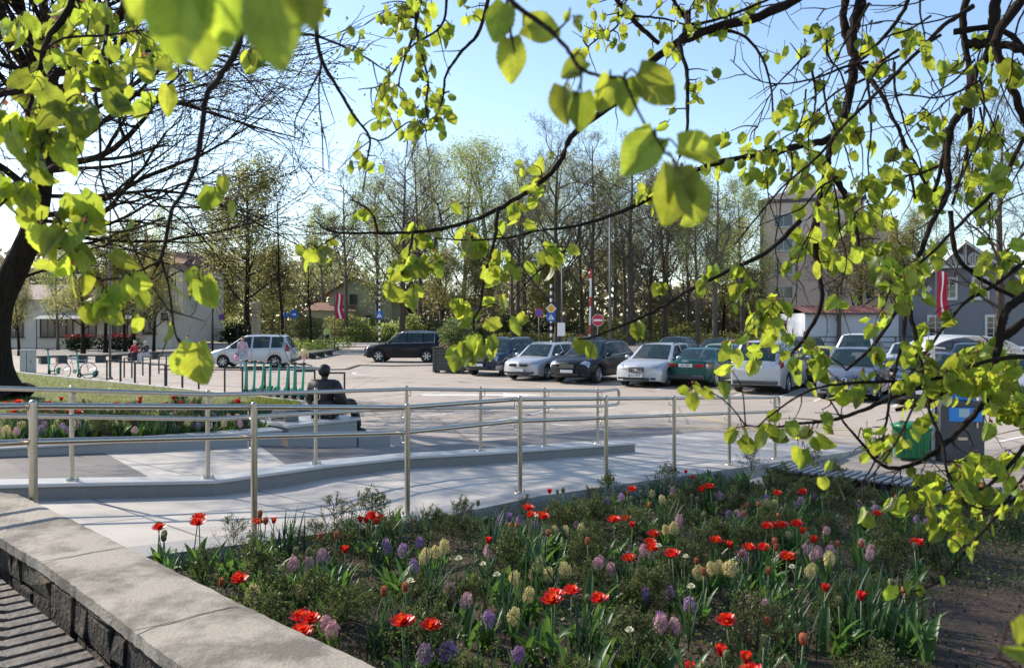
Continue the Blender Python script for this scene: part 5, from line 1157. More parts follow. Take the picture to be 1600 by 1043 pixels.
mb.build("rails", M_BLACK, fe_)
# ================================================================== BUILDINGS
M_WIN = mat("window glass", (.03, .04, .05), .06, spec=.9); M_FRAME = mat("white window frame", (.62, .62, .60), .6); M_FRAMED = mat("brown window frame", (.06, .045, .035), .6)
def brickmat(name, c1, c2, mo_, w=.25, h=.08):
    m = bpy.data.materials.new(name); m.use_nodes = True; N, L = nt(m); b = N["Principled BSDF"]; b.inputs["Roughness"].default_value = .85
    tc = N.new("ShaderNodeTexCoord"); mp = N.new("ShaderNodeMapping"); mp.inputs["Rotation"].default_value = (R(90), 0, 0); L.new(tc.outputs["Object"], mp.inputs[0])
    br = N.new("ShaderNodeTexBrick"); br.inputs["Scale"].default_value = 1; br.inputs["Brick Width"].default_value = w; br.inputs["Row Height"].default_value = h; br.inputs["Mortar Size"].default_value = .012
    br.inputs["Color1"].default_value = (*c1, 1); br.inputs["Color2"].default_value = (*c2, 1); br.inputs["Mortar"].default_value = (*mo_, 1); L.new(mp.outputs[0], br.inputs[0]); L.new(br.outputs[0], b.inputs["Base Color"]); return m
def tilemat(name, c, rows=.35):
    m = mat(name, c, .7, var=.25, scale=3, detail=8); N, L = nt(m); b = N["Principled BSDF"]; tc = N.new("ShaderNodeTexCoord"); w = N.new("ShaderNodeTexWave"); w.wave_type = 'BANDS'; w.bands_direction = 'X'; w.inputs["Scale"].default_value = .9; L.new(tc.outputs["Object"], w.inputs[0])
    bp = N.new("ShaderNodeBump"); bp.inputs["Strength"].default_value = .8; bp.inputs["Distance"].default_value = .06; L.new(w.outputs[1], bp.inputs["Height"]); L.new(bp.outputs[0], b.inputs["Normal"]); return m
def window(parent, x, z, w, h, y, frame, nx=2, ny=1, sill=True, trim=.10, lintel=False):
    f = MB(); t = .06; y = -y
    for sx in (-1, 1): f.box((x + sx * (w / 2 + trim / 2), y - .03, z), (trim, .10, h + 2 * trim))
    for sz in (-1, 1): f.box((x, y - .032, z + sz * (h / 2 + trim / 2)), (w, .10, trim))
    for i in range(1, nx): f.box((x - w / 2 + w * i / nx, y - .015, z), (t, .05, h))
    for i in range(1, ny): f.box((x, y - .017, z - h / 2 + h * i / ny), (w, .045, t * .7))
    fo_ = f.build("window", frame, parent); MB().box((x, y - .003, z), (w, .02, h)).build("pane", M_WIN, fo_)
    if sill: MB().box((x, y - .10, z - h / 2 - trim - .03), (w + .4, .22, .06)).build("sill", frame, fo_)
    return fo_
# apartment block on the right
D = 100.0; s = F / D
ap = thing("apartment_block", (0, D, 0), 0, "pale brick five storey apartment block behind the trees on the right", "building"); bm_ = brickmat("pale silicate brick", (.76, .57, .46), (.66, .50, .41), (.58, .46, .38), .5, .16)
def zx(x): return (x - CX) / s
def zz_(y): return CH - (y - HY) / s
MB().box(((zx(1187) + zx(1345)) / 2, 6, zz_(318) / 2), (zx(1345) - zx(1187), 12, zz_(318))).build("wall", bm_, ap); MB().box(((zx(1187) + zx(1345)) / 2, 6, zz_(318) + .2), (zx(1345) - zx(1187) + .4, 12.4, .4)).build("roof", mat("roof felt", (.10, .095, .09), .9), ap)
MB().box(((zx(1345) + zx(1400)) / 2, 9, zz_(345) / 2), (zx(1400) - zx(1345) - .02, 11, zz_(345))).build("side_wing", bm_, ap)
for y in (346, 383, 420, 457, 494):
    window(ap, zx(1224), zz_(y), 2.1, 1.35, 0.0, M_FRAME, 2, 1); window(ap, zx(1300), zz_(y), 1.5, 1.35, 0.0, M_FRAME, 2, 1)
for y in (420, 457, 494):
    w = window(ap, zx(1358), zz_(y), .9, 1.4, -3.5, M_FRAME, 1, 1); w = window(ap, zx(1376), zz_(y), .7, 1.4, -3.5, M_FRAME, 1, 1)
def swing(o, px_local, deg, sx=1.0):
    a = R(deg); piv = Vector((px_local, 0, 0)); o.rotation_euler = (0, 0, a); o.scale = (sx, 1, 1); q = Matrix.Rotation(a, 3, 'Z') @ Vector((piv.x * sx, 0, 0)); o.location = Vector((piv.x, o.location.y, 0)) - q
mb = MB(); x0_, x1_, zt2 = zx(1187), zx(1345), zz_(318) + .4; xm_ = (x0_ + x1_) / 2
mb.add([(x0_, .1, zt2), (x1_, .1, zt2), (xm_, .1, zt2 + 1.9), (x0_, 11.9, zt2), (x1_, 11.9, zt2), (xm_, 11.9, zt2 + 1.9)], [(0, 1, 2), (5, 4, 3), (0, 2, 5, 3), (1, 4, 5, 2)]); mb.build("gable", bm_, ap)
mb = MB(); mb.box((xm_ + 1.5, 6, zt2 + 2.2), (.9, .9, 1.6)); mb.box((xm_ - 2.5, 6, zt2 + 1.7), (.7, .7, 1.4)); mb.build("chimney", bm_, ap); mb = MB(); [mb.tube([(x_, -.08, 0), (x_, -.08, zt2 - .4)], .07, 6) for x_ in (x0_ + .3, x1_ - .3)]; mb.build("drainpipe", M_DARKM, ap)
swing(ap, zx(1187), -17, .96)
# grey gabled house and garage wall
D = 68.0; s = F / D
gh = thing("gabled_house", (0, D, 0), 0, "grey two storey house with red roof and white fretwork gable on the right", "building"); mg = mat("grey render", (.19, .20, .225), .85, var=.06, scale=2); rt_ = tilemat("red brown roof", (.11, .034, .028)); mw = M_FRAME
xl, xr, xa, ze, za = zx(1400), zx(1640), zx(1510), zz_(437), zz_(379)
xe1, xe2 = zx(1446), zx(1590)
mb = MB(); mb.prism([(xl, 0), (xr + 4, 0), (xr + 4, 11), (xl, 11)], 0, zz_(478)); mb.build("wall", mg, gh)
mb = MB(); vs = [(xl + .02, .0, zz_(478)), (xr + 3.9, 0, zz_(478)), (xa + (xa - xe1) + 5.2, 0, ze - .9), (xa, 0, za - .15), (xe1 - 1.9, 0, ze - 1.3)]; n = len(vs); mb.add(vs + [(x, 10.9, z) for x, y, z in vs], [tuple(range(n)), tuple(range(2 * n - 1, n - 1, -1))] + [((i + 1) % n, i, n + i, n + (i + 1) % n) for i in range(n)]); mb.build("gable_wall", mg, gh)
mb = MB()
for (xA, zA, xB, zB) in ((xa, za + .15, xe1 - .9, ze - .45), (xa, za + .15, zx(1640), zz_(470))): mb.add([(xA, -.9, zA), (xB, -.9, zB), (xB, 11.4, zB), (xA, 11.4, zA), (xA, -.9, zA - .16), (xB, -.9, zB - .16), (xB, 11.4, zB - .16), (xA, 11.4, zA - .16)], [(0, 1, 2, 3), (7, 6, 5, 4), (0, 4, 5, 1), (1, 5, 6, 2), (2, 6, 7, 3)])
mb.build("roof", rt_, gh); mb = MB(); mb.add([(zx(1438), 2, zz_(435)), (zx(1456), 2, zz_(412)), (zx(1475), 5, zz_(412)), (zx(1470), 5, zz_(435))], [(0, 1, 2, 3)]); o = mb.build("roof", mat("orange roof", (.22, .07, .04), .7), gh)
mb = MB(); mb.tube([(xa, -.95, za - .02), (xe1 - .9, -.95, ze - .62)], .10, 4); mb.tube([(xa, -.95, za - .02), (zx(1640), -.95, zz_(470) - .16)], .10, 4)
zb_ = zz_(417); xa1, xa2 = zx(1464), zx(1550); mb.box(((xa1 + xa2) / 2, -.9, zb_), (xa2 - xa1 + .3, .14, .18)); mb.build("barge_boards", mw, gh)
mb = MB(); zt_ = zz_(384)
for k in range(1, 26):
    x = xa1 + (xa2 - xa1) * k / 26; u = 1 - abs(x - xa) / ((xa2 - xa1) / 2); ztop = zb_ + (zt_ - zb_) * max(0, u)
    if abs(abs(x - xa) - .62) > .52 or True: 
        if abs(abs(x - xa) - .66) > .48: mb.box((x, -.88, (zb_ + ztop) / 2), (.05, .04, max(.05, ztop - zb_)))
for sgx in (-1, 1):
    c = Vector((xa + .66 * sgx, -.90, zb_ + .60))
    for rr2 in (.46, .34, .12): mb.tube([c + Vector((rr2 * math.cos(a), 0, rr2 * math.sin(a))) for a in np.linspace(0, 2 * math.pi, 21)], .035, 4)
    for a in np.linspace(0, 2 * math.pi, 7)[:-1]: mb.tube([c + Vector((.12 * math.cos(a), 0, .12 * math.sin(a))), c + Vector((.34 * math.cos(a), 0, .34 * math.sin(a)))], .035, 4)
    for q in range(7):
        cx_ = xa + sgx * (1.35 + q * .12); cz = zb_ + .18 + .06 * (q % 2); mb.tube([Vector((cx_ + .12 * math.cos(a), -.9, cz + .12 * math.sin(a))) for a in np.linspace(0, 2 * math.pi, 9)], .025, 4)
mb.tube([(xa, -.9, zb_), (xa, -.9, zt_ + .1)], .05, 4); mb.build("gable_fretwork", mw, gh)
for x in (1483, 1532): window(gh, zx(x), zz_(450), 1.0, 1.45, 0.02, M_FRAME, 2, 3, trim=.2)
for x in (1461, 1552): window(gh, zx(x), zz_(512), 1.0, 1.75, 0.02, M_FRAME, 2, 4, trim=.2)
MB().box((zx(1450), -.03, zz_(450)), (.42, .06, .42), M=Matrix.Rotation(R(45), 3, 'Y')).build("diamond_vent", M_FRAME, gh)
swing(gh, xa, -31, .88)
gw = thing("garage", (0, D - 1.5, 0), 0, "low pale blue grey garage wall with a red tiled roof left of the grey house", "building"); D2 = D - 1.5; s = F / D2
MB().prism([(zx(1258), 0), (zx(1404), 0), (zx(1404), 8), (zx(1258), 8)], 0, zz_(489)).build("wall", mat("pale blue render", (.42, .45, .49), .85, var=.05, scale=1), gw)
mb = MB(); a_, b_ = zx(1254), zx(1402); mb.add([(a_, -.4, zz_(489)), (b_, -.4, zz_(489)), (b_, 3.5, zz_(476)), (a_, 3.5, zz_(476)), (b_, 8, zz_(489)), (a_, 8, zz_(489))], [(0, 1, 2, 3), (3, 2, 4, 5)])
for k in range(int((b_ - a_) / .45)): x = a_ + .2 + k * .45; mb.tube([(x, -.42, zz_(489) + .03), (x, 3.5, zz_(476) + .03)], .045, 4)
mb.build("roof", rt_, gw); MB().box(((a_ + b_) / 2, -.46, zz_(489) - .05), (b_ - a_, .12, .12)).build("gutter", M_DARKM, gw)
# yellow house in the middle
D = 112.0; s = F / D
yh = thing("yellow_house", (0, D, 0), 0, "pale yellow house with a brown tiled roof behind the flag", "building"); my = mat("pale yellow render", (.40, .36, .24), .9, var=.08, scale=1)
x0, x1, xc_ = zx(514), zx(612), zx(552); mb = MB(); ze_, za_ = zz_(458), zz_(434)
vs = [(x0, 0, 0), (x1, 0, 0), (x1, 0, ze_), (xc_, 0, za_), (x0, 0, ze_)]; mb.add(vs + [(x, 9, z) for x, y, z in vs], [(0, 1, 2, 3, 4), (9, 8, 7, 6, 5)] + [((i + 1) % 5, i, 5 + i, 5 + (i + 1) % 5) for i in range(5)]); mb.build("wall", my, yh)
rb_ = tilemat("brown tiled roof", (.20, .09, .06)); mb = MB(); 
for xB, zB in ((x0 - .6, ze_ - .35), (x1 + 1.5, ze_ - .4)): mb.add([(xc_, -.7, za_ + .15), (xB, -.7, zB + .1), (xB, 9.7, zB + .1), (xc_, 9.7, za_ + .15), (xc_, -.7, za_ - .05), (xB, -.7, zB - .1), (xB, 9.7, zB - .1), (xc_, 9.7, za_ - .05)], [(0, 1, 2, 3), (7, 6, 5, 4), (0, 4, 5, 1), (1, 5, 6, 2)])
mb.build("roof", rb_, yh); window(yh, zx(552), zz_(467), .8, 1.1, .02, M_FRAMED); window(yh, zx(580), zz_(500), 1.6, 1.2, .02, M_FRAMED); MB().lathe([(.28, -.02), (.28, -.08), (.001, -.08)], (zx(554), 0, zz_(444)), 12, 'y').build("attic_window", M_WIN, yh)
mb = MB(); mb.prism([(zx(487), -3), (zx(560), -3), (zx(560), 2), (zx(487), 2)], 0, zz_(486)); mb.build("annex_wall", my, yh); mb = MB(); mb.add([(zx(483), -3.4, zz_(485)), (zx(563), -3.4, zz_(486)), (zx(550), 2, zz_(472)), (zx(490), 2, zz_(472))], [(0, 1, 2, 3)]); mb.build("annex_roof", rb_, yh); w = window(yh, zx(495), zz_(503), .9, 1.0, 3.0, M_FRAMED)
# cream building on the left
D = 76.0; s = F / D
lb = thing("cream_building", (0, D, 0), 0, "cream shop building with dark windows and a grey awning on the far left", "building"); mcw = mat("cream render", (.66, .57, .46), .9, var=.06, scale=1.2)
MB().prism([(zx(-200), 0), (zx(232), 0), (zx(232), 12), (zx(-200), 12)], 0, zz_(468)).build("wall", mcw, lb); MB().prism([(zx(150), 2), (zx(272), 2), (zx(272), 13), (zx(150), 13)], zz_(470) - 3.9, zz_(410)).build("upper_wall", mcw, lb)
MB().prism([(zx(232) + .02, -.6), (zx(272), -.6), (zx(272), 1.98), (zx(232) + .02, 1.98)], 0, zz_(478)).build("porch_wall", mcw, lb)
mb = MB(); mb.add([(zx(145), 1.4, zz_(410)), (zx(277), 1.4, zz_(410)), (zx(262), 7, zz_(384)), (zx(160), 7, zz_(384)), (zx(277), 13.6, zz_(410)), (zx(145), 13.6, zz_(410))], [(0, 1, 2, 3), (3, 2, 4, 5), (0, 3, 5), (1, 4, 2)]); mb.build("roof", rb_, lb)
mb = MB(); mb.add([(zx(-205), -.5, zz_(468)), (zx(238), -.5, zz_(468)), (zx(215), 6, zz_(440)), (zx(-205), 6, zz_(440))], [(0, 1, 2, 3)]); mb.build("low_roof", mat("pinkish grey roof", (.26, .19, .17), .8, var=.15), lb)
for x in (25, 75, 103, 139, 188): window(lb, zx(x), zz_(509), 1.25, 1.9, .02, M_FRAMED, 2, 1, trim=.08)
window(lb, zx(205), zz_(437), 1.2, 1.2, -1.98, M_FRAMED); window(lb, zx(245), zz_(437), 1.2, 1.2, -1.98, M_FRAMED); window(lb, zx(238), zz_(500), 1.0, 2.3, .62, M_FRAMED); window(lb, zx(262), zz_(494), .35, .4, .62, M_FRAMED)
mb = MB(); mb.add([(zx(80), -.1, zz_(484)), (zx(232), -.1, zz_(484)), (zx(236), -2.6, zz_(498)), (zx(78), -2.6, zz_(498))], [(0, 1, 2, 3)]); o = mb.build("awning", mat("grey awning", (.30, .31, .32), .8), lb); mb = MB()
for x in (82, 160, 214): mb.tube([(zx(x), -2.55, 0), (zx(x), -2.55, zz_(498))], .05, 6)
mb.build("awning_post", M_GREYM, lb)
tag(MB().prism([(zx(-40), -14), (zx(62), -14), (zx(62), -2.8), (zx(-40), -2.8)], 0, 0).build("steps", M_PAVE), kind='structure').location = (0, D, .11)
for i, (x0_, x1_, lab) in enumerate(((98, 150, "strip of red tulips in front of the shop's left awning post"), (150, 222, "strip of red tulips above a dark low hedge in front of the shop awning"))):
    p = G((x0_ + x1_) / 2, 545, .15); wdt = (x1_ - x0_) / F * p.y; t = thing("flower_strip", p, 0, lab, "flowers"); leafy("foliage", 900, (wdt / 2, .5, .55), (0, 0, .45), .22, M_DKLEAF, t, 60 + i); leafy("red_flowers", 240, (wdt / 2, .6, .14), (0, 0, 1.1), .16, mat("red petals far", (.5, .03, .03), .6), t, 70 + i, shell=0)

# ================================================================== TREES
def grow_tree(seed, H, r0, trunk_h, spread, levels=4, upward=.5, n1=12, droop=0.0, kids=(5, 5, 4), lean=(0, 0), crown_bot=None, length1=None, jitter=.22, k_trunk=9):
    rg = np.random.default_rng(seed); polys = []; tips = []
    def rnd(): v = rg.normal(size=3); return v / np.linalg.norm(v)
    def branch(p, d, ln, r, lv, rend=None):
        n = 7 if lv <= 1 else (5 if lv == 2 else 4); pts = [p.copy()]; dd = d / np.linalg.norm(d); st = ln / n
        for i in range(n):
            dd = dd + rnd() * jitter * (1.0 if lv else .35) + np.array([0, 0, upward * (.16 if lv < levels - 1 else .04) - droop * .15 * lv]); dd /= np.linalg.norm(dd); pts.append(pts[-1] + dd * st)
        pts = np.array(pts); rad = r * (1 - np.linspace(0, 1, n + 1) * (.78 if lv else .70)); rad = np.maximum(rad, .010 if H > 5 else .0005); polys.append((pts, rad, lv))
        if lv >= levels: tips.extend([pts[-1], pts[-2], pts[1 + n // 2]]); return
        m = kids[min(lv - 1, len(kids) - 1)] if lv else 0
        for q in range(m):
            f = .25 + .75 * (q + rg.random()) / m; i = min(n - 1, int(f * n)); pp = pts[i] * (1 - (f * n - i)) + pts[i + 1] * (f * n - i) if i < n else pts[-1]
            t = pts[min(i + 1, n)] - pts[i]; t /= np.linalg.norm(t) + 1e-9; side = np.cross(t, rnd()); side /= np.linalg.norm(side) + 1e-9
            ang = rg.uniform(.5, 1.0); nd = t * math.cos(ang) + side * math.sin(ang); branch(pp, nd, ln * rg.uniform(.42, .62) * (1.15 - .45 * f), max(.006, rad[i] * .62), lv + 1)
    n = 12; pts = [np.zeros(3)]; dd = np.array([lean[0], lean[1], 1.0]); dd /= np.linalg.norm(dd)
    for i in range(n): dd = dd + rnd() * .05; dd[2] = abs(dd[2]) + .1; dd /= np.linalg.norm(dd); pts.append(pts[-1] + dd * H * .93 / n)
    pts = np.array(pts); fr_ = np.linspace(0, 1, n + 1); rad = r0 * (1 - fr_ * .86); rad[0] *= 1.35; polys.append((pts, rad, 0))
    for q in range(n1):
        f = trunk_h / H + (1 - trunk_h / H) * ((q + rg.random() * .8) / n1) ** .9 * .97; i = min(n - 1, int(f * n)); pp = pts[i] * (1 - (f * n - i)) + pts[i + 1] * (f * n - i)
        az = q * 2.4 + rg.uniform(-.4, .4); el = rg.uniform(.25, .75) * (1 if upward < .3 else 1.4) ; g_ = (f - trunk_h / H) / (1 - trunk_h / H)
        L1 = (length1 or spread) * (1.15 - .75 * g_) * rg.uniform(.75, 1.1); d = np.array([math.cos(az) * math.cos(el), math.sin(az) * math.cos(el), math.sin(el)]); branch(pp, d, L1, r0 * .36 * (1.05 - .6 * g_), 1)
    return polys, np.array(tips)
LEAF4 = [(0, 0, 0), (.38, .45, .05), (0, 1, 0), (-.38, .45, .05)]
def tree_from(name, polys, tips, bark, leaf, nleaf, lsize, spreadl, parent, seed, cutoff=3):
    A = [(p, r) for p, r, l in polys if l <= 1]; B = [(p, r) for p, r, l in polys if l > 1]
    V1, F1 = tubes_np(A, 7); V2, F2 = tubes_np(B, 3); big_mesh("trunk", V1, F1, bark, parent, smooth=True); big_mesh("limbs", V2, F2, bark, parent)
    if nleaf:
        rg = np.random.default_rng(seed); i = rg.integers(0, len(tips), nleaf); pos = tips[i] + rg.normal(size=(nleaf, 3)) * spreadl; X, Y, Z = frames(rg.normal(size=(nleaf, 3)) + [0, 0, -.4], rg)
        V_, F_ = scatter(LEAF4, [(0, 1, 2, 3)], pos, X, Y, Z, rg.uniform(.6, 1.3, nleaf) * lsize); big_mesh("crown", V_, F_, leaf, parent)
L_BUD = leafmat("budding leaf", (.17, .165, .055), (.38, .37, .11), .55); L_YG = leafmat("spring green leaf far", (.19, .23, .07), (.42, .48, .14), .55); L_BR = leafmat("brownish bud", (.10, .065, .035), (.20, .12, .06), .3); L_OLV = leafmat("olive leaf", (.13, .135, .05), (.32, .32, .10), .55)
def proto(nm, label, seed, H, r0, th, sp, bark, leaf, nl, ls, sl, **k):
    t = thing(nm, (0, 0, -500), 0, label, "tree"); po, ti = grow_tree(seed, H, r0, th, sp, **k); tree_from(nm, po, ti, bark, leaf, nl, ls, sl, t, seed); return t
M_BARKD = mat('brown bark', (.035, .027, .02), .9, col2=(.10, .078, .06), scale=9, bump=.5, bscale=25, stretch=(1, 1, .3))
TP = {}
TP['bare'] = proto("bare_tree", "x", 11, 24, .36, 6, 8.0, M_BARKD, L_BR, 6000, .13, .5, n1=17, upward=.55, kids=(7, 6, 5), levels=4)
TP['bare2'] = proto("bare_tree", "x", 12, 25, .42, 5, 9.5, M_BARKD, L_BUD, 4500, .13, .6, n1=17, upward=.45, kids=(7, 6, 5), levels=4, jitter=.30)
TP['bare3'] = proto("bare_tree", "x", 18, 24, .34, 8, 7.0, M_BARKG, L_YG, 4200, .13, .6, n1=15, upward=.8, kids=(7, 6, 4), levels=4, jitter=.28)
TP['green'] = proto("budding_tree", "x", 13, 24, .36, 5, 7.5, M_BARKG, L_YG, 9500, .17, .6, n1=16, upward=.75, kids=(5, 5, 3), levels=4)
TP['green2'] = proto("budding_tree", "x", 14, 20, .30, 3, 6.5, M_BARKG, L_YG, 12000, .17, .5, n1=18, upward=.7, kids=(5, 5, 3), levels=4)
TP['olive'] = proto("olive_tree", "x", 15, 15, .3, 2.5, 4.6, M_BARK, L_OLV, 20000, .20, .5, n1=18, upward=.5, kids=(6, 5, 3), levels=4)
TP['bud'] = proto("budding_tree", "x", 16, 16, .28, 3.5, 4.6, M_BARK, L_BUD, 14000, .17, .45, n1=20, upward=.7, kids=(6, 5, 3), levels=4)
TP['thin'] = proto("slender_tree", "x", 17, 18, .17, 4, 2.4, M_BARK, L_BR, 1600, .11, .3, n1=18, upward=1.2, kids=(5, 4, 3), levels=3)
used = set()
def put(kind, x, D_, ytop, label, grp="tall trees behind the square", rz=None, z=0.0):
    p = TP[kind]; base = {'bare': 24, 'bare2': 25, 'bare3': 24, 'green': 24, 'green2': 20, 'olive': 15, 'bud': 16, 'thin': 18}[kind]; h = CH - (ytop - HY) / F * D_ - z; sc = h / (base * 1.0)
    loc = Vector(((x - CX) / F * D_, D_, z)); rz = rz if rz is not None else random.uniform(0, 6.28)
    if kind in used: o = copy_tree(p, loc, rz, scale=(sc * random.uniform(.95, 1.3), sc * random.uniform(.95, 1.2), sc), group=grp)
    else: o = p; o.location = loc; o.rotation_euler = (0, 0, rz); o.scale = (sc,) * 3; used.add(kind)
    tag(o, label, "tree", grp); return o
T = [('bud', 30, 58, 420, 'young budding tree left of the cream building\'s first window'), ('green2', 90, 70, 380, 'pale green tree in front of the cream building\'s low roof'), ('bud', 240, 60, 400, 'young budding tree before the porch of the cream building'), ('green', 690, 120, 232, 'pale green tree behind the tall bare trees, left of the centre'), ('green', 860, 125, 240, 'pale green tree behind the widest bare crown'), ('green2', 960, 122, 262, 'pale green tree behind the no entry sign'), ('green2', 1040, 125, 270, 'pale green tree behind the back row of cars'), ('green', 590, 125, 270, 'pale green tree behind the yellow house ridge'), ('bud', 385, 74, 262, "round budding tree behind the stone pillar"), ('thin', 296, 80, 330, "slender bare tree right of the cream building"), ('thin', 441, 70, 262, "slender bare tree left of the flag with the yellow house behind"),
     ('olive', 345, 92, 395, "dark bushy tree between the slender tree and the stone pillar"), ('bare3', 540, 92, 268, "bare tree rising in front of the yellow house"), ('thin', 486, 88, 345, "thin bare tree beside the blue round signs"),
     ('bare2', 628, 88, 228, "tall bare tree right of the yellow house"), ('bare3', 655, 98, 226, "tall bare tree just left of the leafy pale green trees"), ('green', 722, 104, 214, "tall pale green tree above the dark hedge, left of two"), ('green', 770, 100, 222, "tall pale green tree above the dark hedge, right of two"),
     ('bare2', 872, 86, 208, "large bare tree with the widest crown behind the white notice board"), ('bare3', 925, 90, 206, "large bare tree directly behind the no entry sign"), ('bare2', 985, 84, 235, "bare tree right of the tall street lamp"),
     ('bare', 1040, 92, 262, "bare tree behind the dark grey hatchback"), ('green2', 1090, 88, 282, "pale green tree left of the apartment block, farther left of two"), ('bare3', 1118, 80, 250, "bare tree behind the black saloon"), ('green2', 1160, 96, 292, "pale green tree at the left corner of the apartment block"),
     ('bud', 1340, 84, 330, "budding tree in front of the apartment block's right wing"), ('bud', 1395, 90, 360, "budding tree between the apartment block and the grey house"), ('bare2', 1562, 62, 175, "large bare tree in front of the grey gabled house"), ('green2', 1440, 96, 330, "pale green tree rising behind the orange roof"),
     ('bare', 1310, 66, 330, "bare tree leaning in front of the pale garage wall"), ('bud', 690, 90, 390, "budding tree behind the black SUV's rear"), ('olive', 740, 84, 385, "dark olive tree behind the planter box"), ('bare3', 800, 92, 300, "bare tree left of the yellow diamond sign"),
     ('olive', 860, 98, 385, "dark olive tree behind the notice board"), ('bare2', 910, 104, 300, "bare tree behind the barrier arm"), ('bare3', 975, 102, 300, "bare tree behind the street lamp"), ('bare', 1015, 108, 305, "thin bare tree among the bare trunks, left of two"), ('bare', 1075, 104, 310, "thin bare tree among the bare trunks, right of two"),
     ('green2', 590, 104, 330, "pale green tree behind the yellow house roof"), ('green2', 505, 118, 330, "pale green tree behind the yellow house's left side"), ('bud', 640, 110, 345, "budding tree right behind the yellow house"), ('olive', 425, 100, 390, "dark olive tree right of the stone pillar"),
     ('green2', 820, 118, 270, "pale green tree rising between the bare trees"), ('bud', 1130, 112, 350, "budding tree behind the pale green small car"), ('olive', 1170, 100, 420, "dark olive tree beside the apartment block's left wall"), ('bare3', 810, 96, 262, "bare tree left of the widest bare crown"),
     ('bud', 130, 62, 395, "young budding tree in front of the cream building's windows"), ('bud', 165, 64, 372, 'budding tree standing before the awning of the cream building'), ('green2', 262, 84, 330, 'pale green tree at the right corner of the cream building'), ('green', 325, 96, 300, 'light green tree left of the round budding tree'), ('bud', 208, 68, 350, 'budding tree before the upper storey of the cream building'), ('bud', 195, 66, 400, "young budding tree in front of the shop awning"), ('olive', 262, 92, 450, "low dark tree beside the cream building's right corner"), ('olive', 315, 86, 470, "low dark bushy evergreen right of the slender tree")]
for (k_, x, D_, yt, lab) in T: put(k_, x, D_, yt, lab)
# a far belt of woodland, one mass of foliage
rg = np.random.default_rng(5); n = 60000; xs = rg.uniform(-120, 150, n); hgt = 10 + 3.5 * np.sin(xs * .13) + 2 * np.sin(xs * .41 + 1); pos = np.stack([xs, rg.uniform(128, 150, n), rg.random(n) ** .8 * hgt], 1); X, Y, Z = frames(rg.normal(size=(n, 3)), rg)
V_, F_ = scatter(LEAF4, [(0, 1, 2, 3)], pos, X, Y, Z, rg.uniform(.6, 1.3, n)); tag(big_mesh("far_woodland", V_, F_, leafmat("far woodland leaf", (.19, .165, .11), (.33, .30, .17), .5)), "hazy olive green belt of woodland behind the row of trees", "woodland", kind='stuff')
# hedges and bushes below the trees
for i, (x0_, x1_, yb, h, D_, lab, m) in enumerate(((700, 1180, 536, 1.1, 92, "long trimmed dark green hedge behind the parked cars", L_OLV), (775, 842, 533, 3.2, 96, "tall dark hedge block left of the yellow diamond sign", M_DKLEAF), (840, 905, 530, 2.4, 99, "dark hedge block behind the notice board", M_DKLEAF), (560, 700, 532, 2.6, 95, "dark undergrowth behind the black SUV", M_DKLEAF), (905, 1060, 530, 3.0, 112, "shadowy undergrowth between the tree trunks", L_OLV))):
    xa_, xb_ = (x0_ - CX) / F * D_, (x1_ - CX) / F * D_; rg = np.random.default_rng(100 + i); n = int(260 * (xb_ - xa_) * h / 2 + 900); pos = np.stack([rg.uniform(xa_, xb_, n), D_ + rg.uniform(-.8, .8, n), rg.random(n) * h * (1 + .12 * np.sin(rg.uniform(xa_, xb_, n)))], 1)
    X, Y, Z = frames(rg.normal(size=(n, 3)), rg); V_, F_ = scatter(LEAF4, [(0, 1, 2, 3)], pos, X, Y, Z, rg.uniform(.12, .30, n)); tag(big_mesh("hedge", V_, F_, m), lab, "hedge")
for i, (x, D_, r_, h_, m, lab) in enumerate(((480, 96, 2.0, 3.2, L_OLV, "round bush below the blue round signs"), (560, 92, 1.8, 2.6, L_YG, "bright green bush right of the flag"), (612, 94, 2.2, 2.4, L_YG, "bright green bush behind the striped crossing pole"), (640, 90, 1.6, 3.0, L_YG, "yellow green bush behind the black SUV's bonnet"), (536, 100, 2.2, 3.4, L_OLV, "dark green bush below the yellow house"),
                                                (372, 86, 1.8, 2.0, M_DKLEAF, "low dark juniper left of the stone pillar"), (428, 92, 2.4, 5.0, L_OLV, "tall bush right of the stone pillar"), (340, 96, 3.0, 6.5, L_YG, "bright green weeping bush behind the dark square post"), (750, 70, 1.0, 2.2, M_SHRUB, "pale grey green bush behind the planter box"), (1075, 98, 2.0, 2.2, L_OLV, "bush under the bare trees left of the red hatchback"))):
    o = leafy("bush", 2600, (r_, r_ * .8, h_ / 2), (0, 0, h_ / 2), .24, m, None, 200 + i); o.location = ((x - CX) / F * D_, D_, 0); tag(o, lab, "bush")

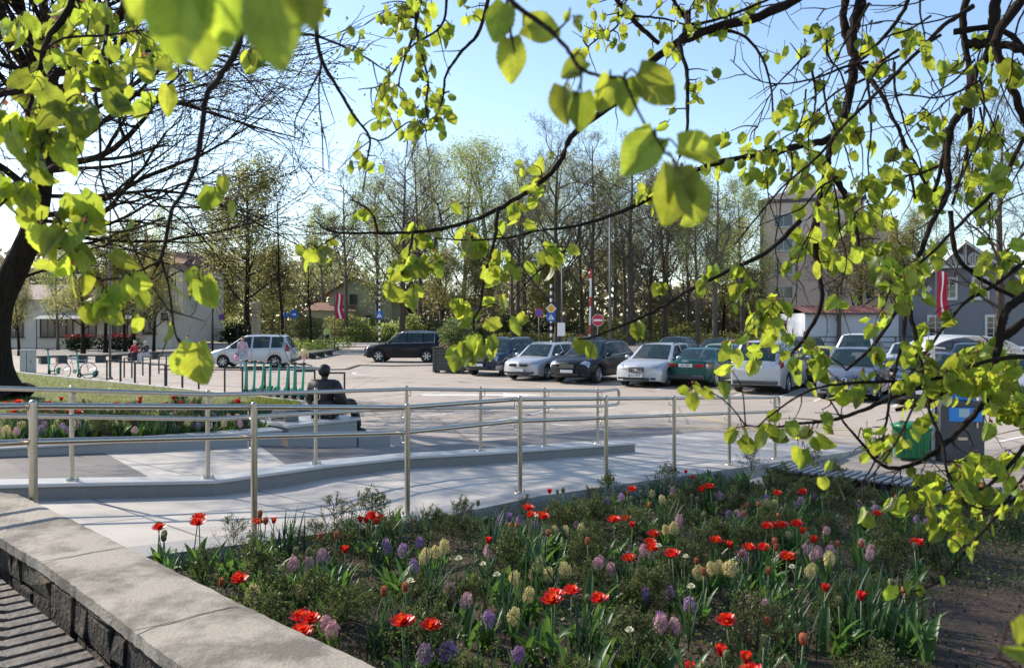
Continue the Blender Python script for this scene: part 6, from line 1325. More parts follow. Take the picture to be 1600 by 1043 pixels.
# the big linden at the left
lt = thing("linden_tree", (-14.78, 24.0, .12), 0, "big dark old linden tree on the lawn at the left edge with wide bare branches", "tree")
def left_linden():
    rg = np.random.default_rng(77); polys = []; tips = []
    def rnd(): v = rg.normal(size=3); return v / np.linalg.norm(v)
    def br(p, d, ln, r, lv, maxlv, up):
        n = 9 if lv <= 1 else (6 if lv <= 2 else 4); pts = [np.array(p, float)]; dd = np.array(d, float); dd /= np.linalg.norm(dd)
        for i in range(n): dd = dd + rnd() * .20 + np.array([0, 0, up]); dd /= np.linalg.norm(dd); pts.append(pts[-1] + dd * ln / n)
        pts = np.array(pts); rad = np.maximum(r * (1 - .8 * np.linspace(0, 1, n + 1)), .007); polys.append((pts, rad, lv))
        if lv >= maxlv: tips.extend([pts[-1], pts[-2], pts[2]]); return
        m = {0: 0, 1: 7, 2: 6, 3: 5}.get(lv, 4)
        for q in range(m):
            f = .2 + .8 * (q + rg.random()) / m; i = min(n - 1, int(f * n)); t = pts[i + 1] - pts[i]; t /= np.linalg.norm(t); side = np.cross(t, rnd()); side /= np.linalg.norm(side); side[2] *= .55
            a = rg.uniform(.4, .95); nd = t * math.cos(a) + side * math.sin(a); br(pts[i] + (pts[i + 1] - pts[i]) * (f * n - i), nd, ln * rg.uniform(.40, .60) * (1.2 - .5 * f), rad[i] * .6, lv + 1, maxlv, rg.uniform(-.03, .05))
    tr = np.array([(0.25, 0, -.1), (.02, 0, .25), (-.12, 0, .9), (-.15, 0, 1.8), (0.0, 0, 2.8), (.35, .1, 3.7), (.75, .2, 4.7), (1.0, .3, 5.8), (1.15, .3, 7.2), (1.4, .2, 9.0), (1.2, .1, 11.5), (1.3, 0, 14)]); rad = np.array([.85, .60, .46, .41, .38, .36, .32, .28, .24, .19, .12, .04])
    pts = smooth_line(tr, m=5); rr_ = np.interp(np.linspace(0, len(tr) - 1, len(pts)), np.arange(len(tr)), rad); polys.append((pts, rr_, 0))
    tr2 = np.array([(-.1, 0, 2.2), (-.9, .2, 3.6), (-1.6, .3, 5.2), (-2.2, .4, 7.5), (-2.8, .2, 10.5)]); p2 = smooth_line(tr2, m=5); polys.append((p2, np.linspace(.40, .10, len(p2)), 0))
    for (p, d, ln, r, up) in (((.2, 0, 3.3), (1, -.1, .10), 3.4, .10, .05), ((.7, .2, 4.6), (1, -.35, .12), 7.5, .16, .035), ((.9, .2, 5.3), (1, .3, .28), 7.5, .17, .02), ((1.05, .3, 6.9), (1, .1, .52), 7.8, .16, .0), ((1.2, .2, 7.9), (1, .5, .5), 6.5, .13, .0), ((1.3, .2, 8.6), (1, -.3, .8), 6.0, .12, 0),
                              ((1.2, .1, 10), (.8, .3, 1), 5, .10, 0), ((1.2, .1, 11), (.4, -.5, 1), 4, .09, 0), ((.9, .3, 5.6), (.1, -1, .3), 6, .14, .02), ((1.0, .3, 6.6), (.5, 1, .4), 6, .14, .02), ((1.1, .2, 7.6), (.35, -1, .6), 5.5, .12, 0), ((-1.6, .3, 5.2), (-1, -.2, .4), 6, .13, .02), ((-2.0, .4, 6.8), (-.5, 1, .5), 5, .12, 0), ((-2.2, .4, 7.5), (-1, .1, .6), 5, .12, 0), ((-1.2, .2, 4.4), (-.3, -1, .35), 5.5, .13, .03), ((-2.6, .2, 9.4), (-.6, -.4, 1), 5, .1, 0), ((1.3, .1, 9.3), (.9, .9, .7), 5.5, .1, 0), ((.6, .1, 4.2), (.9, .6, .05), 6, .12, .03), ((1.0, .2, 6.2), (.55, -1, .25), 8.5, .15, .02), ((1.2, .2, 8.4), (.3, -1, .55), 7.5, .13, .0), ((1.1, .2, 7.0), (.40, -1, .30), 11.5, .17, .0), ((1.2, .2, 7.8), (.55, -1, .32), 11.5, .19, .0), ((1.1, .2, 7.2), (.44, -1, .22), 11.5, .17, .0), ((1.2, .2, 8.2), (.50, -1, .26), 11.0, .16, .0), ((1.3, .2, 8.6), (.30, -1, .28), 10.5, .15, .0), ((1.3, .2, 9.0), (.65, -1, .25), 10.5, .14, .0), ((.9, .2, 5.2), (1, -.12, -.02), 8, .12, .02), ((.8, .2, 4.9), (1, .5, .0), 8, .12, .02), ((1.0, .2, 5.9), (1, -.45, .02), 8.5, .13, .0), ((1.0, .3, 5.8), (-.2, -1, .35), 7, .13, .02), ((-2.4, .3, 8.4), (.6, -.8, .7), 5, .10, 0), ((1.25, .1, 10.5), (-.3, .8, 1), 4.5, .09, 0)):  # the long limbs towards -y are added to throw shadow stripes on the ramp
        br(p, d, ln, r * (.52 if d[1] > -.8 else .9), 1, 4, up)
    return polys, np.array(tips)
po, ti = left_linden(); A = [(p, r) for p, r, l in po if l == 0]; V1, F1 = tubes_np(A, 18); o = big_mesh("trunk", V1, F1, M_BARK, lt, smooth=True)
V2, F2 = tubes_np([(p, r) for p, r, l in po if l in (1, 2)], 7); big_mesh("limbs", V2, F2, M_BARK, lt, smooth=True); V3, F3 = tubes_np([(p, r) for p, r, l in po if l > 2], 3); big_mesh("twigs", V3, F3, M_TWIG, lt)
rg = np.random.default_rng(9); n = 13000; i = rg.integers(0, len(ti), n); pos = ti[i] + rg.normal(size=(n, 3)) * .14; X, Y, Z = frames(rg.normal(size=(n, 3)) + [0, 0, -.6], rg); V_, F_ = scatter(LEAF4, [(0, 1, 2, 3)], pos, X, Y, Z, rg.uniform(.035, .085, n)); big_mesh("crown", V_, F_, leafmat("opening linden bud", (.10, .10, .03), (.32, .33, .06), .45), lt)
# ================================================================== THE FLOWER BED
L_TUL = leafmat("tulip leaf", (.045, .115, .03), (.13, .26, .045), .4, .4, var=.2); L_STRAP = leafmat("daffodil leaf", (.022, .055, .028), (.06, .13, .04), .3, .45, var=.25); L_STEM = mat("flower stem", (.10, .17, .05), .6)
PET_R = leafmat("red tulip petal", (.62, .025, .012), (.85, .07, .02), .35, .4, var=.15); PET_O = leafmat("salmon tulip petal", (.50, .16, .07), (.60, .22, .08), .25, .5, var=.2); PET_G = leafmat("green tulip bud", (.22, .23, .11), (.30, .30, .12), .2, .5, var=.2)
PET_Y = leafmat("cream hyacinth", (.66, .55, .24), (.7, .6, .28), .25, .5, var=.2); PET_P = leafmat("pink hyacinth", (.66, .38, .42), (.65, .38, .45), .25, .5, var=.25); PET_V = leafmat("violet hyacinth", (.36, .20, .40), (.42, .24, .5), .25, .5, var=.3); PET_W = leafmat("white daffodil", (.70, .68, .50), (.7, .7, .5), .25, .5)
L_POT = leafmat("small shrub leaf", (.075, .10, .032), (.16, .20, .05), .4, .5, var=.35); L_GND = leafmat("low ground cover leaf", (.05, .085, .022), (.13, .19, .035), .3, .5, var=.35)
def blade(mb, base, az, ln, w, lean, curl, fold=.3, n=7, mi=0):
    """one strap or tulip leaf"""
    o = np.array([math.cos(az), math.sin(az), 0]); s_ = np.array([-math.sin(az), math.cos(az), 0]); p = np.array(base, float); a = lean; vs = []
    for i in range(n + 1):
        t = i / n; wd_ = w * (math.sin(math.pi * min(1, t * .93 + .10)) ** .75) * (1 if t < .97 else .15); nrm = o * math.cos(a) * -1 + np.array([0, 0, 1]) * math.sin(a)
        nrm = np.cross(s_, o * math.sin(a) + np.array([0, 0, math.cos(a)]));
        vs += [p - s_ * wd_ / 2 + nrm * -fold * wd_, p.copy(), p + s_ * wd_ / 2 + nrm * -fold * wd_]; p = p + (o * math.sin(a) + np.array([0, 0, math.cos(a)])) * ln / n; a += curl / n
    mb.add(vs, [(3 * i + j, 3 * i + 3 + j, 3 * i + 4 + j, 3 * i + 1 + j) for i in range(n) for j in (0, 1)], mi)
def petal(mb, c, az, ln, w, el0, el1, n=4, ruff=0.0, rg=None):
    o = np.array([math.cos(az), math.sin(az), 0]); s_ = np.array([-math.sin(az), math.cos(az), 0]); p = np.array(c, float); vs = []
    for i in range(n + 1):
        t = i / n; wd_ = w * (.35 + .65 * math.sin(math.pi * min(1, .15 + .78 * t))) * (.55 if i == n else 1); el = el0 + (el1 - el0) * t; cup = .22 * wd_
        q = p + (np.array([0, 0, 1]) * (rg.uniform(-ruff, ruff) if rg else 0)); vs += [q - s_ * wd_ / 2 - o * cup * math.sin(el) * .9 + np.array([0, 0, cup * .4]), q + np.array([0, 0, (rg.uniform(-ruff, ruff) if rg else 0)]), q + s_ * wd_ / 2 - o * cup * math.sin(el) * .9 + np.array([0, 0, cup * .4])]
        p = p + (o * math.cos(el) + np.array([0, 0, math.sin(el)])) * ln / n
    mb.add(vs, [(3 * i + j, 3 * i + 3 + j, 3 * i + 4 + j, 3 * i + 1 + j) for i in range(n) for j in (0, 1)])
def tulip_proto(kind, h, seed):
    rg = random.Random(seed); t = thing("tulip", (0, 0, -50), 0, "x", "tulip"); lx, ly = rg.uniform(-.03, .03), rg.uniform(-.03, .03)
    MB().tube([(0, 0, 0), (lx * .4, ly * .4, h * .5), (lx, ly, h - .03)], [.0048, .0042, .0038], 7).build("stem", L_STEM, t, smooth=True)
    mb = MB(); n = rg.choice((3, 3, 4))
    for q in range(n): blade(mb, (rg.uniform(-.01, .01), rg.uniform(-.01, .01), 0), q * 6.28 / n + rg.uniform(-.5, .5), rg.uniform(.20, .32) * (h / .36), rg.uniform(.035, .06), rg.uniform(.05, .35), rg.uniform(.3, 1.1), .28)
    mb.build("leaves", L_TUL, t, smooth=True); f = MB(); c = (lx, ly, h - .035)
    if kind == 'open':
        for ring, (m, ln, w, e0, e1) in enumerate(((8, .070, .046, .12, .95), (8, .062, .042, .40, 1.15), (8, .052, .036, .70, 1.35), (6, .042, .028, 1.0, 1.5), (4, .03, .022, 1.3, 1.6))):
            for q in range(m): petal(f, (c[0], c[1], c[2] + .004 * ring), q * 6.283 / m + ring * .5 + rg.uniform(-.15, .15), ln * rg.uniform(.9, 1.15), w, e0, e1, ruff=.003, rg=rg)
        f.build("flower", PET_R, t, smooth=True)
    elif kind == 'half':
        for ring, (m, ln, w, e0, e1) in enumerate(((6, .056, .034, .75, 1.6), (6, .052, .03, .95, 1.7), (3, .046, .025, 1.2, 1.6))):
            for q in range(m): petal(f, c, q * 6.283 / m + ring * .5 + rg.uniform(-.1, .1), ln, w, e0, e1, ruff=.002, rg=rg)
        f.build("flower", PET_R, t, smooth=True)
    else:
        m_ = {'salmon': PET_O, 'bud': PET_G}[kind]
        for ring, (m, ln, w, e0, e1) in enumerate(((3, .056, .036, .80, 2.1), (3, .054, .034, .9, 2.1))):
            for q in range(m): petal(f, (c[0], c[1], c[2] - .004), q * 6.283 / m + ring * 1.05, ln, w, e0, e1, n=6)
        f.ball((c[0], c[1], c[2] + .022), (.016, .016, .026), 10, 7); f.build("flower", m_, t, smooth=True)
    return t
def hyacinth_proto(m_, seed, h=.24):
    rg = random.Random(seed); t = thing("hyacinth", (0, 0, -50), 0, "x", "hyacinth"); MB().tube([(0, 0, 0), (0, 0, h)], [.007, .004], 7).build("stem", L_STEM, t, smooth=True); mb = MB()
    for q in range(6): blade(mb, (0, 0, 0), q * 1.05 + rg.uniform(-.3, .3), rg.uniform(.17, .25), .020, rg.uniform(.05, .3), rg.uniform(.1, .6), .35)
    mb.build("leaves", L_TUL, t, smooth=True); f = MB(); sp = .082
    for k in range(40):
        z = h - sp + sp * (k + .5) / 40; az = k * 2.4; rr_ = .034 * math.sqrt(max(.05, 1 - (1.7 * (z - (h - sp * .55)) / sp) ** 2)) * rg.uniform(.7, 1.25); c = (math.cos(az) * rr_, math.sin(az) * rr_, z); o = Vector((math.cos(az), math.sin(az), rg.uniform(-.3, .5))).normalized(); a = o.cross(Vector((0, 0, 1))).normalized(); b = o.cross(a)
        vs = [Vector(c) - o * .006]
        for q in range(6): an = q * 1.047 + k; d = a * math.cos(an) + b * math.sin(an); e = a * math.cos(an + .35) + b * math.sin(an + .35); g_ = a * math.cos(an - .35) + b * math.sin(an - .35); vs += [Vector(c) + g_ * .009, Vector(c) + d * .019 - o * .006, Vector(c) + e * .009]
        f.add(vs, [(0, 1 + 3 * q, 2 + 3 * q, 3 + 3 * q) for q in range(6)])
    f.build("flower_spike", m_, t); return t
def daffodil_proto():
    rg = random.Random(5); t = thing("daffodil", (0, 0, -50), 0, "x", "daffodil"); MB().tube([(0, 0, 0), (.01, 0, .28), (.02, -.02, .33)], .0035, 6).build("stem", L_STEM, t, smooth=True); mb = MB()
    for q in range(5): blade(mb, (0, 0, 0), q * 1.26, rg.uniform(.26, .34), .012, rg.uniform(.0, .2), .5, .2)
    mb.build("leaves", L_STRAP, t, smooth=True); f = MB()
    for ring in range(3):
        for q in range(6): petal(f, (.02, -.02, .325 + ring * .004), q * 1.047 + ring * .5, .026 - .004 * ring, .02, .2 + .35 * ring, .6 + .3 * ring, n=3)
    f.build("flower", PET_W, t, smooth=True); return t
def strap_proto(seed):
    rg = random.Random(seed); mb = MB()
    for q in range(26): blade(mb, (rg.gauss(0, .035), rg.gauss(0, .035), 0), rg.uniform(0, 6.28), rg.uniform(.22, .44), rg.uniform(.009, .016), rg.uniform(.0, .25), rg.uniform(.1, 1.0), .2, n=6)
    return mb.build("strap_leaf_clump", L_STRAP, smooth=True)
def broad_proto(seed):
    rg = random.Random(seed); mb = MB()
    for q in range(9): blade(mb, (rg.gauss(0, .04), rg.gauss(0, .04), 0), rg.uniform(0, 6.28), rg.uniform(.18, .32), rg.uniform(.035, .065), rg.uniform(.05, .5), rg.uniform(.3, 1.2), .25, n=6)
    return mb.build("tulip_leaf_clump", L_TUL, smooth=True)
def shrub_proto(seed, h=.38, dens=2300, ls=.0125):
    t = thing("low_shrub", (0, 0, -50), 0, "x", "shrub"); po, ti = grow_tree(seed, h, .006, h * .1, h * .62, levels=3, n1=15, upward=.5, kids=(5, 4, 3), jitter=.3)
    po = [(p, np.linspace((.0042, .0027, .0017, .0011)[min(l, 3)], (.0027, .0016, .0011, .0008)[min(l, 3)], len(r)), l) for p, r, l in po]; V_, F_ = tubes_np([(p, r) for p, r, l in po], 4); big_mesh("stems", V_, F_, M_TWIG, t)
    rg = np.random.default_rng(seed); allp = np.concatenate([p for p, r, l in po if l >= 1]); i = rg.integers(0, len(allp), dens); pos = allp[i] + rg.normal(size=(dens, 3)) * .010; X, Y, Z = frames(rg.normal(size=(dens, 3)) + [0, 0, .8], rg)
    V_, F_ = scatter([(0, 0, 0), (.3, .5, .05), (0, 1, 0), (-.3, .5, .05)], [(0, 1, 2, 3)], pos, X, Y, Z, rg.uniform(.7, 1.5, dens) * ls); big_mesh("leaves", V_, F_, L_POT, t); return t
PR = {}
for k_ in ('open', 'half', 'salmon', 'bud'): PR[k_] = [tulip_proto(k_, h, 40 + i) for i, h in enumerate((.36, .32))]
PR['yellow'] = [hyacinth_proto(PET_Y, s) for s in (1, 2)]; PR['pink'] = [hyacinth_proto(PET_P, s, .22) for s in (3, 4)]; PR['violet'] = [hyacinth_proto(PET_V, s, .22) for s in (5, 6)]; PR['white'] = [daffodil_proto()]
HT = dict(open=.34, half=.33, salmon=.33, bud=.33, yellow=.185, pink=.17, violet=.17, white=.33)
fl_used = set(); FL = []
WORDS = dict(open="fully open red tulip", half="half open red tulip", salmon="closed salmon tulip bud", bud="closed green tulip bud", yellow="cream yellow hyacinth", pink="pale pink hyacinth", violet="violet hyacinth", white="small white daffodil")
NM = dict(open="tulip", half="tulip", salmon="tulip", bud="tulip", yellow="hyacinth", pink="hyacinth", violet="hyacinth", white="daffodil")
def place_flower(kind, loc, sc, where):
    i = random.randrange(len(PR[kind])); p = PR[kind][i]
    if id(p) in fl_used: o = copy_tree(p, loc, random.uniform(0, 6.28), scale=sc)
    else: o = p; fl_used.add(id(p)); o.location = loc; o.rotation_euler = (0, 0, random.uniform(0, 6.28)); o.scale = (sc,) * 3
    o.rotation_euler = (random.uniform(-.08, .08), random.uniform(-.08, .08), o.rotation_euler[2]); o["category"] = NM[kind]; FL.append((o, kind, where)); return o
def region(px, py):
    if px < 345: return "at the wall tip of the bed"
    col = next((c for x_, c in ((500, "far left"), (650, "left"), (800, "inner left"), (930, "centre left"), (1060, "centre"), (1180, "centre right"), (1300, "inner right"), (1430, "right")) if px < x_), "far right")
    row = "ramp side" if py < 815 + (-60 if px > 900 else 0) else ("back" if py < 860 else ("middle" if py < 935 else "front"))
    return "in the %s %s of the bed" % (row, col)
LAB = []
ORD = "first second third fourth fifth sixth seventh eighth ninth tenth eleventh twelfth thirteenth fourteenth fifteenth sixteenth seventeenth eighteenth nineteenth twentieth twenty-first twenty-second twenty-third twenty-fourth twenty-fifth twenty-sixth twenty-seventh twenty-eighth".split()
def name_repeats():
    """one label each: by look, part of the bed, and order from the left among its kind there"""
    G_ = {}
    for o, word, where in LAB: G_.setdefault((word, where), []).append(o)
    for (word, where), os_ in G_.items():
        os_.sort(key=lambda o: o.location.x / max(.5, o.location.y)); n = len(os_)
        for i, o in enumerate(os_):
            pos = "" if n == 1 else (", %s of two" % ("left" if i == 0 else "right") if n == 2 else ", %s from left" % (ORD[i] if i < len(ORD) else "last"))
            o["label"] = word + pos + ", " + where; o["group"] = word + " repeats " + where
FBASE = []
BED = {
 'open': [(240, 815), (296, 796), (301, 808), (385, 797), (596, 796), (580, 799), (373, 883), (467, 939), (478, 960), (494, 957), (634, 958), (670, 967), (822, 786), (842, 792), (832, 799), (868, 908), (893, 916), (962, 805), (975, 798), (1015, 832), (1030, 838), (1020, 828), (1055, 858), (1100, 754), (1115, 755), (1104, 755), (1193, 815), (1207, 814), (1168, 850), (1186, 848), (1114, 838), (1148, 957), (1227, 813), (1246, 812), (1423, 833), (1436, 833), (1216, 765), (1262, 763), (1370, 797), (1160, 1018), (987, 758), (1228, 850), (937, 926), (988, 856), (866, 927)],
 'half': [(426, 803), (765, 841), (584, 812), (538, 842), (862, 758), (986, 816), (1075, 729), (1140, 838), (560, 801), (574, 802), (1262, 828), (1085, 742), (1248, 822), (1076, 1026), (1163, 1017), (1137, 996), (1286, 914), (1345, 926)],
 'salmon': [(410, 808), (408, 799), (606, 903), (640, 905), (520, 828), (492, 833), (806, 810), (850, 828), (858, 788), (980, 762), (1012, 778), (1205, 966), (1166, 981), (1209, 840), (1203, 838), (1247, 990), (1210, 795), (1090, 873), (1100, 878), (345, 893), (798, 808), (920, 838), (1160, 862), (1310, 838), (1165, 790), (1158, 784), (1178, 784), (1422, 917), (1199, 878), (1356, 845)],
 'bud': [(252, 820), (262, 823), (246, 812), (392, 800), (742, 775), (783, 782), (881, 762), (896, 766), (873, 765), (480, 845), (470, 845), (916, 930), (1101, 1012), (1122, 1016), (1243, 967), (1315, 930), (1401, 905), (1384, 901), (1190, 979), (960, 745), (1012, 752), (1045, 758), (1001, 765), (1079, 766), (1090, 770), (1120, 778), (1105, 800), (1048, 862), (1066, 868), (1240, 852), (1260, 835), (1285, 770), (1340, 775), (1225, 770), (990, 775), (962, 782), (1150, 798), (740, 848), (1435, 850)],
 'yellow': [(401, 928), (467, 926), (692, 855), (678, 864), (663, 868), (808, 905), (840, 888), (836, 898), (856, 900), (801, 965), (823, 930), (868, 830), (884, 832), (909, 828), (1040, 829), (1020, 772), (1035, 782), (1212, 787), (1233, 840), (1260, 838), (1125, 887), (1110, 890), (1095, 895), (1140, 892), (1268, 897), (1346, 810), (1355, 808), (1295, 870)],
 'pink': [(460, 880), (485, 880), (505, 975), (517, 985), (763, 863), (705, 922), (727, 940), (900, 822), (1150, 805), (1162, 795), (1052, 768), (1008, 862), (1020, 866), (1290, 830), (1280, 862), (1298, 860), (932, 882), (940, 880), (1060, 812), (1270, 868), (1034, 974), (1056, 980), (1166, 943), (1197, 950), (1346, 850), (1360, 860)],
 'violet': [(655, 848), (631, 862), (644, 884), (705, 1020), (808, 1025), (793, 808), (812, 814), (834, 822), (764, 969), (946, 785), (972, 778), (984, 872), (1007, 930), (1046, 925), (1079, 945), (1158, 868), (1031, 972), (1123, 775), (1144, 778), (1195, 779), (1272, 776), (1252, 783), (1366, 796), (1431, 812), (658, 1022), (1240, 790), (1140, 805)],
 'white': [(625, 908), (716, 873), (760, 880), (668, 795), (836, 806), (1076, 912), (1238, 885), (1070, 872), (990, 985), (790, 898), (1040, 850)],
}
for kind, L0 in BED.items():
    for (px, py) in L0:
        hy = kind in ('yellow', 'pink', 'violet'); h = HT[kind] * random.uniform(.9, 1.1); p = on_soil(px, py, h); u, n_ = uv_of(p.x, p.y)
        if n_ > -.30: p = p + N_ * (-.30 - n_); p.z = soil_z(p.x, p.y)
        place_flower(kind, p + Vector((0, 0, .01 if hy else 0)), h / HT[kind] * (.92 if hy else .90 if kind != 'white' else 1), region(px, py)); FBASE.append(p)
rx = random.Random(77); extra = []
for kind in ('yellow', 'pink', 'violet', 'white'):
    for (px, py) in BED[kind]:
        if rx.random() < .18: extra.append((kind, px + rx.uniform(-24, 24), py + rx.uniform(-8, 10)))
for kind, px, py in extra:
    p = on_soil(px, py, HT[kind]); u, n_ = uv_of(p.x, p.y)
    if n_ < -.35 and p.x + p.y > 2.3: place_flower(kind, p, rx.uniform(.8, 1.1), region(px, py)); FBASE.append(p)
# flowers of the planter bed at the left
def planter_z(x): return .71 - .05 * (x + 6.2)
rl = random.Random(21)
for q in range(95):
    px = rl.uniform(2, 400); kind = rl.choices(['half', 'open', 'yellow', 'pink', 'violet', 'white'], [5, 4, 3, 3, 3, 1])[0]; t = rl.uniform(0, 1)
    yy = (11.0 - .4 * (px - 400) / 400 * -1) + 0; base_y = 16.3 / (1 - .96 * (px - CX) / F) + .15 + t * 1.1; x = (px - CX) / F * base_y
    if kind in ('half', 'open') : base_y += .7; x = (px - CX) / F * base_y
    o = place_flower(kind, Vector((x, base_y, planter_z(x))), rl.uniform(1.0, 1.35), "%s of the raised bed" % ("left" if px < 113 else ("middle" if px < 323 else "right end")))
for (o, kind, where) in FL: LAB.append((o, WORDS[kind], where))
# foliage clumps and shrubs
ST = [strap_proto(s) for s in (1, 2, 3)]; BR = [broad_proto(s) for s in (4, 5)]; SH = [shrub_proto(61), shrub_proto(62, .42), shrub_proto(63, .34, 1900), shrub_proto(64, .45, 1100, .011)]
cnt = {}
def place_clump(lst, nm, cat, loc, sc, where, tree=False):
    i = random.randrange(len(lst)); p = lst[i]; key = id(p)
    if key in cnt: 
        o = copy_tree(p, loc, random.uniform(0, 6.28), scale=sc)
    else:
        cnt[key] = 1; o = p; o.location = loc; o.rotation_euler = (0, 0, random.uniform(0, 6.28)); o.scale = (sc,) * 3
    o["category"] = cat; LAB.append((o, nm, where)); return o
rb = random.Random(8)
def to_px(p): return CX + p.x / p.y * F, HY + (CH - p.z) / p.y * F
def bed_point(umax=8.2):
    while True:
        u, n_ = rb.uniform(-.6, umax), -rb.uniform(.38, 8.0); p = UV(u, n_); px, py = to_px(Vector((p.x, p.y, soil_z(p.x, p.y)))) if p.y > 1.3 else (0, 9999)
        # stay on the bed side of the wall
        if p.x + p.y < 2.2 or p.y < 1.9 or px > 1720: continue
        if px > 1440 and py > 880 + (1500 - px) * .3: continue       # the bare path of mulch
        return p, px, py
placed = []
def spaced(dmin):
    for _ in range(60):
        p, px, py = bed_point()
        if all((p - q).length > dmin for q in placed) and all((Vector((p.x, p.y, 0)) - Vector((f.x, f.y, 0)) * (1 - .22 / f.length)).length > .15 for f in FBASE): placed.append(p); return p, px, py
    return p, px, py
for q in range(200):
    p, px, py = spaced(.20); p.z = soil_z(p.x, p.y); place_clump(SH, "low twiggy shrub", "shrub", p, rb.uniform(.48, .88) * (.62 if uv_of(p.x, p.y)[1] > -1.1 else 1), region(px, py - 30))
for q in range(75):
    p, px, py = bed_point(); p.z = soil_z(p.x, p.y); place_clump(ST, "clump of narrow leaves", "plant", p, rb.uniform(.6, 1.05), region(px, py - 30))
for q in range(115):
    p, px, py = bed_point(); p.z = soil_z(p.x, p.y); place_clump(BR, "clump of broad leaves", "plant", p, rb.uniform(.7, 1.05), region(px, py - 30))
for (px, py, s) in ((500, 845, .95), (430, 850, .5), (675, 850, .8), (470, 850, .6), (720, 830, .8), (1030, 770, 1.0), (910, 780, .9), (550, 835, 1.1), (1110, 745, 1.2), (1310, 770, 1.1), (340, 868, .8), (1270, 745, 1.1)):
    p = on_soil(px, py, 0.0); u, n_ = uv_of(p.x, p.y)
    if n_ > -.34: p = p + N_ * (-.34 - n_); p.z = soil_z(p.x, p.y)
    place_clump([SH[3], SH[1]], "taller airy shrub", "shrub", p, s * .82, region(px, py - 40))
for (px, py) in ((1470, 860), (1445, 880), (1490, 900), (1350, 1000), (1320, 1010), (1395, 985), (1370, 1030), (1500, 880), (1240, 1030), (850, 950), (820, 920), (770, 900)):
    p = on_soil(px, py, 0.0); place_clump(ST, "tall clump of narrow leaves", "plant", p, 1.1, region(px, py - 40))
for q in range(70):
    px = rl.uniform(0, 410); y_ = 16.3 / (1 - .96 * (px - CX) / F) + .12 + rl.random() * 1.8; x = (px - CX) / F * y_
    place_clump(BR + ST, "clump of leaves", "plant", Vector((x, y_, planter_z(x))), rl.uniform(.8, 1.25), "%s of the raised bed" % ("far left" if px < 70 else ("left" if px < 140 else ("middle" if px < 220 else ("right" if px < 310 else "far right")))))
for q in range(26):
    px = rl.uniform(0, 410); y_ = 16.3 / (1 - .96 * (px - CX) / F) + .15 + rl.random() * 1.8; x = (px - CX) / F * y_
    place_clump(SH, "low twiggy shrub", "shrub", Vector((x, y_, planter_z(x))), rl.uniform(.7, 1.1), "%s of the raised bed" % ("far left" if px < 70 else ("left" if px < 140 else ("middle" if px < 220 else ("right" if px < 310 else "far right")))))
name_repeats()
# ground cover between the plants
n = 70000; pos = []
rgc = np.random.default_rng(31)
while len(pos) < n:
    u, n_ = rgc.uniform(-.8, 8.2), -rgc.uniform(.25, 7.5); p = UV(u, n_)
    if p.x + p.y < 2.15 or p.y < 1.5: continue
    f = noise.noise(Vector((p.x * 2.2, p.y * 2.2, 3)))
    if f < -.22 + rgc.uniform(-.12, .12): continue
    px, py = to_px(Vector((p.x, p.y, .7)))
    if px > 1430 and py > 890 and rgc.random() < .93: continue
    pos.append((p.x, p.y, soil_z(p.x, p.y) + rgc.random() ** 1.6 * .13))
pos = np.array(pos); X, Y, Z = frames(rgc.normal(size=(n, 3)) + [0, 0, .3], rgc); V_, F_ = scatter(LEAF4, [(0, 1, 2, 3)], pos, X, Y, Z, rgc.uniform(.009, .024, n)); tag(big_mesh("ground_cover", V_, F_, L_GND), "low green weeds and seedlings between the plants of the flower bed", "ground cover", kind='stuff')
# ================================================================== THE LINDEN OVERHEAD
ln_t = thing("linden_tree", (3.9, 0.9, 0.6), 0, "linden whose dark boughs and bright yellow green young leaves hang over the foreground", "tree")
OFF = np.array([3.9, 0.9, 0.6])
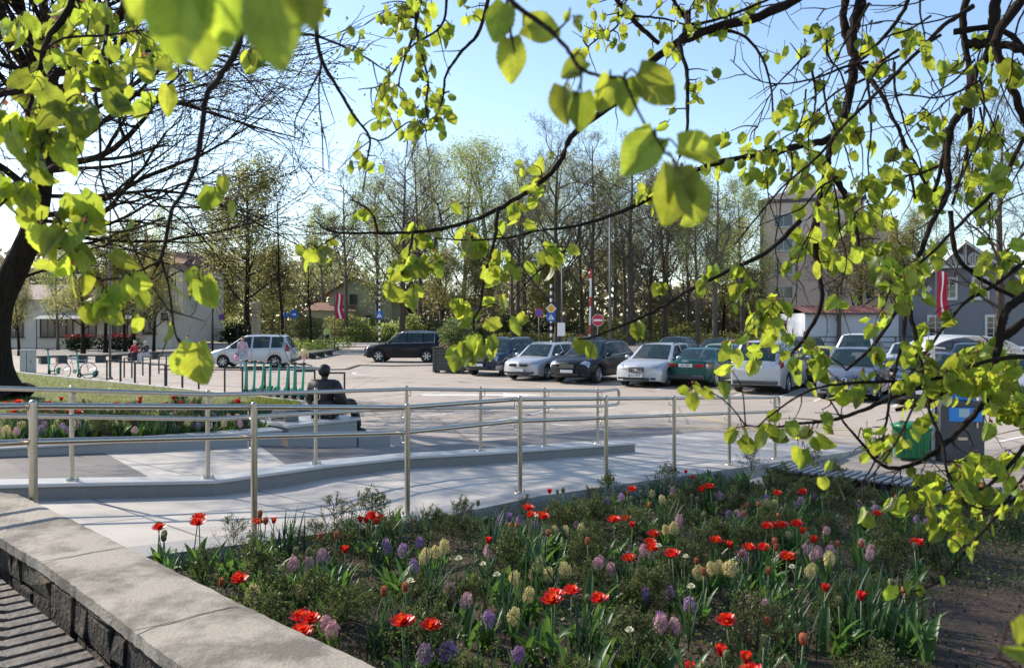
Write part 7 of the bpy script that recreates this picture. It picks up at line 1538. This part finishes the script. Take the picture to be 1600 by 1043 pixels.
# boughs: (list of (px, py), depth at start, depth at end, radius px at start, end)
BO = [
 ([(1352, -60), (1345, 0), (1331, 60), (1335, 100), (1322, 170), (1300, 225), (1287, 285), (1277, 330), (1276, 400), (1284, 470), (1262, 520), (1235, 555)], 3.4, 3.2, 10, 2.5),
 ([(1290, 260), (1318, 300), (1335, 345), (1342, 390), (1335, 410)], 3.3, 3.1, 6, 1.6),
 ([(1320, 180), (1298, 215), (1250, 228), (1200, 240), (1130, 252), (1080, 270), (1010, 312), (950, 338), (905, 352), (860, 358), (828, 362)], 3.3, 2.6, 7, 1.4),
 ([(1330, -30), (1318, 20), (1322, 55), (1335, 75)], 3.4, 3.4, 6, 6),
 ([(1300, -40), (1215, 15), (1130, 40), (1060, 66), (1015, 100), (975, 150), (900, 205), (868, 262), (820, 302), (750, 340), (690, 357), (640, 363), (580, 364), (520, 362), (492, 345)], 3.0, 2.5, 8, 1.3),
 ([(1075, 20), (1072, 45), (1062, 68), (1073, 110), (1074, 160), (1073, 215), (1062, 245)], 2.9, 2.6, 5, 2),
 ([(1110, 45), (1160, 55), (1190, 90), (1205, 140), (1208, 190)], 3.0, 2.8, 3, 1.2),
 ([(1560, -50), (1555, 20), (1548, 75), (1520, 120), (1512, 165), (1490, 190), (1481, 230), (1480, 300), (1455, 350), (1425, 430), (1402, 480), (1368, 535), (1322, 578)], 3.2, 2.8, 9, 2.2),
 ([(1515, -40), (1505, 40), (1512, 95), (1514, 160), (1516, 210), (1506, 260), (1488, 320)], 3.3, 3.2, 6, 2.2),
 ([(1640, -60), (1565, 45), (1558, 80), (1575, 120), (1590, 160), (1605, 200)], 3.0, 3.0, 8, 5),
 ([(1510, 68), (1550, 70), (1590, 75), (1640, 100)], 3.2, 3.0, 7, 6), ([(1490, 50), (1560, 45), (1620, 95)], 3.2, 3.1, 5, 4),
 ([(1520, 10), (1475, 40), (1440, 75), (1395, 120), (1350, 165), (1310, 205), (1278, 245), (1230, 285), (1190, 330), (1150, 380)], 2.6, 2.3, 4, 1.3),
 ([(1425, -20), (1410, 20), (1380, 60), (1350, 90), (1320, 115)], 3.1, 3.1, 4, 2),
 ([(1335, 95), (1360, 125), (1378, 148), (1392, 180), (1410, 215), (1420, 260), (1430, 310)], 3.3, 3.1, 4.5, 2),
 ([(1480, 200), (1470, 260), (1455, 300), (1430, 255), (1405, 205)], 3.2, 3.1, 4, 1.5),
 ([(1600, 215), (1560, 290), (1500, 350), (1450, 400), (1400, 440), (1380, 480)], 2.4, 2.3, 3.5, 1.4),
 ([(1250, 345), (1200, 392), (1140, 422), (1080, 452), (1040, 476), (1000, 497), (960, 513), (925, 527), (902, 530)], 2.6, 2.3, 4, 1.2),
 ([(1640, 440), (1590, 470), (1568, 495), (1560, 550), (1548, 610), (1520, 650), (1480, 690), (1440, 720), (1400, 731), (1372, 722), (1345, 690), (1318, 658), (1295, 622)], 2.7, 2.5, 8, 1.2),
 ([(1640, 480), (1560, 530), (1500, 590), (1455, 625), (1400, 640)], 2.9, 2.8, 8, 3),
 ([(1455, 598), (1400, 618), (1350, 640), (1300, 656), (1240, 662), (1205, 668), (1165, 664)], 2.6, 2.4, 4.5, 1.1),
 ([(1660, 560), (1560, 560), (1470, 590), (1400, 595), (1310, 600), (1260, 612), (1215, 640), (1185, 665)], 2.5, 2.3, 4, 1.1),
 ([(1412, 450), (1425, 500), (1437, 555), (1447, 610), (1455, 650), (1472, 690), (1482, 745), (1505, 780), (1535, 795), (1580, 800)], 2.6, 2.3, 4, 1.2),
 ([(1418, 440), (1412, 520), (1398, 580), (1388, 640), (1378, 690), (1362, 730), (1345, 755)], 2.5, 2.4, 3, 1.1),
 ([(1650, 690), (1600, 745), (1560, 800), (1535, 830), (1500, 870), (1470, 905), (1440, 920), (1408, 925)], 2.0, 1.9, 3, 1.2),
 ([(1660, 610), (1600, 700), (1540, 760), (1500, 760), (1478, 735)], 2.4, 2.3, 4, 1.5),
 ([(1430, 630), (1400, 690), (1360, 745), (1300, 800)], 1.9, 1.8, 2, .8),
 ([(1485, 330), (1495, 400), (1540, 440), (1600, 470)], 3.0, 2.9, 4, 3), ([(1640, 380), (1560, 440), (1500, 480), (1440, 560), (1410, 600)], 2.9, 2.8, 4, 1.5),
 # left side
 ([(205, -40), (190, 20), (150, 62), (118, 90), (95, 110), (60, 135), (0, 148), (-40, 155)], 2.6, 2.6, 8, 5),
 ([(120, -40), (105, 20), (75, 60), (62, 110), (50, 150), (42, 190)], 2.6, 2.5, 6, 3),
 ([(400, -30), (372, 70), (345, 118), (322, 152), (316, 200), (306, 255), (290, 295), (268, 330), (260, 370), (252, 402), (245, 415)], 1.8, 1.7, 5.5, 2.6),
 ([(252, 405), (262, 440), (268, 480), (274, 520), (292, 560)], 1.7, 1.6, 2.4, 1.1), ([(250, 408), (200, 430), (160, 436), (128, 420)], 1.7, 1.6, 2.4, 1.1), ([(318, 155), (270, 165), (205, 185), (160, 187)], 1.8, 1.7, 2.4, 1.0), ([(258, 340), (200, 360), (150, 362), (100, 355)], 1.75, 1.6, 2.2, 1.1),
 ([(168, 40), (160, 90), (150, 140), (156, 200), (158, 275), (175, 320), (205, 380), (240, 450), (268, 490)], 2.0, 1.8, 3.2, 1.0), ([(-30, 50), (30, 65), (62, 80), (100, 60), (170, 55), (210, 48)], 2.3, 2.2, 3.4, 1.5),
 ([(-70, -60), (-60, 120), (-45, 260), (-20, 330), (20, 300), (40, 270), (60, 240), (75, 200), (72, 150)], 1.6, 1.6, 3, 1.4), ([(75, 145), (95, 185), (120, 225), (135, 262)], 1.6, 1.6, 2, 1.0),
 # top centre
 ([(490, -20), (494, 45), (503, 95), (528, 138), (553, 180), (577, 214), (574, 250), (567, 300)], 2.4, 2.2, 4.5, 1.1), ([(455, 52), (500, 58), (560, 84), (602, 110)], 2.4, 2.3, 3, 1.1), ([(502, 90), (498, 150), (503, 205), (505, 268)], 2.3, 2.2, 1.6, .9), ([(503, 105), (480, 150), (462, 185), (461, 210)], 2.4, 2.3, 1.7, .9),
 ([(662, -30), (648, 45), (630, 100), (622, 135)], 2.6, 2.5, 3, 1.1), ([(768, -30), (750, 45), (718, 85), (697, 118), (690, 160), (668, 200), (630, 222)], 2.6, 2.4, 3.4, 1.0), ([(655, -20), (650, 40), (668, 125), (665, 165), (672, 197)], 2.5, 2.4, 2.2, 1.6),
 ([(700, -20), (690, 40), (640, 75), (600, 130), (560, 140)], 2.6, 2.5, 2.4, .9), ([(577, 215), (600, 218), (640, 190), (672, 197)], 2.3, 2.3, 1.6, 1.0),
 ([(955, -20), (975, 15), (1000, 42), (1030, 68)], 2.9, 2.9, 4, 3.5), ([(990, 25), (1040, 30), (1090, 45), (1110, 40)], 2.9, 2.9, 2, 1), ([(965, 10), (965, 40), (935, 60), (905, 85), (900, 100)], 2.8, 2.7, 2, .9), ([(1040, -20), (1065, 20), (1085, 38), (1150, 20), (1220, -10)], 2.9, 3.0, 3, 2),
 ([(645, 363), (640, 395), (634, 420), (650, 433)], 2.5, 2.4, 2.4, 1), ([(778, 328), (772, 380), (757, 435), (750, 480), (740, 500), (744, 530), (758, 545)], 2.5, 2.2, 3.4, 1.2), ([(590, 362), (582, 335), (562, 318), (548, 312)], 2.5, 2.4, 2.2, 1), ([(535, 363), (510, 378), (495, 388)], 2.5, 2.4, 1.6, 1),
 ([(690, 357), (688, 340), (684, 318)], 2.5, 2.5, 1.4, .9), ([(905, 352), (900, 380), (870, 400), (835, 430), (812, 455)], 2.6, 2.5, 2, 1), ([(830, 362), (800, 370), (740, 375), (680, 372)], 2.6, 2.5, 2, 1),
 # the nearest sprays, blurred in the photograph
 ([(760, -40), (805, 8), (850, 40), (885, 75), (905, 105), (935, 118), (975, 122)], 1.05, .95, 5, 2.4), ([(975, 122), (1000, 180), (1022, 210), (1040, 240)], .95, .9, 2.4, 1.6), ([(905, 105), (908, 125), (900, 150)], .98, .95, 2.5, 1.5), ([(790, -20), (800, 60), (805, 80)], 1.1, 1.05, 2, 1.5),
 ([(180, -60), (260, -30), (350, -20), (450, -30)], .48, .5, 3, 2), ([(1640, 1060), (1600, 1050), (1560, 1025)], .8, .8, 4, 2),
]
_r = random.Random(404)
for q in range(40):      # the tangle of thin crossing shoots at the upper right
    x, y = _r.uniform(1230, 1660), _r.uniform(-50, 330); a = _r.choice((_r.uniform(1.9, 2.6), _r.uniform(1.3, 1.8), _r.uniform(2.5, 3.0))); d = _r.uniform(2.6, 3.4); pts = [(x, y)]; n = _r.randint(4, 7)
    for k in range(n): x += math.cos(a) * _r.uniform(30, 46); y += math.sin(a) * _r.uniform(30, 46); a += _r.uniform(-.42, .42); pts.append((x, y))
    BO.append((pts, d, d * .95, _r.uniform(1.3, 2.6), .7))
polysL = []; anchors = []
for (pts, d0, d1, r0, r1) in BO:
    n = len(pts); P3 = [np.array(P(x, y, d0 + (d1 - d0) * i / (n - 1))) - OFF for i, (x, y) in enumerate(pts)]; sm = smooth_line(P3, m=6); k = len(sm)
    dep = d0 + (d1 - d0) * np.linspace(0, 1, k); rad = (r0 + (r1 - r0) * np.linspace(0, 1, k) ** .8) * dep / F * 1.02; rad *= 1 + .06 * rng.normal(size=k)
    sm[1:-1] += rng.normal(size=(k - 2, 3)) * (rad[1:-1, None] * .16); polysL.append((sm, np.maximum(rad, .0007)))
    anchors.append(sm)
# the trunk and limbs that carry the boughs, outside the picture
lim = [([(0, 0, -.7), (0.02, 0, .5), (0, .05, 1.6), (-.05, .1, 2.8), (-.1, .1, 4.5), (0, 0, 6.5)], .19, .10)]
top = np.array([0, .05, 2.2])
def limb(px, py, d, z0, r0, r1, mid):
    e = np.array(P(px, py, d)) - OFF; s_ = np.array([-.05, .05, z0]); m_ = (s_ + e) / 2 + np.array(mid); lim.append(([s_, s_ * .6 + m_ * .4 + [0, 0, .1], m_, m_ * .3 + e * .7, e], r0, r1))
limb(1352, -60, 3.4, 2.6, .07, .028, (0, 0, .25)); limb(1560, -50, 3.2, 2.2, .07, .026, (0, 0, .2)); limb(1640, -60, 3.0, 2.0, .05, .02, (0, 0, .1)); limb(1640, 440, 2.7, 1.4, .05, .018, (0, 0, -.05)); limb(1640, 480, 2.9, 1.3, .045, .018, (0, 0, 0)); limb(1660, 580, 2.5, 1.2, .04, .012, (0, 0, 0)); limb(1650, 690, 2.0, 1.1, .035, .008, (0, 0, 0))
limb(1300, -40, 3.0, 2.9, .06, .022, (0, 0, .3)); limb(768, -30, 2.6, 3.2, .07, .02, (0, .3, .5)); limb(205, -40, 2.6, 3.5, .08, .02, (0, .2, .7)); limb(400, -30, 1.8, 3.4, .06, .012, (0, 0, .7)); limb(490, -20, 2.4, 3.3, .05, .012, (0, .2, .5)); limb(760, -40, 1.05, 2.6, .04, .006, (0, 0, .35)); limb(180, -60, .48, 2.8, .03, .004, (0, -.2, .3)); limb(1640, 1060, .8, 1.0, .03, .006, (0, 0, -.1)); limb(955, -20, 2.9, 3.0, .04, .011, (0, 0, .3)); limb(120, -40, 2.6, 3.5, .05, .014, (0, .1, .8)); limb(-70, -60, 1.6, 3.3, .04, .006, (-.3, -.2, .8)); limb(662, -30, 2.6, 3.2, .04, .008, (0, .3, .5))
tr_p = []
for pts, r0, r1 in lim: sm = smooth_line([np.array(p, float) for p in pts], m=7); tr_p.append((sm, np.linspace(r0, r1, len(sm))))
V_, F_ = tubes_np(tr_p, 10); big_mesh("trunk", V_, F_, M_BARK, ln_t, smooth=True)
V_, F_ = tubes_np(polysL, 9); tag(big_mesh("boughs", V_, F_, M_BARK, ln_t, smooth=True), kind="stuff")
# leaf templates: heart shaped, toothed, folded along the midrib
def leaf_template(nseg, teeth):
    n = nseg; vs = []; uv = []; ys = np.linspace(0, 1, n + 1)
    def half(t):   # outline half width against height
        return .50 * (math.sin(math.pi * min(1, (t + .16) / 1.16)) ** .62) * (1 - .55 * t ** 3)
    for i, t in enumerate(ys):
        w = half(t) if t < 1 else 0.0; w *= 1 + (teeth * (1 if i % 2 else -1) if 0 < t < 1 else 0); back = -.13 * (1 - min(1, t / .22)) if t < .22 else 0
        yc = t; z = -.16 * t * t
        for s in (-1, -.5, 0, .5, 1):
            y = yc + (back * abs(s)) + (.0 if s == 0 else .05 * abs(s)); vs.append((w * s, y if t < 1 else 1.0, z + .20 * abs(w * s) - .24 * (w * s) ** 2 * 2)); uv.append((w * s, y))
    fs = [(i * 5 + j, i * 5 + j + 1, (i + 1) * 5 + j + 1, (i + 1) * 5 + j) for i in range(n) for j in range(4)]
    return np.array(vs), fs, np.array(uv)
T_HI = leaf_template(18, .03); T_LO = leaf_template(12, .05)
allA = np.concatenate(anchors); leavesL = []; petioles = []; twigs = []
rgl = np.random.default_rng(2024)
def leaf_at(p, size, down=.8, hi=False, dirv=None):
    """leaf hanging from p"""
    d = np.array([rgl.normal() * .55, rgl.normal() * .35, -down + rgl.normal() * .28]) if dirv is None else np.array(dirv, float); d /= np.linalg.norm(d)
    pl = size * rgl.uniform(.25, .5); q = p + d * pl * .7 + np.array([0, 0, -pl * .3]); petioles.append((np.array([p, (p + q) / 2 + [0, 0, .1 * pl], q]), np.array([.0011, .0009, .0008]) * (1 + size * 4)))
    r = rgl.normal(size=3) * [.55, 1.0, .3]; r[1] -= .7; Zv = r - d * r.dot(d); Zv /= np.linalg.norm(Zv); Xv = np.cross(d, Zv); leavesL.append((q, Xv, d, Zv, size, hi))
def cluster(px, py, n, size_px, spread_px, depth=None, hi=False):
    """a spray of leaves near pixel (px, py): joined to the closest bough by a twig"""
    best = None; A2 = allA + OFF; sc = F / A2[:, 1]; X_ = CX + A2[:, 0] * sc; Y_ = HY - (A2[:, 2] - CH) * sc; ok = A2[:, 1] > .2
    D_ = (X_ - px) ** 2 + (Y_ - (py - size_px * .6)) ** 2
    if depth: D_ = D_ + ((A2[:, 1] - depth) * 260) ** 2
    i = int(np.argmin(D_)); d = depth or A2[i, 1] * rgl.uniform(.95, 1.06); c = np.array(P(px, py - size_px * .55, d)) - OFF; dist = np.linalg.norm(c - allA[i])
    size = size_px / F * d * (.80 if px < 480 else .72)
    if dist > size * .5:
        m_ = (c + allA[i]) / 2 + rgl.normal(size=3) * dist * .08 + np.array([0, 0, dist * .08]); sm = smooth_line([allA[i], m_, c], m=5); twigs.append((sm, np.linspace(.0022, .0012, len(sm)) * max(1, d / 2.2)))
    for q in range(n): leaf_at(c + rgl.normal(size=3) * [spread_px / F * d, .25 * spread_px / F * d + .01, spread_px / F * d * .7], size * rgl.uniform(.65, 1.15), hi=hi)
EL = [  # ellipse fields of leaves: cx, cy, rx, ry, sprays, leaves each, size px, depth or None
 (640, 60, 70, 55, 20, 3, 27, None), (640, 160, 72, 60, 24, 3, 27, None), (680, 190, 30, 50, 6, 2, 26, None), (560, 100, 35, 50, 4, 2, 26, None), (760, 20, 60, 30, 6, 2, 28, None), (570, 250, 20, 60, 6, 2, 24, None), (500, 15, 25, 15, 3, 2, 26, None),
 (493, 392, 28, 22, 3, 4, 38, None), (655, 400, 45, 38, 8, 4, 36, None), (628, 460, 30, 18, 3, 3, 40, None), (735, 400, 28, 25, 4, 3, 38, None), (775, 440, 30, 40, 5, 3, 38, None), (752, 545, 24, 26, 4, 5, 42, None), (715, 500, 22, 30, 3, 3, 36, None), (800, 480, 30, 60, 4, 2, 38, None), (860, 280, 35, 45, 5, 3, 34, None), (850, 415, 40, 40, 5, 3, 36, None), (800, 350, 25, 20, 2, 3, 34, None), (572, 330, 25, 20, 3, 2, 28, None), (688, 325, 10, 8, 1, 1, 30, None),
 (1020, 35, 130, 38, 30, 3, 23, None), (1060, 75, 60, 30, 7, 3, 24, None), (930, 60, 45, 40, 8, 3, 25, None), (1130, 25, 70, 30, 8, 3, 24, None), (1110, 150, 40, 30, 4, 3, 24, None), (1040, 185, 30, 20, 2, 2, 24, None), (1190, 90, 20, 20, 2, 3, 24, None), (1140, 250, 50, 45, 10, 3, 30, None), (1090, 300, 40, 50, 7, 3, 34, None), (1010, 300, 45, 30, 4, 3, 30, None),
 (1265, 60, 50, 45, 6, 3, 26, None), (1260, 170, 55, 50, 9, 3, 34, None), (1240, 280, 50, 70, 12, 3, 36, None), (1330, 250, 70, 80, 14, 3, 36, None), (1400, 120, 70, 80, 12, 3, 34, None), (1430, 250, 70, 70, 12, 3, 36, None), (1540, 140, 60, 90, 12, 3, 38, None), (1560, 270, 50, 60, 9, 3, 40, None), (1500, 330, 60, 50, 8, 3, 36, None),
 (1350, 360, 70, 60, 13, 3, 38, None), (1260, 410, 50, 50, 10, 3, 38, None), (1440, 430, 70, 50, 12, 3, 38, None), (1560, 420, 50, 60, 8, 3, 36, None), (1210, 500, 50, 50, 10, 4, 38, None), (1270, 560, 50, 35, 8, 4, 38, None), (1130, 450, 45, 35, 5, 3, 34, None), (1060, 440, 40, 30, 3, 3, 32, None), (990, 520, 18, 10, 2, 2, 42, None), (903, 548, 6, 6, 1, 3, 42, None),
 (1345, 480, 60, 50, 8, 3, 34, None), (1075, 622, 16, 8, 2, 4, 42, None), (1135, 605, 18, 12, 2, 2, 42, None), (1190, 555, 35, 30, 4, 3, 38, None),
 (1400, 590, 60, 40, 9, 3, 36, None), (1470, 560, 60, 60, 15, 3, 38, None), (1550, 560, 55, 60, 15, 3, 38, None), (1510, 600, 80, 35, 14, 3, 38, None), (1400, 670, 50, 30, 6, 3, 38, None), (1340, 620, 35, 35, 5, 3, 36, None), (1300, 655, 20, 14, 2, 2, 36, None), (1240, 690, 55, 20, 6, 3, 44, None), (1175, 690, 18, 14, 2, 3, 46, None), (1350, 720, 40, 30, 5, 3, 34, None), (1430, 775, 50, 28, 9, 3, 42, None), (1540, 745, 50, 35, 11, 3, 42, None), (1580, 640, 30, 80, 10, 3, 40, None), (1510, 800, 60, 40, 10, 3, 42, None), (1580, 770, 35, 60, 9, 3, 44, None), (1500, 860, 30, 30, 4, 2, 38, None), (1290, 740, 20, 15, 1, 2, 34, None), (1350, 810, 8, 10, 1, 2, 36, None), (1412, 930, 16, 10, 2, 2, 38, 1.9), (1445, 915, 10, 10, 1, 2, 36, 1.9),
 # left side
 (60, 60, 60, 50, 8, 3, 44, None), (150, 50, 60, 45, 8, 3, 42, None), (215, 70, 40, 35, 4, 3, 40, None), (110, 190, 50, 45, 5, 3, 58, 1.6), (40, 215, 50, 40, 5, 4, 62, 1.6), (30, 300, 40, 50, 4, 3, 58, 1.6), (95, 325, 40, 22, 3, 3, 56, 1.65), (145, 110, 50, 40, 5, 3, 50, None), (190, 100, 25, 30, 3, 2, 46, None), (60, 150, 50, 40, 4, 3, 52, None),
 (230, 145, 12, 10, 1, 3, 36, None), (285, 118, 14, 12, 2, 2, 32, None), (120, 420, 30, 20, 3, 3, 58, 1.6), (85, 375, 30, 20, 2, 3, 58, 1.6), (180, 480, 38, 22, 3, 4, 54, 1.6), (205, 450, 12, 14, 1, 2, 46, 1.6), (298, 468, 22, 18, 2, 3, 62, 1.6), (342, 322, 16, 8, 1, 3, 56, 1.65), (250, 522, 10, 8, 1, 2, 48, 1.6), (415, 105, 16, 10, 2, 2, 38, None), (240, 90, 20, 20, 2, 2, 32, None), (150, 365, 20, 14, 2, 2, 50, None),
]
for (cx, cy, rx, ry, ns_, nl, sz, dep) in EL:
    for q in range(ns_ if cx < 480 else ns_ if cx < 880 or cy > 930 else max(1, int(ns_ * .85))):
        a, r_ = rgl.uniform(0, 2 * math.pi), math.sqrt(rgl.random()); cluster(cx + rx * r_ * math.cos(a), cy + ry * r_ * math.sin(a), nl, sz, sz * .30, dep)
# single large leaves close to the lens
for (px, py, sz, d, dv) in ((262, 160, 52, 1.7, (0, 0, -1)), (310, 575, 78, 1.55, (.05, 0, -1)), (285, 572, 60, 1.6, (-.5, 0, -1)), (878, 168, 66, .98, (-.1, 0, -1)), (912, 178, 66, .97, (.1, 0, -1)), (945, 150, 62, .96, (-.25, .1, -1)), (980, 155, 62, .95, (.1, 0, -1)), (1030, 140, 84, .95, (1, 0, -.7)), (800, 98, 74, 1.08, (.1, 0, -1)), (778, 38, 66, 1.08, (-.4, 0, -1)), (850, 45, 66, 1.05, (1, 0, -.15)), (893, 108, 50, 1.0, (-1, 0, -.6)),
                            (996, 245, 86, .92, (-.75, 0, -.8)), (1100, 236, 82, .92, (1, 0, -.12)), (1050, 312, 100, .9, (-.1, 0, -1)), (1085, 318, 80, .9, (.5, 0, -1)),
                            (270, 35, 150, .49, (-.2, 0, -1)), (350, 20, 130, .49, (0, 0, -1)), (310, 60, 110, .52, (.1, 0, -1)), (425, 45, 150, .47, (.1, 0, -1)), (475, 0, 120, .47, (.4, 0, -1)), (230, -10, 110, .5, (-.5, 0, -1)), (385, -10, 120, .5, (0, 0, -1)),
                            (1592, 1018, 60, .8, (-.8, 0, -.1)), (1596, 990, 50, .8, (.3, 0, -.6))):
    s = sz / F * d; dv = np.array(dv, float); dv /= np.linalg.norm(dv); c = np.array(P(px, py, d)) - OFF - dv * s * .5
    i = int(np.argmin(np.linalg.norm(allA - c, axis=1))); 
    if np.linalg.norm(allA[i] - c) < .35: sm = smooth_line([allA[i], (allA[i] + c) / 2 + [0, 0, .008], c], m=4); twigs.append((sm, np.full(len(sm), .0011)))
    r = np.array([rgl.normal() * .35, -1.0, rgl.normal() * .25]); Zv = r - dv * r.dot(dv); Zv /= np.linalg.norm(Zv); leavesL.append((c, np.cross(dv, Zv), dv, Zv, s * .92, True))
# bare little side twigs with buds along the boughs
buds = []
for sm in anchors:
    if sm[0][1] + OFF[1] < 1.2: continue
    for i in range(3, len(sm) - 1, 4):
        if rgl.random() < .55:
            d = sm[i + 1] - sm[i - 1]; d /= np.linalg.norm(d) + 1e-9; sd_ = np.cross(d, rgl.normal(size=3)); sd_ /= np.linalg.norm(sd_); dd = d * .7 + sd_ * .7 + np.array([0, 0, -.25]); ln = rgl.uniform(.03, .13) * (sm[i][1] + OFF[1]) / 2.2; p = sm[i]; pts = [p]
            for q in range(3): dd = dd + rgl.normal(size=3) * .22; dd /= np.linalg.norm(dd); p = p + dd * ln / 3; pts.append(p); buds.append((p, dd))
            twigs.append((np.array(pts), np.linspace(.0022, .0010, 4)))
V_, F_ = tubes_np(twigs + petioles, 5); tag(big_mesh("twigs", V_, F_, M_TWIG, ln_t, smooth=True), kind="stuff")
bp_ = np.array([b[0] for b in buds]); bd = np.array([b[1] for b in buds]); X, Y, Z = frames(bd, rgl)
oc = [(0, -.2, 0), (.3, .3, 0), (0, .3, .3), (-.3, .3, 0), (0, .3, -.3), (0, 1.1, 0)]; of = [(0, 1, 2), (0, 2, 3), (0, 3, 4), (0, 4, 1), (5, 2, 1), (5, 3, 2), (5, 4, 3), (5, 1, 4)]
V_, F_ = scatter(oc, of, bp_, X, Y, Z, rgl.uniform(.004, .008, len(bp_))); tag(big_mesh("buds", V_, F_, mat("red brown bud", (.12, .03, .02), .6), ln_t), kind="stuff")
# red bud scales at the spray bases
rs = [l for l in leavesL if rgl.random() < .25]; bp_ = np.array([l[0] - l[2] * l[4] * .25 for l in rs]); X, Y, Z = frames(np.array([l[2] + rgl.normal(size=3) * .5 for l in rs]), rgl); V_, F_ = scatter(LEAF4, [(0, 1, 2, 3)], bp_, X, Y, Z, np.array([l[4] * .28 for l in rs])); tag(big_mesh("bud_scales", V_, F_, leafmat("pink bud scale", (.35, .12, .07), (.5, .2, .10), .4), ln_t), kind="stuff")
M_LIND = leafmat("young linden leaf", (.13, .20, .025), (.44, .52, .05), .56, .36, veins=True, var=.42)
for nm, T_, sel in (("leaves", T_LO, False), ("near_leaves", T_HI, True)):
    Ls = [l for l in leavesL if l[5] == sel]; q = [np.array([l[k] for l in Ls]) for k in range(5)]; 
    nL = len(Ls); fold = rgl.uniform(.0, .75, nL) ** 1.2; curl = rgl.uniform(-.15, .55, nL); wid = rgl.uniform(.74, 1.02, nL); tv = T_[0]; x_, y_, z_ = tv[:, 0][None], tv[:, 1][None], tv[:, 2][None]
    xx = x_ * wid[:, None] * np.cos(fold)[:, None]; zz = z_ + np.abs(x_) * np.sin(fold)[:, None] - curl[:, None] * y_ ** 2 * .5; yy = y_ * (1 - .18 * np.abs(curl)[:, None] * y_)
    V_ = (q[0][:, None] + q[4][:, None, None] * (xx[..., None] * q[1][:, None] + yy[..., None] * q[2][:, None] + zz[..., None] * q[3][:, None])).reshape(-1, 3); F_ = (np.asarray(T_[1])[None] + (np.arange(nL) * len(tv))[:, None, None]).reshape(-1, 4)
    wob = np.sin(V_[:, 0] * 130) * np.cos(V_[:, 2] * 110 + V_[:, 1] * 90) * np.repeat(q[4], len(T_[0])) * .03; V_[:, 1] += wob
    tag(big_mesh(nm, V_, F_, M_LIND, ln_t, uv=np.tile(T_[2], (len(Ls), 1)), smooth=True), kind='stuff')
